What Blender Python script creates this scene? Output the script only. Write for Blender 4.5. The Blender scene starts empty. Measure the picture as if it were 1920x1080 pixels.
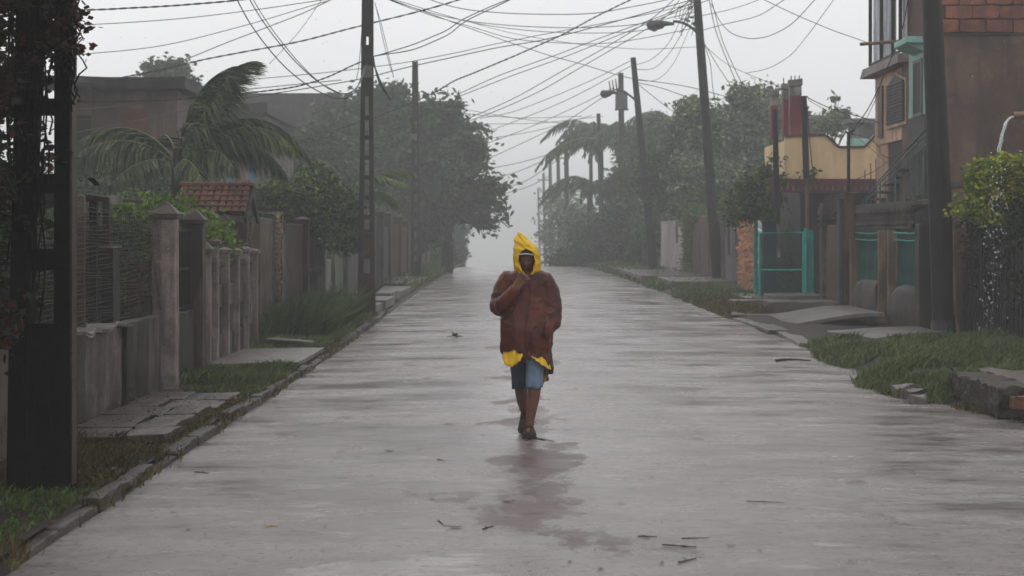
import bpy, math, random
import numpy as np
from mathutils import Vector, Matrix, noise as mnoise

# ------------------------------------------------------------------ camera, sky, sun, exposure
sc = bpy.context.scene
COL = sc.collection
cd = bpy.data.cameras.new('camera')
cam = bpy.data.objects.new('camera', cd)
COL.objects.link(cam)
cam.location = (0.0, 0.0, 1.75)
cam.rotation_euler = (math.radians(90), 0, 0)
cd.sensor_width = 36.0
cd.lens = 70.0
cd.shift_y = -100.0 / 1920.0
cd.clip_start = 0.1
cd.clip_end = 4000
cd.dof.use_dof = True
cd.dof.focus_distance = 17.2
cd.dof.aperture_fstop = 5.6
sc.camera = cam

world = bpy.data.worlds.new('World')
sc.world = world
world.use_nodes = True
wn = world.node_tree
wn.nodes.clear()
w_out = wn.nodes.new('ShaderNodeOutputWorld')
w_bg = wn.nodes.new('ShaderNodeBackground')
w_sky = wn.nodes.new('ShaderNodeTexSky')
w_sky.sky_type = 'NISHITA'
w_sky.sun_disc = False
w_sky.sun_elevation = math.radians(62)
w_sky.sun_rotation = math.radians(25)
w_hsv = wn.nodes.new('ShaderNodeHueSaturation')
w_hsv.inputs['Saturation'].default_value = 0.12
w_mix = wn.nodes.new('ShaderNodeMix')
w_mix.data_type = 'RGBA'
w_mix.inputs[0].default_value = 0.93
w_tc = wn.nodes.new('ShaderNodeTexCoord')
w_map = wn.nodes.new('ShaderNodeMapping')
w_map.inputs['Scale'].default_value = (1.2, 1.2, 3.5)
w_noise = wn.nodes.new('ShaderNodeTexNoise')
w_noise.inputs['Scale'].default_value = 1.6
w_noise.inputs['Detail'].default_value = 4
w_ramp = wn.nodes.new('ShaderNodeValToRGB')
w_ramp.color_ramp.elements[0].position = 0.25
w_ramp.color_ramp.elements[0].color = (9.2, 9.22, 9.35, 1)
w_ramp.color_ramp.elements[1].position = 0.75
w_ramp.color_ramp.elements[1].color = (10.8, 10.8, 10.9, 1)
wn.links.new(w_tc.outputs['Generated'], w_map.inputs[0])
wn.links.new(w_map.outputs[0], w_noise.inputs['Vector'])
wn.links.new(w_noise.outputs[0], w_ramp.inputs[0])
wn.links.new(w_sky.outputs[0], w_hsv.inputs['Color'])
wn.links.new(w_hsv.outputs[0], w_mix.inputs[6])
wn.links.new(w_ramp.outputs[0], w_mix.inputs[7])
wn.links.new(w_mix.outputs[2], w_bg.inputs['Color'])
w_bg.inputs['Strength'].default_value = 0.1
wn.links.new(w_bg.outputs[0], w_out.inputs[0])

sd = bpy.data.lights.new('sun', 'SUN')
sd.energy = 0.5
sd.angle = math.radians(40)
sd.color = (1.0, 0.97, 0.93)
sun = bpy.data.objects.new('sun', sd)
COL.objects.link(sun)
sun.rotation_euler = (math.radians(28), 0, math.radians(-25))
sun.location = (0, 0, 30)

sc.view_settings.view_transform = 'Standard'
sc.view_settings.look = 'None'
sc.view_settings.exposure = 0.0
sc.view_settings.gamma = 1.0
sc.view_settings.use_curve_mapping = False
sc.render.engine = 'CYCLES'
sc.cycles.use_denoising = True
sc.cycles.max_bounces = 6
sc.cycles.diffuse_bounces = 3
sc.cycles.glossy_bounces = 3
sc.cycles.transparent_max_bounces = 12
sc.cycles.volume_bounces = 0
sc.cycles.sample_clamp_indirect = 4.0

# ------------------------------------------------------------------ helpers
F = 3733.0                       # focal length in photo pixels
R = random.Random(7)
NR = np.random.default_rng(11)

def gz(D):
    """the street tips over a low crest about 105 m out and runs down into the mist"""
    d = max(0.0, D - 105.0)
    return -0.026 * d * d / (d + 14.0)

def S(D): return F / D
def X(px, D): return (px - 960.0) * D / F
def Z(py, D): return 1.75 - (py - 440.0) * D / F
def P(px, py, D): return Vector((X(px, D), D, Z(py, D)))

def set_props(o, label=None, cat=None, group=None, kind=None):
    if label: o['label'] = label
    if cat: o['category'] = cat
    if group: o['group'] = group
    if kind: o['kind'] = kind
    return o

class MB:
    """collects geometry for ONE mesh"""
    def __init__(s): s.v = []; s.f = []; s.smooth = False
    def add(s, vs, fs):
        n = len(s.v); s.v.extend([tuple(v) for v in vs]); s.f.extend([tuple(i + n for i in f) for f in fs]); return s
    def box(s, x0, x1, y0, y1, z0, z1):
        s.add([(x0,y0,z0),(x1,y0,z0),(x1,y1,z0),(x0,y1,z0),(x0,y0,z1),(x1,y0,z1),(x1,y1,z1),(x0,y1,z1)],
              [(0,3,2,1),(4,5,6,7),(0,1,5,4),(1,2,6,5),(2,3,7,6),(3,0,4,7)]); return s
    def rbox(s, x0, x1, y0, y1, z0, z1, step=0.15, jit=0.012, freq=3.0):
        """box with subdivided, worn faces and softened edges"""
        def cuts(a, b):
            n = max(2, min(26, int(round((b - a) / step)) + 1))
            e = min(0.012, (b - a) * 0.15)
            c = [a, a + e] + [a + (b - a) * i / n for i in range(1, n)] + [b - e, b]
            return c
        cx, cy, cz = cuts(x0, x1), cuts(y0, y1), cuts(z0, z1)
        idx = {}; V = []; Fc = []
        def vid(i, j, k):
            key = (i, j, k)
            if key not in idx:
                x, y, z = cx[i], cy[j], cz[k]
                # pull the very edges in for a soft arris
                ex = i in (0, len(cx)-1); ey = j in (0, len(cy)-1); ez = k in (0, len(cz)-1)
                if ex + ey + ez >= 2:
                    q = 0.004 * (ex + ey + ez - 1)
                    if ex: x += q if i == 0 else -q
                    if ey: y += q if j == 0 else -q
                    if ez: z += q if k == 0 else -q
                p = Vector((x, y, z))
                d = mnoise.noise_vector(p * freq) * jit
                if ex + ey + ez >= 2: d *= 1.8
                idx[key] = len(V); V.append(p + d)
            return idx[key]
        nx, ny, nz = len(cx)-1, len(cy)-1, len(cz)-1
        for i in range(nx):
            for j in range(ny):
                Fc.append((vid(i,j,0), vid(i,j+1,0), vid(i+1,j+1,0), vid(i+1,j,0)))
                Fc.append((vid(i,j,nz), vid(i+1,j,nz), vid(i+1,j+1,nz), vid(i,j+1,nz)))
        for i in range(nx):
            for k in range(nz):
                Fc.append((vid(i,0,k), vid(i+1,0,k), vid(i+1,0,k+1), vid(i,0,k+1)))
                Fc.append((vid(i,ny,k), vid(i,ny,k+1), vid(i+1,ny,k+1), vid(i+1,ny,k)))
        for j in range(ny):
            for k in range(nz):
                Fc.append((vid(0,j,k), vid(0,j,k+1), vid(0,j+1,k+1), vid(0,j+1,k)))
                Fc.append((vid(nx,j,k), vid(nx,j+1,k), vid(nx,j+1,k+1), vid(nx,j,k+1)))
        s.add(V, Fc); return s
    def tube(s, pts, rad, n=6, cap=True):
        pts = [Vector(p) for p in pts]
        if not hasattr(rad, '__len__'): rad = [rad] * len(pts)
        rings = []
        up = None
        for i, p in enumerate(pts):
            a = pts[max(0, i-1)]; b = pts[min(len(pts)-1, i+1)]
            d = (b - a).normalized() if (b - a).length > 1e-9 else Vector((0,0,1))
            if up is None:
                up = Vector((0,0,1)) if abs(d.z) < 0.9 else Vector((1,0,0))
            u = d.cross(up)
            if u.length < 1e-5: u = d.orthogonal()
            u.normalize(); w = u.cross(d).normalized(); up = w
            rings.append([p + (u * math.cos(2*math.pi*k/n) + w * math.sin(2*math.pi*k/n)) * rad[i] for k in range(n)])
        V = [v for r in rings for v in r]; Fc = []
        for i in range(len(pts)-1):
            for k in range(n):
                Fc.append((i*n+k, i*n+(k+1)%n, (i+1)*n+(k+1)%n, (i+1)*n+k))
        if cap:
            Fc.append(tuple(range(n))[::-1]); Fc.append(tuple((len(pts)-1)*n+k for k in range(n)))
        s.add(V, Fc); return s
    def frustum(s, cx, cy, z0, z1, ax, ay, bx, by):
        s.add([(cx-ax,cy-ay,z0),(cx+ax,cy-ay,z0),(cx+ax,cy+ay,z0),(cx-ax,cy+ay,z0),
               (cx-bx,cy-by,z1),(cx+bx,cy-by,z1),(cx+bx,cy+by,z1),(cx-bx,cy+by,z1)],
              [(0,3,2,1),(4,5,6,7),(0,1,5,4),(1,2,6,5),(2,3,7,6),(3,0,4,7)]); return s
    def prism(s, outline, axis, a, b):
        """outline: list of (p,q) ; axis 'x' -> (a/b, p, q), axis 'y' -> (p, a/b, q)"""
        n = len(outline)
        mk = (lambda t, p, q: (t, p, q)) if axis == 'x' else (lambda t, p, q: (p, t, q))
        V = [mk(a, p, q) for p, q in outline] + [mk(b, p, q) for p, q in outline]
        Fc = [tuple(range(n)), tuple(range(2*n-1, n-1, -1))] + [(i, n+i, n+(i+1)%n, (i+1)%n) for i in range(n)]
        s.add(V, Fc); return s
    def mesh(s, name, off=(0,0,0)):
        me = bpy.data.meshes.new(name)
        o = Vector(off)
        me.from_pydata([(x-o.x, y-o.y, z-o.z) for x, y, z in s.v], [], s.f)
        me.validate(); me.update()
        return me

def shade_smooth(me, angle=None):
    me.polygons.foreach_set('use_smooth', [True] * len(me.polygons))
    if angle is not None:
        try: me.set_sharp_from_angle(angle=math.radians(angle))
        except Exception: pass

def link(name, me, mat, parent=None, loc=None):
    o = bpy.data.objects.new(name, me)
    COL.objects.link(o)
    if mat is not None and me is not None and not me.materials: me.materials.append(mat)
    if parent is not None: o.parent = parent
    if loc is not None: o.location = loc
    return o

def thing(name, label, cat, loc=(0,0,0), group=None):
    o = bpy.data.objects.new(name, None)
    COL.objects.link(o)
    o.location = loc; o.empty_display_size = 0.2
    return set_props(o, label, cat, group)

def root_loc(o):
    return Vector(o.location) if o.parent is None else root_loc(o.parent) + Vector(o.location)

def part(name, mb, mat, parent, smooth=False, label=None, kind=None):
    """mb is in WORLD coordinates; the mesh is stored relative to its parent"""
    me = mb.mesh(name, root_loc(parent))
    if smooth: shade_smooth(me, 50)
    o = link(name, me, mat, parent)
    return set_props(o, label=label, kind=kind)

def single(name, mb, mat, label, cat, loc=(0,0,0), group=None, smooth=False, kind=None):
    me = mb.mesh(name, loc)
    if smooth: shade_smooth(me, 50)
    o = link(name, me, mat, None, loc)
    return set_props(o, label, cat, group, kind)

def structure(name, mb, mat, smooth=False):
    me = mb.mesh(name)
    if smooth: shade_smooth(me)
    o = link(name, me, mat)
    o['kind'] = 'structure'
    return o

def copy_tree(o, parent=None):
    c = o.copy(); COL.objects.link(c)
    if parent is not None: c.parent = parent
    for ch in list(o.children): copy_tree(ch, c)
    return c

def np_mesh(name, verts, nper, smooth=False):
    """verts (N*nper,3) -> N separate polygons with nper corners"""
    verts = np.asarray(verts, dtype=np.float32).reshape(-1, 3)
    n = len(verts) // nper
    me = bpy.data.meshes.new(name)
    me.vertices.add(len(verts)); me.vertices.foreach_set('co', verts.ravel())
    me.loops.add(len(verts)); me.loops.foreach_set('vertex_index', np.arange(len(verts), dtype=np.int32))
    me.polygons.add(n)
    me.polygons.foreach_set('loop_start', np.arange(0, n*nper, nper, dtype=np.int32))
    me.polygons.foreach_set('loop_total', np.full(n, nper, dtype=np.int32))
    me.update(calc_edges=True)
    return me

# ------------------------------------------------------------------ materials
_mats = {}
def nd(nt, t, **kw):
    n = nt.nodes.new(t)
    for k, v in kw.items():
        if k in n.inputs: n.inputs[k].default_value = v
        else: setattr(n, k, v)
    return n
def col4(c): return (c[0], c[1], c[2], 1.0)

def surface(name, c1, c2=None, rough=0.45, scale=2.5, streak=0.0, streak_col=None, dirt=0.35, bump=0.5, bscale=40, spec=0.18, wet=0.44, grime=0.7):
    """weathered, rain-wet masonry or timber: two tones, vertical run-off streaks, grime blotches, grain"""
    if name in _mats: return _mats[name]
    c2 = c2 or tuple(x * 0.6 for x in c1)
    def rich(c):
        g_ = sum(c)/3; return tuple(max(0.003, g_ + (x-g_)*1.1) for x in c)      # saturation raised because the haze dilutes colour
    c1 = rich(c1); c2 = rich(c2)
    c1 = tuple(x * wet for x in c1); c2 = tuple(x * wet for x in c2)      # soaked surfaces are darker than dry ones
    if streak_col: streak_col = tuple(x * wet for x in streak_col)
    m = bpy.data.materials.new(name); m.use_nodes = True
    nt = m.node_tree; L = nt.links
    b = nt.nodes['Principled BSDF']
    geo = nd(nt, 'ShaderNodeNewGeometry')
    n1 = nd(nt, 'ShaderNodeTexNoise', Scale=scale, Detail=8.0, Roughness=0.65)
    L.new(geo.outputs['Position'], n1.inputs['Vector'])
    r1 = nd(nt, 'ShaderNodeValToRGB')
    r1.color_ramp.elements[0].position = 0.36; r1.color_ramp.elements[0].color = col4(c2)
    r1.color_ramp.elements[1].position = 0.62; r1.color_ramp.elements[1].color = col4(c1)
    L.new(n1.outputs[0], r1.inputs[0])
    cur = r1.outputs[0]
    if streak > 0:
        mp = nd(nt, 'ShaderNodeMapping'); mp.inputs['Scale'].default_value = (3.4, 3.4, 0.45)
        L.new(geo.outputs['Position'], mp.inputs[0])
        n2 = nd(nt, 'ShaderNodeTexNoise', Scale=1.3, Detail=2.5, Roughness=0.5, Distortion=0.6)
        L.new(mp.outputs[0], n2.inputs['Vector'])
        r2 = nd(nt, 'ShaderNodeValToRGB')
        r2.color_ramp.elements[0].position = 0.46; r2.color_ramp.elements[0].color = (0,0,0,1)
        r2.color_ramp.elements[1].position = 0.60; r2.color_ramp.elements[1].color = (1,1,1,1)
        L.new(n2.outputs[0], r2.inputs[0])
        mul = nd(nt, 'ShaderNodeMath', operation='MULTIPLY'); mul.inputs[1].default_value = streak
        L.new(r2.outputs[0], mul.inputs[0])
        mx = nd(nt, 'ShaderNodeMix', data_type='RGBA')
        L.new(mul.outputs[0], mx.inputs[0]); L.new(cur, mx.inputs[6])
        mx.inputs[7].default_value = col4(streak_col or tuple(x * 0.25 for x in c1))
        cur = mx.outputs[2]
    if grime > 0:      # large dark patches of algae and soot
        n5 = nd(nt, 'ShaderNodeTexNoise', Scale=1.1, Detail=7.0, Roughness=0.7)
        L.new(geo.outputs['Position'], n5.inputs['Vector'])
        r5 = nd(nt, 'ShaderNodeMapRange'); r5.inputs[1].default_value = 0.47; r5.inputs[2].default_value = 0.57
        r5.inputs[3].default_value = 0.0; r5.inputs[4].default_value = grime
        L.new(n5.outputs[0], r5.inputs[0])
        mx = nd(nt, 'ShaderNodeMix', data_type='RGBA')
        L.new(r5.outputs[0], mx.inputs[0]); L.new(cur, mx.inputs[6])
        mx.inputs[7].default_value = col4(tuple(x * 0.35 for x in c2))
        cur = mx.outputs[2]
    if dirt > 0:
        n3 = nd(nt, 'ShaderNodeTexNoise', Scale=scale * 5.3, Detail=10.0, Roughness=0.75)
        L.new(geo.outputs['Position'], n3.inputs['Vector'])
        r3 = nd(nt, 'ShaderNodeMapRange'); r3.inputs[1].default_value = 0.5; r3.inputs[2].default_value = 0.72
        r3.inputs[3].default_value = 0.0; r3.inputs[4].default_value = dirt
        L.new(n3.outputs[0], r3.inputs[0])
        mx = nd(nt, 'ShaderNodeMix', data_type='RGBA')
        L.new(r3.outputs[0], mx.inputs[0]); L.new(cur, mx.inputs[6])
        mx.inputs[7].default_value = col4(tuple(x * 0.3 for x in c2))
        cur = mx.outputs[2]
    # each object a touch lighter or darker than its neighbours
    oi = nd(nt, 'ShaderNodeObjectInfo')
    mr = nd(nt, 'ShaderNodeMapRange'); mr.inputs[3].default_value = 0.8; mr.inputs[4].default_value = 1.15
    L.new(oi.outputs['Random'], mr.inputs[0])
    hs = nd(nt, 'ShaderNodeHueSaturation')
    L.new(mr.outputs[0], hs.inputs['Value']); L.new(cur, hs.inputs['Color'])
    L.new(hs.outputs[0], b.inputs['Base Color'])
    rr = nd(nt, 'ShaderNodeMapRange'); rr.inputs[3].default_value = max(0.05, rough - 0.15); rr.inputs[4].default_value = min(1, rough + 0.2)
    L.new(n1.outputs[0], rr.inputs[0]); L.new(rr.outputs[0], b.inputs['Roughness'])
    b.inputs['Specular IOR Level'].default_value = spec
    if bump > 0:
        n4 = nd(nt, 'ShaderNodeTexNoise', Scale=bscale, Detail=6.0)
        L.new(geo.outputs['Position'], n4.inputs['Vector'])
        bp = nd(nt, 'ShaderNodeBump', Strength=bump, Distance=0.02)
        L.new(n4.outputs[0], bp.inputs['Height']); L.new(bp.outputs[0], b.inputs['Normal'])
    _mats[name] = m
    return m

def leafmat(name, dark, light, tip=None, rough=0.45, trans=0.3):
    if name in _mats: return _mats[name]
    m = bpy.data.materials.new(name); m.use_nodes = True
    nt = m.node_tree; L = nt.links
    b = nt.nodes['Principled BSDF']; out = nt.nodes['Material Output']
    geo = nd(nt, 'ShaderNodeNewGeometry')
    n1 = nd(nt, 'ShaderNodeTexNoise', Scale=0.9, Detail=3.0)
    L.new(geo.outputs['Position'], n1.inputs['Vector'])
    ad = nd(nt, 'ShaderNodeMath', operation='MULTIPLY_ADD'); ad.inputs[1].default_value = 0.55; ad.inputs[2].default_value = -0.28
    L.new(geo.outputs['Random Per Island'], ad.inputs[0])
    ad2 = nd(nt, 'ShaderNodeMath', operation='ADD')
    L.new(ad.outputs[0], ad2.inputs[0]); L.new(n1.outputs[0], ad2.inputs[1])
    r = nd(nt, 'ShaderNodeValToRGB')
    r.color_ramp.elements[0].position = 0.25; r.color_ramp.elements[0].color = col4(dark)
    r.color_ramp.elements[1].position = 0.68; r.color_ramp.elements[1].color = col4(light)
    if tip:
        e = r.color_ramp.elements.new(0.8); e.color = col4(tip)
    L.new(ad2.outputs[0], r.inputs[0]); L.new(r.outputs[0], b.inputs['Base Color'])
    b.inputs['Roughness'].default_value = rough
    b.inputs['Specular IOR Level'].default_value = 0.15
    tr = nd(nt, 'ShaderNodeBsdfTranslucent'); L.new(r.outputs[0], tr.inputs['Color'])
    mx = nd(nt, 'ShaderNodeMixShader'); mx.inputs[0].default_value = trans
    L.new(b.outputs[0], mx.inputs[1]); L.new(tr.outputs[0], mx.inputs[2]); L.new(mx.outputs[0], out.inputs[0])
    _mats[name] = m
    return m

def plain(name, c, rough=0.4, metal=0.0, spec=0.2):
    if name in _mats: return _mats[name]
    m = bpy.data.materials.new(name); m.use_nodes = True
    nt = m.node_tree; L = nt.links
    b = nt.nodes['Principled BSDF']
    tc = nd(nt, 'ShaderNodeNewGeometry')
    n = nd(nt, 'ShaderNodeTexNoise', Scale=6.0, Detail=5.0)
    L.new(tc.outputs['Position'], n.inputs['Vector'])
    r = nd(nt, 'ShaderNodeValToRGB')
    r.color_ramp.elements[0].position = 0.3; r.color_ramp.elements[0].color = col4(tuple(x*0.65 for x in c))
    r.color_ramp.elements[1].position = 0.6; r.color_ramp.elements[1].color = col4(c)
    L.new(n.outputs[0], r.inputs[0]); L.new(r.outputs[0], b.inputs['Base Color'])
    b.inputs['Roughness'].default_value = rough
    b.inputs['Metallic'].default_value = metal
    b.inputs['Specular IOR Level'].default_value = spec
    _mats[name] = m
    return m
# ------------------------------------------------------------------ ground, road, verges
def road_material():
    m = bpy.data.materials.new('wet_road'); m.use_nodes = True
    nt = m.node_tree; L = nt.links
    b = nt.nodes['Principled BSDF']
    geo = nd(nt, 'ShaderNodeNewGeometry')
    def noise(scale3, sc_, det, rough=0.6):
        mp = nd(nt, 'ShaderNodeMapping'); mp.inputs['Scale'].default_value = scale3
        L.new(geo.outputs['Position'], mp.inputs[0])
        n = nd(nt, 'ShaderNodeTexNoise', Scale=sc_, Detail=det, Roughness=rough)
        L.new(mp.outputs[0], n.inputs['Vector']); return n.outputs[0]
    def ramp(src, p0, c0, p1, c1):
        r = nd(nt, 'ShaderNodeValToRGB')
        r.color_ramp.elements[0].position = p0; r.color_ramp.elements[0].color = c0
        r.color_ramp.elements[1].position = p1; r.color_ramp.elements[1].color = c1
        L.new(src, r.inputs[0]); return r.outputs[0]
    def mix(f, a, c):
        x = nd(nt, 'ShaderNodeMix', data_type='RGBA')
        if isinstance(f, float): x.inputs[0].default_value = f
        else: L.new(f, x.inputs[0])
        if isinstance(a, tuple): x.inputs[6].default_value = a
        else: L.new(a, x.inputs[6])
        if isinstance(c, tuple): x.inputs[7].default_value = c
        else: L.new(c, x.inputs[7])
        return x.outputs[2]
    big = noise((1, 0.35, 1), 0.5, 5)
    agg = noise((1, 1, 1), 42, 8, 0.85)
    base = ramp(big, 0.36, (0.195, 0.167, 0.163, 1), 0.60, (0.27, 0.245, 0.243, 1))
    fine = noise((0.9, 1.4, 1), 6.0, 10, 0.8)
    base = mix(ramp(fine, 0.50, (0, 0, 0, 1), 0.68, (0.6, 0.6, 0.6, 1)), base, (0.075, 0.060, 0.058, 1))
    base = mix(ramp(agg, 0.52, (0, 0, 0, 1), 0.70, (0.8, 0.8, 0.8, 1)), base, (0.09, 0.075, 0.07, 1))
    vs = nd(nt, 'ShaderNodeTexVoronoi', Scale=11.0, Randomness=1.0); vs.voronoi_dimensions = '2D'; L.new(geo.outputs['Position'], vs.inputs['Vector'])
    sel = nd(nt, 'ShaderNodeSeparateColor'); L.new(vs.outputs['Color'], sel.inputs[0])
    rad = nd(nt, 'ShaderNodeMapRange'); rad.inputs[1].default_value = 0.45; rad.inputs[2].default_value = 1.0; rad.inputs[3].default_value = 0.0; rad.inputs[4].default_value = 0.17
    L.new(sel.outputs[0], rad.inputs[0])
    lt = nd(nt, 'ShaderNodeMath', operation='LESS_THAN'); L.new(vs.outputs['Distance'], lt.inputs[0]); L.new(rad.outputs[0], lt.inputs[1])
    lm = nd(nt, 'ShaderNodeMath', operation='MULTIPLY'); lm.inputs[1].default_value = 0.9; L.new(lt.outputs[0], lm.inputs[0])
    base = mix(lm.outputs[0], base, (0.035, 0.026, 0.022, 1))
    # reddish worn patches where the top has come off, mostly along the middle
    pat = noise((1, 0.45, 1), 1.15, 7, 0.68)
    sx = nd(nt, 'ShaderNodeSeparateXYZ'); L.new(geo.outputs['Position'], sx.inputs[0])
    band = nd(nt, 'ShaderNodeMapRange'); band.inputs[1].default_value = 0.0; band.inputs[2].default_value = 0.62
    ab = nd(nt, 'ShaderNodeMath', operation='SUBTRACT'); ab.inputs[1].default_value = 0.16; L.new(sx.outputs[0], ab.inputs[0])
    ab2 = nd(nt, 'ShaderNodeMath', operation='ABSOLUTE'); L.new(ab.outputs[0], ab2.inputs[0])
    L.new(ab2.outputs[0], band.inputs[0]); band.inputs[3].default_value = 0.15; band.inputs[4].default_value = 0.0
    sm = nd(nt, 'ShaderNodeMath', operation='ADD'); L.new(pat, sm.inputs[0]); L.new(band.outputs[0], sm.inputs[1])
    patm = ramp(sm.outputs[0], 0.60, (0, 0, 0, 1), 0.655, (0.9, 0.9, 0.9, 1))
    base = mix(patm, base, (0.085, 0.048, 0.045, 1))
    # standing water: sharp-edged shallow pools, darker and mirror-smooth; between them bare wet grit
    pool = ramp(noise((0.55, 1.0, 1), 0.85, 11, 0.74), 0.42, (1, 1, 1, 1), 0.58, (0, 0, 0, 1))
    dk = nd(nt, 'ShaderNodeMix', data_type='RGBA', blend_type='MULTIPLY'); dk.inputs[0].default_value = 1.0
    L.new(mix(pool, (1.0, 1.0, 1.0, 1), (0.80, 0.775, 0.77, 1)), dk.inputs[7]); L.new(base, dk.inputs[6]); base = dk.outputs[2]
    # fine cracks
    vo = nd(nt, 'ShaderNodeTexVoronoi', feature='DISTANCE_TO_EDGE', Scale=0.42)
    dn = nd(nt, 'ShaderNodeTexNoise', Scale=2.2, Detail=6.0); L.new(geo.outputs['Position'], dn.inputs['Vector'])
    ds = nd(nt, 'ShaderNodeVectorMath', operation='SCALE'); ds.inputs['Scale'].default_value = 0.7; L.new(dn.outputs['Color'], ds.inputs[0])
    da = nd(nt, 'ShaderNodeVectorMath', operation='ADD'); L.new(ds.outputs[0], da.inputs[0]); L.new(geo.outputs['Position'], da.inputs[1])
    L.new(da.outputs[0], vo.inputs['Vector'])
    crk = ramp(vo.outputs['Distance'], 0.0, (0.22, 0.22, 0.22, 1), 0.006, (0, 0, 0, 1))
    base = mix(crk, base, (0.04, 0.035, 0.032, 1))
    L.new(base, b.inputs['Base Color'])
    # sheets of standing water lie in wind-drawn bands across the road
    wet = noise((0.55, 1.0, 1), 1.1, 8, 0.66)
    rr = nd(nt, 'ShaderNodeMapRange'); rr.inputs[1].default_value = 0.4; rr.inputs[2].default_value = 0.64
    rr.inputs[3].default_value = 0.23; rr.inputs[4].default_value = 0.36
    L.new(wet, rr.inputs[0])
    ra = nd(nt, 'ShaderNodeMath', operation='MULTIPLY_ADD'); ra.inputs[1].default_value = 0.2
    L.new(patm, ra.inputs[0]); L.new(rr.outputs[0], ra.inputs[2])
    rp = nd(nt, 'ShaderNodeMath', operation='MULTIPLY_ADD'); rp.inputs[1].default_value = -0.17
    L.new(pool, rp.inputs[0]); L.new(ra.outputs[0], rp.inputs[2])
    L.new(rp.outputs[0], b.inputs['Roughness'])
    b.inputs['IOR'].default_value = 1.5
    # rain-struck ripples + wind ripples + aggregate where the film is thin
    rip = noise((1, 1, 1), 26, 3, 0.5)
    rip2 = noise((0.8, 1.3, 1), 4.5, 6, 0.65)
    h1 = nd(nt, 'ShaderNodeMath', operation='MULTIPLY'); L.new(rip, h1.inputs[0]); h1.inputs[1].default_value = 0.36
    h2 = nd(nt, 'ShaderNodeMath', operation='MULTIPLY_ADD'); L.new(rip2, h2.inputs[0]); h2.inputs[1].default_value = 0.22; L.new(h1.outputs[0], h2.inputs[2])
    h3 = nd(nt, 'ShaderNodeMath', operation='MULTIPLY_ADD'); L.new(wet, h3.inputs[0]); h3.inputs[1].default_value = 0.15; L.new(h2.outputs[0], h3.inputs[2])
    dry = nd(nt, 'ShaderNodeMath', operation='MULTIPLY_ADD'); dry.inputs[1].default_value = -0.75; dry.inputs[2].default_value = 0.85; L.new(pool, dry.inputs[0])
    h4 = nd(nt, 'ShaderNodeMath', operation='MULTIPLY_ADD'); L.new(agg, h4.inputs[0]); L.new(dry.outputs[0], h4.inputs[1]); L.new(h3.outputs[0], h4.inputs[2])
    bp = nd(nt, 'ShaderNodeBump', Strength=0.55, Distance=0.012)
    L.new(h4.outputs[0], bp.inputs['Height']); L.new(bp.outputs[0], b.inputs['Normal'])
    return m

M_ROAD = road_material()
M_SOIL = surface('wet_soil', (0.085, 0.058, 0.042), (0.03, 0.022, 0.016), rough=0.6, scale=3, bump=0.8, bscale=18)
M_CONC = surface('wet_pavement', (0.24, 0.22, 0.20), (0.13, 0.115, 0.10), rough=0.3, scale=2.2, dirt=0.6, bump=0.4, bscale=30, spec=0.4, wet=0.68, grime=0.5)
M_PAVE = surface('dirty_paving', (0.14, 0.115, 0.10), (0.05, 0.036, 0.030), rough=0.32, scale=3.5, dirt=0.7, bump=0.6, bscale=25, spec=0.4, wet=0.62, grime=0.75)
M_KERB = surface('kerb_concrete', (0.20, 0.18, 0.155), (0.06, 0.055, 0.042), rough=0.42, scale=3.5, dirt=0.8, grime=0.75, bump=0.5, bscale=45)

def ystops():
    ys = [4.0]
    while ys[-1] < 760: ys.append(ys[-1] + 0.16 + max(0, ys[-1] - 8) * 0.018)
    return ys

def sheet(name, mat, xs, ys, zf, kind='structure'):
    V = []; Fc = []; nx = len(xs)
    for y in ys:
        for i, x in enumerate(xs):
            xx = x(y) if callable(x) else x
            V.append((xx, y, zf(xx, y)))
    for j in range(len(ys)-1):
        for i in range(nx-1):
            a = j*nx+i; Fc.append((a, a+1, a+nx+1, a+nx))
    mb = MB(); mb.add(V, Fc)
    o = structure(name, mb, mat, smooth=True)
    return o

g = MB()
gx = [-420, -150, -60, -25, -12, -6, -3.2, 0, 3, 5, 8, 14, 30, 70, 160, 420]
gy = [-25, 0, 10, 20, 40, 70, 100, 105, 110, 116, 124, 135, 150, 170, 200, 240, 300, 400, 500, 620, 760]
sheet('ground', M_SOIL, gx, gy, lambda x, y: -0.03 + gz(y))

def edge_l(y):
    return -2.60 - 0.10 * min(1, max(0, (y - 28) / 14)) - 0.22 * min(1, max(0, (y - 38) / 30)) + 0.035 * mnoise.noise(Vector((0, y * 0.5, 3)))
def edge_r(y):
    e = 4.45 + 0.07 * mnoise.noise(Vector((9, y * 0.8, 1))) + 0.05 * mnoise.noise(Vector((4, y * 2.9, 1)))
    e += 0.30 * math.exp(-((y - 18.2) / 1.3) ** 2)
    e -= 0.52 * math.exp(-((y - 22.6) / 1.9) ** 2)
    e -= 0.22 * math.exp(-((y - 27.2) / 1.8) ** 2)
    e -= 0.45 * math.exp(-((y - 15.4) / 0.7) ** 2)
    e -= 0.35 * min(1, max(0, (y - 75) / 35))
    return e
def road_z(x, y):
    c = (x - 0.9) / 3.5
    return gz(y) + 0.035 * (1 - c * c) + 0.006 * mnoise.noise(Vector((x * 0.7, y * 0.25, 5)))
YS = ystops()
sheet('road', M_ROAD, [lambda y: edge_l(y) - 0.05] + [-2.5 + i * 0.5 for i in range(14)] + [lambda y: edge_r(y) + 0.35], YS, road_z)

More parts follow.
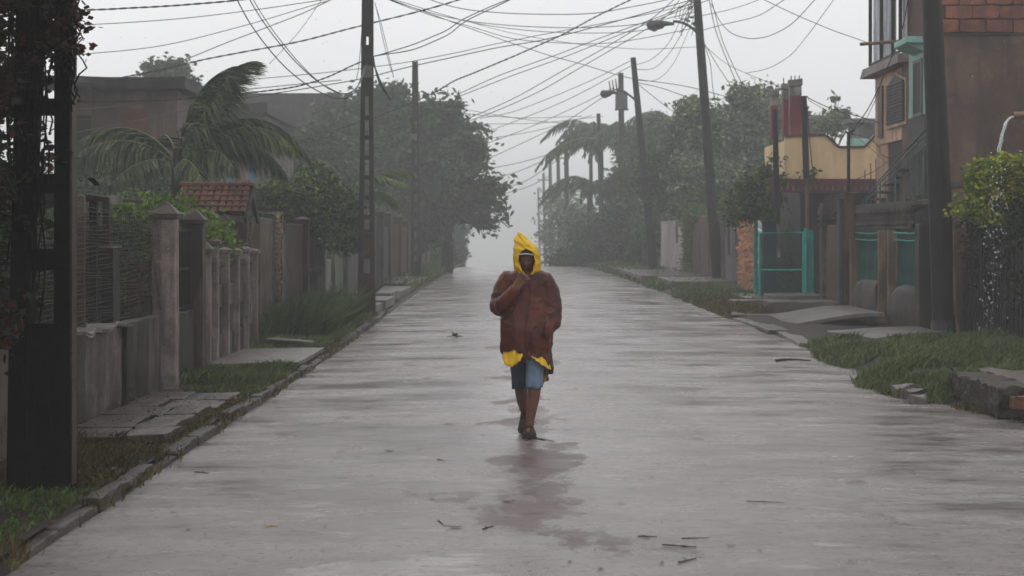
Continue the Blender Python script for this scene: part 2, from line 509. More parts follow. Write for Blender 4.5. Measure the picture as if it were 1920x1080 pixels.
def sstep(t): t = max(0, min(1, t)); return t * t * (3 - 2 * t)
def verge_lz(x, y):
    return gz(y) + 0.060 + 0.014 * mnoise.noise(Vector((x * 2, y * 0.9, 2))) + 0.006 * mnoise.noise(Vector((x * 11, y * 9, 2)))
def verge_rz(x, y):
    t = sstep((x - edge_r(y)) / 0.55)
    mound = 0.10 * math.exp(-((y - 25.5) / 4.5) ** 2) * sstep((x - edge_r(y)) / 1.3)
    return gz(y) - 0.02 + 0.12 * t + mound + (0.035 * mnoise.noise(Vector((x * 1.7, y * 0.9, 8))) + 0.01 * mnoise.noise(Vector((x * 9, y * 8, 8)))) * t
Y1 = [y for y in YS if y < 420]
sheet('left_verge', M_SOIL, [-16, -9, -6, -4.4, -3.9, -3.6, -3.3, -3.0, lambda y: edge_l(y) - 0.085], Y1, verge_lz)
sheet('right_verge', M_SOIL, [lambda y: edge_r(y) - 0.05, lambda y: edge_r(y) + 0.1, lambda y: edge_r(y) + 0.25, lambda y: edge_r(y) + 0.45, lambda y: edge_r(y) + 0.8, 5.7, 6.1, 6.5, 6.9, 7.3, 7.8, 9, 12, 20], Y1, verge_rz)

# kerb: separate cast stones, each a little out of line
kb = MB()
for y0 in range(7, 120, 3):
    kb.add([(edge_l(y0)-0.13, y0, 0.0), (edge_l(y0)-0.01, y0, 0.0), (edge_l(y0+3)-0.01, y0+3, 0.0), (edge_l(y0+3)-0.13, y0+3, 0.0),
            (edge_l(y0)-0.13, y0, 0.03), (edge_l(y0)-0.01, y0, 0.03), (edge_l(y0+3)-0.01, y0+3, 0.03), (edge_l(y0+3)-0.13, y0+3, 0.03)],
           [(0,3,2,1),(4,5,6,7),(0,1,5,4),(1,2,6,5),(2,3,7,6),(3,0,4,7)])
kerb = structure('kerb', kb, M_KERB)
kmeshes = []
for v in range(5):
    k = MB(); k.rbox(-0.06, 0.06, -0.492, 0.492, -0.05, 0.095, step=0.12, jit=0.009, freq=6.0 + v)
    me = k.mesh('kerb_stone'); shade_smooth(me, 50); me.materials.append(M_KERB); kmeshes.append(me)
y = 8.0
while y < 44:
    if abs(y - 15.0) > 0.7 and not (28.6 < y < 30.2):
        o = link('kerb_stone', kmeshes[R.randrange(5)], None, kerb, (edge_l(y) - 0.06 + R.uniform(-0.012, 0.012), y, R.uniform(-0.028, -0.004)))
        slope = (edge_l(y + 0.5) - edge_l(y - 0.5))
        if R.random() < 0.22: o.location.z -= R.uniform(0.02, 0.05)
        o.rotation_euler = (R.uniform(-0.02, 0.02), R.uniform(-0.09, 0.09), -math.atan(slope) + R.uniform(-0.012, 0.012))
    y += 1.0

# ---- paving and aprons
def slab_poly(pts, z, th, nm, parent, mat=M_CONC, kind=None):
    """irregular slab; outline of (x,y); top at z(x,y) or number, subdivided for wear"""
    n = len(pts); mb = MB()
    cx = sum(p[0] for p in pts)/n; cy = sum(p[1] for p in pts)/n
    zz = z if callable(z) else (lambda x, y: z)
    ring = []
    for i in range(n):
        a, b = pts[i], pts[(i+1) % n]
        m_ = max(2, int(math.hypot(a[0]-b[0], a[1]-b[1]) / 0.18))
        for k in range(m_):
            t = k / m_; x = a[0]+(b[0]-a[0])*t; y_ = a[1]+(b[1]-a[1])*t
            d = mnoise.noise_vector(Vector((x*5, y_*5, 0))) * 0.03
            ring.append((x+d.x, y_+d.y))
    N = len(ring)
    V = []
    for s, dz in ((1.0, -th), (1.0, -0.006), (0.985, 0.0), (0.6, 0.004), (0.25, 0.0)):
        for x, y_ in ring:
            xx = cx+(x-cx)*s; yy = cy+(y_-cy)*s
            V.append((xx, yy, zz(xx, yy)+dz + (0.008*mnoise.noise(Vector((xx*3, yy*3, 4))) if s < 1 else 0)))
    V.append((cx, cy, zz(cx, cy)))
    Fc = []
    for r_ in range(4):
        for i in range(N):
            Fc.append((r_*N+i, r_*N+(i+1) % N, (r_+1)*N+(i+1) % N, (r_+1)*N+i))
    for i in range(N): Fc.append((4*N+i, 4*N+(i+1) % N, 5*N))
    mb.add(V, Fc)
    if parent is None:
        o = structure(nm, mb, mat)
    else:
        o = part(nm, mb, mat, parent)
    return o

lp = MB(); lp.box(-3.70, -2.82, 16.0, 20.5, 0.02, 0.085)
pave = structure('left_pavement', lp, M_SOIL)
yy = 16.0
while yy < 20.4:
    ln = R.uniform(0.75, 1.15)
    xm = R.uniform(-3.35, -3.15)
    for xa, xb in ((-3.68, xm-0.025), (xm+0.025, -2.82)):
        j = lambda: R.uniform(-0.035, 0.035)
        zt = 0.128 + R.uniform(-0.012, 0.016); sx_ = R.uniform(-0.02, 0.02)
        slab_poly([(xa+j(), yy+0.02+j()), (xb+j(), yy+0.02+j()), (xb+j(), yy+ln-0.03+j()), (xa+j(), yy+ln-0.03+j())],
                  (lambda zt, sx_, xc: (lambda x, y: zt + sx_*(x-xc)))(zt, sx_, (xa+xb)/2), 0.07, 'paving_slab', pave, M_PAVE)
    yy += ln
# concrete drive across the verge, and the stepped entrance slabs beyond the second pole
slab_poly([(-3.85, 25.0), (-2.72, 25.3), (-2.7, 28.6), (-3.8, 28.2)], 0.135, 0.06, 'driveway', None)
slab_poly([(-3.75, 30.2), (-3.05, 29.4), (-2.95, 29.7), (-3.65, 30.6)], 0.17, 0.05, 'broken_slab', None)
for (ya, yb, xa, xb, zt) in ((41.8, 44.3, -4.1, -2.92, 0.24), (45.2, 48.3, -4.15, -2.88, 0.26), (49.2, 52.5, -4.2, -3.0, 0.30), (54, 60, -4.3, -3.05, 0.2), (62, 72, -4.4, -3.1, 0.24), (76, 110, -4.5, -3.2, 0.18)):
    slab_poly([(xa, ya), (xb, ya+0.2), (xb+0.03, yb), (xa, yb-0.1)], zt, 0.2, 'entrance_slab', None)
# right side: far pavement slabs
for (ya, yb, xa, xb, zt) in ((62, 69, 5.0, 7.0, 0.30), (71, 84, 4.6, 6.9, 0.30), (86, 98, 4.7, 6.9, 0.22), (47.5, 51.5, 5.6, 6.8, 0.24)):
    slab_poly([(xa, ya), (xb, ya), (xb, yb), (xa, yb)], zt, 0.26, 'pavement_slab', None)
# ramped crossing in front of the low humped walls: pale slab lifted over a dark hollow
def ramp1(x, y): return 0.04 + 0.30 * sstep((x - 4.75) / 1.9)
slab_poly([(4.62, 37.6), (6.75, 36.0), (6.75, 39.6), (4.9, 41.5), (4.55, 41.0)], ramp1, 0.07, 'entrance_ramp', None)
def ramp2(x, y): return 0.05 + 0.16 * sstep((x - 4.7) / 2.2)
slab_poly([(4.5, 31.2), (6.85, 31.6), (6.85, 33.4), (4.65, 35.0)], ramp2, 0.06, 'entrance_ramp', None)
slab_poly([(4.5, 35.0), (6.7, 34.6), (6.7, 36.2), (4.55, 37.4)], 0.075, 0.06, 'pavement_slab', None, M_PAVE)
slab_poly([(4.55, 41.3), (6.6, 40.2), (6.8, 41.7), (4.9, 44.2)], 0.10, 0.06, 'pavement_slab', None, M_PAVE)
# kerb-high garden step left of the gate
for (xa, xb, ya, yb, h) in ((5.45, 6.95, 41.8, 43.2, 0.34), (5.0, 5.9, 44.6, 46.2, 0.26), (6.0, 7.2, 45.6, 47.4, 0.36)):
    k = MB(); k.rbox(xa, xb, ya, yb, 0.0, h, step=0.25, jit=0.03)
    structure('concrete_step', k, M_CONC)

# ---- grass
M_GRASS = leafmat('grass_green', (0.05, 0.075, 0.025), (0.13, 0.17, 0.06), (0.24, 0.26, 0.12), rough=0.5, trans=0.35)
M_GRASSY = leafmat('grass_yellow', (0.05, 0.035, 0.014), (0.15, 0.11, 0.04), (0.09, 0.12, 0.035), rough=0.5, trans=0.3)
M_WEED = leafmat('weed_green', (0.035, 0.065, 0.018), (0.10, 0.16, 0.045), rough=0.5, trans=0.3)

def grass(name, label, mat, n, xa, xb, ya, yb, zf, h=(0.05, 0.14), w=0.010, mask=None, lean=(0.35, 0.0), clump=1.2):
    xs = NR.uniform(xa, xb, n); ys = NR.uniform(ya, yb, n)
    keep = []; zz = []
    for i in range(n):
        x, y_ = float(xs[i]), float(ys[i])
        c = mnoise.noise(Vector((x*clump, y_*clump, 3.3)))
        if (mask is None or mask(x, y_)) and c > -0.25 + NR.uniform(-0.3, 0.1):
            keep.append(i); zz.append((zf(x, y_), c))
    k = np.array(keep); m = len(k)
    x = xs[k]; y_ = ys[k]; z = np.array([a for a, _ in zz]); c = np.array([b_ for _, b_ in zz])
    hh = NR.uniform(h[0], h[1], m) * (0.75 + 0.9 * np.clip(c + 0.3, 0, 1))
    ang = NR.uniform(0, 2*math.pi, m); hh = hh * NR.uniform(0.45, 1.1, m)
    lx = lean[0]*hh*NR.uniform(0.2, 1.5, m) + NR.normal(0, 0.5, m)*hh
    ly = lean[1]*hh + NR.normal(0, 0.5, m)*hh
    wx = np.cos(ang)*w*NR.uniform(0.6, 1.3, m); wy = np.sin(ang)*w*0.7
    V = np.zeros((m, 5, 3), np.float32)
    V[:,0] = np.stack([x-wx, y_-wy, z-0.01], 1); V[:,1] = np.stack([x+wx, y_+wy, z-0.01], 1)
    V[:,2] = np.stack([x+wx*0.7+lx*0.35, y_+wy*0.7+ly*0.35, z+hh*0.6], 1)
    V[:,3] = np.stack([x+lx, y_+ly, z+hh], 1)
    V[:,4] = np.stack([x-wx*0.7+lx*0.35, y_-wy*0.7+ly*0.35, z+hh*0.6], 1)
    me = np_mesh(name, V, 5); me.materials.append(mat)
    o = link(name, me, None); set_props(o, label, 'grass', None, 'stuff')
    return o

inl = lambda x, y: x < edge_l(y) - 0.14
grass('grass', 'dark short weeds at the foot of the vine-covered near pole', M_WEED, 7000, -4.2, -2.6, 8.5, 13.9, verge_lz, (0.02, 0.055), 0.009, inl)
grass('grass', 'yellowed brown grass on the left verge just beyond the near pole', M_GRASSY, 8000, -3.75, -2.62, 13.2, 16.2, verge_lz, (0.03, 0.10), 0.008, inl)
grass('grass', 'thin yellowish tufts along the kerb beside the cracked paving', M_GRASSY, 2600, -3.05, -2.66, 16.2, 20.5, verge_lz, (0.03, 0.08), 0.008, inl)
grass('grass', 'green lawn patch on the left verge before the concrete drive', M_GRASS, 15000, -3.8, -2.62, 20.8, 25.0, verge_lz, (0.04, 0.11), 0.010, lambda x, y: x < edge_l(y)-0.08 and (x > -3.35 + 0.3*mnoise.noise(Vector((x*2, y*2, 0))) or y > 22.5))
grass('grass', 'short grass on the left verge between drive and tall weeds', M_GRASS, 12000, -3.95, -2.72, 28.3, 33.5, verge_lz, (0.04, 0.13), 0.011, inl)
grass('weeds', 'tall dark green weeds growing thick before the second pole', M_WEED, 26000, -4.15, -2.95, 31.5, 40.0, lambda x, y: verge_lz(x, y), (0.2, 0.62), 0.014,
      lambda x, y: x < -2.85 - 0.22*max(0, 1.0-abs(y-37)/6) and mnoise.noise(Vector((x*2, y, 0))) > -0.35 + max(0, x+3.5)*0.9, lean=(0.3, 0), clump=0.8)
grass('grass', 'low grass round the foot of the second pole', M_GRASS, 9000, -3.3, -2.66, 33.5, 41.5, verge_lz, (0.05, 0.15), 0.013, inl)
inr = lambda x, y: x > edge_r(y) + 0.03 + 0.08*mnoise.noise(Vector((x*4, y*4, 0)))
grass('weeds', 'straggling weeds growing out of the left kerb joints', M_GRASSY, 5200, -2.95, -2.46, 8.5, 44, lambda x, y: 0.05, (0.03, 0.10), 0.008,
      lambda x, y: abs(x - edge_l(y) + 0.03) < 0.13 and mnoise.noise(Vector((x*2, y*1.3, 21))) > 0.02)
grass('grass', 'large green grass bank on the right verge in front of the thick pole', M_GRASS, 90000, 3.7, 8.6, 20.6, 31.0, verge_rz, (0.05, 0.15), 0.011,
      lambda x, y: inr(x, y) and not (5.2 < x and y < 21.6) and mnoise.noise(Vector((x*0.8, y*0.45, 6))) > -0.28 + 0.12*mnoise.noise(Vector((x*5, y*5, 6))), clump=0.9)
grass('grass', 'small grass tuft at the right edge of the road nearest the camera', M_GRASS, 5000, 3.8, 5.2, 14.5, 16.5, verge_rz, (0.04, 0.12), 0.009, inr)
grass('grass', 'sparse weeds at the foot of the broken stone kerb', M_GRASSY, 3000, 4.4, 5.6, 16.8, 20.2, verge_rz, (0.03, 0.09), 0.009, inr)
grass('grass', 'patchy grass between the ramped slab and the open teal gate', M_GRASSY, 9000, 4.5, 7.2, 41.5, 50, verge_rz, (0.05, 0.16), 0.015, inr, clump=1.0)
grass('grass', 'green verge grass before the orange stone columns', M_GRASS, 15000, 4.5, 7.0, 49, 62, verge_rz, (0.06, 0.2), 0.018,
      lambda x, y: inr(x, y) and mnoise.noise(Vector((x*0.8, y*0.5, 2))) > -0.1)
grass('grass', 'hazy roadside grass far along the right side', M_GRASS, 14000, 4.0, 7.0, 62, 130, verge_rz, (0.08, 0.25), 0.03, inr)
grass('grass', 'hazy roadside grass far along the left side', M_GRASS, 12000, -4.6, -2.9, 60, 130, verge_lz, (0.08, 0.3), 0.03, inl)
# ------------------------------------------------------------------ vegetation builders
def leaf_points(lobes, n, clump_r, per=26, shell=0.55):
    """clumps of leaves spread through ellipsoid lobes, denser near the surface"""
    out = []
    vol = np.array([l[3]*l[4]*l[5] for l in lobes]) ** 0.8; vol = vol / vol.sum()
    for l, f in zip(lobes, vol):
        k = max(3, int(n * f / per))
        d = NR.normal(size=(k, 3)); d /= np.linalg.norm(d, axis=1, keepdims=True)
        r = (shell + (1 - shell) * NR.uniform(0, 1, k) ** 0.7) * NR.uniform(0.82, 1.12, k)
        c = np.array(l[:3]) + d * r[:, None] * np.array(l[3:6])
        cr = clump_r * NR.uniform(0.35, 1.5, k)
        p = np.repeat(c, per, axis=0) + NR.normal(size=(k*per, 3)) * np.repeat(cr, per)[:, None] * np.array([0.5, 0.5, 0.38])
        out.append(p)
    return np.concatenate(out)

def leaf_mesh(name, pts, size, mat, wind=(0.35, 0, -0.15), aspect=0.5):
    m = len(pts)
    d = NR.normal(size=(m, 3)) * np.array([1, 1, 0.6]) + np.array(wind)
    d /= np.linalg.norm(d, axis=1, keepdims=True)
    q = NR.normal(size=(m, 3)); s = np.cross(d, q); s /= np.linalg.norm(s, axis=1, keepdims=True)
    L = size * NR.uniform(0.45, 1.5, m)[:, None]
    w = L * aspect * 0.5
    V = np.stack([pts - d*L*0.5, pts - d*L*0.05 + s*w, pts + d*L*0.5, pts - d*L*0.05 - s*w], axis=1)
    me = np_mesh(name, V, 4); me.materials.append(mat)
    return me

M_VINE = surface('vine_stem', (0.02, 0.014, 0.011), (0.008, 0.006, 0.005), rough=0.6, scale=6, spec=0.05)
M_BARK = surface('wet_bark', (0.07, 0.055, 0.045), (0.03, 0.025, 0.02), rough=0.5, scale=6, bump=0.9, bscale=25)
LG_DARK_HAZED = leafmat('leaf_dark_hazed', (0.028, 0.042, 0.024), (0.075, 0.105, 0.055), (0.13, 0.165, 0.09))  # green lightened so that distant trees look hazier
LG_MID = leafmat('leaf_mid', (0.014, 0.03, 0.010), (0.06, 0.11, 0.028), (0.14, 0.21, 0.05))
LG_BRIGHT = leafmat('leaf_bright', (0.035, 0.07, 0.012), (0.11, 0.19, 0.025), (0.20, 0.26, 0.03))
LG_YEL = leafmat('leaf_yellow_green', (0.06, 0.10, 0.012), (0.28, 0.35, 0.03), (0.55, 0.52, 0.05), trans=0.4)
LG_RED = leafmat('leaf_dead_red', (0.02, 0.008, 0.005), (0.05, 0.018, 0.01), (0.09, 0.022, 0.012))
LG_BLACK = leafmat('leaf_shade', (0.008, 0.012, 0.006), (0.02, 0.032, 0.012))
LG_GREY = leafmat('leaf_greygreen', (0.04, 0.06, 0.034), (0.16, 0.21, 0.11), (0.36, 0.40, 0.25))

def limb(p0, p1, r0, r1, mb, wob=0.06, n=7):
    p0 = Vector(p0); p1 = Vector(p1); L = (p1-p0).length
    pts = []; rr = []
    for i in range(n):
        t = i/(n-1)
        q = p0.lerp(p1, t) + mnoise.noise_vector(p0*3.1 + Vector((t*2.3, t, 0))) * wob * L * math.sin(math.pi*min(1, t*1.05))
        pts.append(q); rr.append(r0 + (r1-r0)*t)
    mb.tube(pts, rr, 7)
    return pts

def tree(name, label, cat, base, top_z, lobes, n, leaf, mat, clump_r=0.45, trunk_r=0.16, group=None, shell=0.55, per=26, barkmat=None, sway=(0,0)):
    """base (x,y,z); lobes in world coordinates"""
    base = (base[0], base[1], base[2] + gz(base[1]))
    t = thing(name, label, cat, base, group)
    b = Vector(base)
    fork = Vector((b.x + sway[0], b.y + sway[1], top_z))
    tm = MB()
    limb(b - Vector((0,0,0.1)), fork, trunk_r, trunk_r*0.7, tm, 0.04)
    for i, l in enumerate(sorted(lobes, key=lambda q: -q[3]*q[5])[:9]):
        c = Vector(l[:3])
        e = limb(fork, c, trunk_r*0.55, trunk_r*0.15, tm, 0.10)
        for k in range(3):
            dd = Vector((R.uniform(-1,1)*l[3], R.uniform(-1,1)*l[4], R.uniform(-0.2,1)*l[5]))*0.75
            limb(e[4], c + dd, trunk_r*0.22, trunk_r*0.05, tm, 0.12, 5)
    part('trunk', tm, barkmat or M_BARK, t, smooth=True)
    pts = leaf_points(lobes, n, clump_r, per, shell) - np.array(base)
    me = leaf_mesh('crown', pts, leaf, mat)
    link('crown', me, None, t)
    return t

def bush(name, label, cat, base, lobes, n, leaf, mat, clump_r=0.16, shell=0.5, group=None, per=20, stems=5):
    base = (base[0], base[1], base[2] + gz(base[1]))
    if base[1] > 106: lobes = [(l[0], l[1], l[2] + gz(l[1])*0.6, l[3], l[4], l[5] - gz(l[1])*0.4) for l in lobes]
    t = thing(name, label, cat, base, group)
    b = Vector(base); tm = MB()
    for i in range(stems):
        l = lobes[R.randrange(len(lobes))]
        c = Vector(l[:3]) + Vector((R.uniform(-.5,.5)*l[3], R.uniform(-.5,.5)*l[4], R.uniform(-.3,.5)*l[5]))
        limb(b + Vector((R.uniform(-.1,.1), R.uniform(-.1,.1), -0.05)), c, 0.022, 0.007, tm, 0.1, 6)
    part('stem', tm, M_BARK, t, smooth=True)
    pts = leaf_points(lobes, n, clump_r, per, shell) - np.array(base)
    link('foliage', leaf_mesh('foliage', pts, leaf, mat), None, t)
    return t

M_FROND = leafmat('palm_frond', (0.008, 0.016, 0.006), (0.042, 0.072, 0.022), (0.10, 0.13, 0.04), trans=0.12, rough=0.35)
M_RACHIS = plain('palm_rachis', (0.13, 0.16, 0.05), rough=0.35)

def bez(p, t):
    q = [Vector(a) for a in p]
    while len(q) > 1: q = [q[i].lerp(q[i+1], t) for i in range(len(q)-1)]
    return q[0]

def frond(parent, ctrl, length, wind=Vector((0.9, 0.0, -0.25)), nl=46, width=0.035, droop=0.35, mat=None, rr=0.018, spread=1.0):
    """ctrl: bezier control points of the midrib, world; leaflets hang from both sides and stream with the wind"""
    off = root_loc(parent)
    m = 16
    mid = [bez(ctrl, i/m) for i in range(m+1)]
    rb = MB(); rb.tube(mid, [rr*(1-0.85*i/m) for i in range(m+1)], 5)
    V = []
    for i in range(nl):
        t = 0.10 + 0.90*i/(nl-1)
        p = bez(ctrl, t); d = (bez(ctrl, min(1, t+0.02)) - bez(ctrl, max(0, t-0.02))).normalized()
        side = d.cross(Vector((0,0,1)))
        if side.length < 0.15: side = d.cross(Vector((0,1,0)))
        side.normalize()
        lf = length * (0.35 + 0.65*math.sin(math.pi*min(1, 0.12+t*0.86))) * (1 - 0.35*max(0, t-0.75)*4*0.5)
        for s in (-1, 1):
            a = (side*s*spread*R.uniform(0.6, 1.0) + d*R.uniform(0.55, 0.95) + wind*R.uniform(0.3, 0.8) + Vector((0,0,-droop*R.uniform(0.3,1.2)))).normalized()
            L_ = lf*R.uniform(0.8, 1.1)
            p1 = p + a*L_*0.5
            a2 = (a + wind*0.45 + Vector((0,0,-droop*1.3))).normalized()
            p2 = p1 + a2*L_*0.5
            wv = a.cross(Vector((R.uniform(-.4,.4), R.uniform(-1,1), R.uniform(0.2,1)))).normalized()*width*0.5
            V += [p - wv*0.5, p1 - wv, p1 + wv, p + wv*0.5, p1 - wv, p2 - wv*0.12, p2 + wv*0.12, p1 + wv]
    A = np.array([[v.x-off.x, v.y-off.y, v.z-off.z] for v in V], np.float32)
    me = np_mesh('frond', A, 4); me.materials.append(mat or M_FROND)
    o = link('frond', me, None, parent)
    rm = rb.mesh('midrib', off); rm.materials.append(M_RACHIS); shade_smooth(rm)
    link('midrib', rm, None, o)
    return o
# ------------------------------------------------------------------ LEFT SIDE
M_WALLG = surface('stained_render_grey', (0.27, 0.235, 0.19), (0.085, 0.075, 0.065), rough=0.5, scale=2.2, streak=0.85, streak_col=(0.03, 0.027, 0.024), dirt=0.6)
M_PINK = surface('stained_render_pink', (0.46, 0.36, 0.32), (0.17, 0.13, 0.115), rough=0.45, scale=2.0, streak=0.5, streak_col=(0.06, 0.05, 0.045), dirt=0.5)
M_DARKWALL = surface('mossy_dark_wall', (0.10, 0.09, 0.08), (0.04, 0.037, 0.032), rough=0.5, scale=2.5, streak=0.7, dirt=0.5)
M_TAN = surface('tan_render', (0.24, 0.185, 0.125), (0.15, 0.11, 0.075), rough=0.5, scale=2.0, streak=0.45, dirt=0.45)
M_MAROON = surface('maroon_paint', (0.085, 0.022, 0.025), (0.045, 0.013, 0.015), rough=0.42, scale=2.5, streak=0.35, streak_col=(0.03, 0.015, 0.015), dirt=0.4)
M_TERRA = surface('terracotta', (0.24, 0.085, 0.045), (0.13, 0.045, 0.028), rough=0.45, scale=7, streak=0.3, dirt=0.5, bump=0.5, bscale=60)
M_BRICKD = surface('dark_brick', (0.16, 0.075, 0.05), (0.08, 0.04, 0.03), rough=0.5, scale=6, dirt=0.5)
M_WIRE = plain('rusty_wire', (0.02, 0.017, 0.015), rough=0.5)
M_BLACKM = plain('black_mesh', (0.012, 0.012, 0.013), rough=0.5)
M_WOODD = surface('dark_wet_wood', (0.06, 0.045, 0.038), (0.03, 0.024, 0.02), rough=0.42, scale=5, streak=0.4, dirt=0.4)
M_POLE = surface('old_pole_concrete', (0.085, 0.072, 0.062), (0.045, 0.038, 0.033), rough=0.5, scale=4, streak=0.5, dirt=0.5)
M_POLEK = surface('soaked_black_concrete', (0.016, 0.012, 0.010), (0.006, 0.005, 0.005), rough=0.7, scale=4, streak=0.4, dirt=0.4, spec=0.04)
M_WHITEP = surface('dirty_white_paint', (0.55, 0.54, 0.51), (0.35, 0.34, 0.32), rough=0.45, scale=3, streak=0.55, streak_col=(0.15, 0.14, 0.13), dirt=0.5)
M_MESHG = plain('wire_green_grey', (0.05, 0.055, 0.045), rough=0.45)

# ---- near pole: two legs joined by rungs, vine on it
D0 = 13.2
t = thing('utility_pole', 'near black ladder-type concrete pole wrapped in dead vine at the left edge', 'utility pole', (X(88, D0), D0, 0.1))
b = MB()
def leg_px(pts, mb, D, dy=0.10):
    """pts: (py, x0, x1) from the top down"""
    V = []; Fc = []
    for k, (py, a, c) in enumerate(pts):
        z = Z(py, D)
        V += [(X(a, D), D-dy, z), (X(c, D), D-dy, z), (X(c, D), D+dy, z), (X(a, D), D+dy, z)]
        if k:
            o_ = (k-1)*4
            for i in range(4): Fc.append((o_+i, o_+(i+1) % 4, o_+4+(i+1) % 4, o_+4+i))
    n_ = len(V); Fc.append((0, 1, 2, 3)); Fc.append((n_-1, n_-2, n_-3, n_-4))
    mb.add(V, Fc)
leg_px([(-860, 52, 84), (-300, 44, 84), (0, 37, 82), (350, 30, 66), (620, 24, 58), (940, 18, 56)], b, D0)
leg_px([(-860, 104, 128), (-300, 106, 134), (0, 108, 135), (350, 108, 136), (620, 107, 137), (940, 104, 140)], b, D0)
for (a, c) in ((40, 95), (186, 216), (327, 362), (466, 506), (-120, -80), (-270, -235), (-420, -385), (-570, -540), (-700, -670)):
    xx = 66 if a > 300 else 74
    V0 = MB(); b.box(X(xx-14, D0), X(115, D0), D0-0.075, D0+0.075, Z(c, D0), Z(a, D0))
b.box(X(40, D0), X(112, D0), D0-0.08, D0+0.08, 0.0, Z(606, D0))
b.box(X(60, D0), X(120, D0), D0-0.08, D0+0.08, Z(-760, D0), Z(-880, D0))
me = b.mesh('post', t.location)
part('post', b, M_POLEK, t)
e = MB(); e.box(X(136.5, D0), X(140.5, D0), D0-0.085, D0+0.06, 0.1, Z(0, D0)); part('pale_edge_strip', e, surface('pale_edge', (0.16, 0.13, 0.11), (0.07, 0.045, 0.035), rough=0.4, scale=5, streak=0.5), t)  # paler strip down the right edge of the pole
# vine: hanging stems and dead reddish leaves round the pole and out of the frame on the left
v = thing('climbing_vine', 'dry reddish vine hanging over the near pole and down the left edge', 'vine', (X(20, D0), D0-0.2, 0.12))
vm = MB()
for i in range(60):
    px = R.choice([R.uniform(-90, 70), R.uniform(60, 112), R.uniform(122, 158)])
    zt = Z(R.uniform(-500, 60), D0); ln = R.uniform(0.4, 1.4) if px > 100 else R.uniform(0.8, 3.4)
    if px > 120: zt = Z(R.uniform(-120, 40), D0); ln = R.uniform(0.3, 0.75)
    pts = [Vector((X(px, D0) + 0.06*mnoise.noise(Vector((i*3.1, k*0.35, 0))) + 0.02*math.sin(k*1.3+i), D0 - R.uniform(0.11, 0.2) + 0.05*mnoise.noise(Vector((i*2.1, k*0.4, 5))), zt - ln*k/14)) for k in range(15)]
    vm.tube(pts, [0.006]*15, 4)
part('stem', vm, M_VINE, v)
lob = []
for i in range(90):
    lob.append((X(R.uniform(-120, 34), D0), D0 + R.uniform(-0.5, 0.3), Z(R.uniform(-700, 700), D0), 0.16, 0.16, 0.2))
for i in range(26): lob.append((X(R.uniform(58, 112), D0), D0 + R.uniform(-0.2, 0.1), Z(R.uniform(-300, 320), D0), 0.09, 0.09, 0.12))
for i in range(16): lob.append((X(R.uniform(124, 152), D0), D0 + R.uniform(-0.2, 0.05), Z(R.uniform(-200, 80), D0), 0.05, 0.07, 0.09))
pts = leaf_points(lob, 12000, 0.10, 12) - np.array(v.location)
link('dead_leaves', leaf_mesh('dead_leaves', pts, 0.055, LG_RED, aspect=0.65), None, v)
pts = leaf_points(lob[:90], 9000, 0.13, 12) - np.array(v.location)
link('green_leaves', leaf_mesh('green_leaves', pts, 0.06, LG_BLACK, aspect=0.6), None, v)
# tree crown added, mostly out of view, to shade the pole
tree('added_shade_tree', 'dark leafy tree at the left edge, added above the near pole to shade it', 'tree', (-5.4, 12.5, 0.1), 2.6,
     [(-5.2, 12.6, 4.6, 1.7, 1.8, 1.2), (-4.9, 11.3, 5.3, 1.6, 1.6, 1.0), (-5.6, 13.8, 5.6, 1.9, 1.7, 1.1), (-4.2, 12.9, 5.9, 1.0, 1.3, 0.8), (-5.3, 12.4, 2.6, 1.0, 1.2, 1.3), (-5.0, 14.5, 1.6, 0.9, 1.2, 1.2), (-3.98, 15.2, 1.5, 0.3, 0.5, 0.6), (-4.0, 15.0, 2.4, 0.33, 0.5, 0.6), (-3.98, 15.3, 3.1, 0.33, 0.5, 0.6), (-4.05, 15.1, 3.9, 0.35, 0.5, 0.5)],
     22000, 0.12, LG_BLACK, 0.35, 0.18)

# ---- wall with wire mesh, D 15.5-21.8
XW = -3.83
w = thing('boundary_wall', 'stained grey wall with wire mesh fence on top behind the near pole', 'wall', (XW, 19, 0.1))
b = MB(); b.rbox(XW-0.12, XW+0.06, 17.35, 19.25, 0.02, 0.86, 0.16, 0.010); part('panel', b, M_PINK, w)
b = MB(); b.rbox(XW-0.10, XW+0.03, 19.62, 21.55, 0.02, 0.88, 0.16, 0.010); part('panel', b, M_WALLG, w)
b = MB(); b.rbox(XW-0.10, XW+0.03, 11.0, 16.95, 0.02, 0.90, 0.3, 0.010); part('panel', b, M_WALLG, w)
b = MB(); b.rbox(XW-0.14, XW+0.12, 16.97, 17.33, 0.02, 0.90, 0.14, 0.010); part('pier', b, M_DARKWALL, w)
b = MB(); b.rbox(XW-0.14, XW+0.10, 19.27, 19.60, 0.02, 0.87, 0.14, 0.010); part('pier', b, M_DARKWALL, w)
b = MB(); b.rbox(XW-0.17, XW+0.11, 17.30, 19.22, 0.862, 0.90, 0.12, 0.03); part('coping', b, surface('mortar_cap', (0.36, 0.34, 0.31), (0.2, 0.18, 0.16), rough=0.4, scale=6), w)
for yb, wd in ((18.25, 0.06), (19.4, 0.05)):
    b = MB(); b.rbox(XW-0.10-wd, XW-0.10+wd*0.3, yb-0.05, yb+0.05, 0.88, 2.12, 0.3, 0.008); part('fence_post', b, M_WALLG if yb < 19 else M_WOODD, w)
b = MB(); b.rbox(XW-0.13, XW-0.01, 19.16, 19.52, 0.895, 1.62, 0.2, 0.008); part('dark_post', b, M_WOODD, w)
b = MB(); b.box(XW-0.14, XW+0.0, 19.14, 19.54, 1.622, 1.642); part('post_cap', b, M_WHITEP, w)
wm = MB()
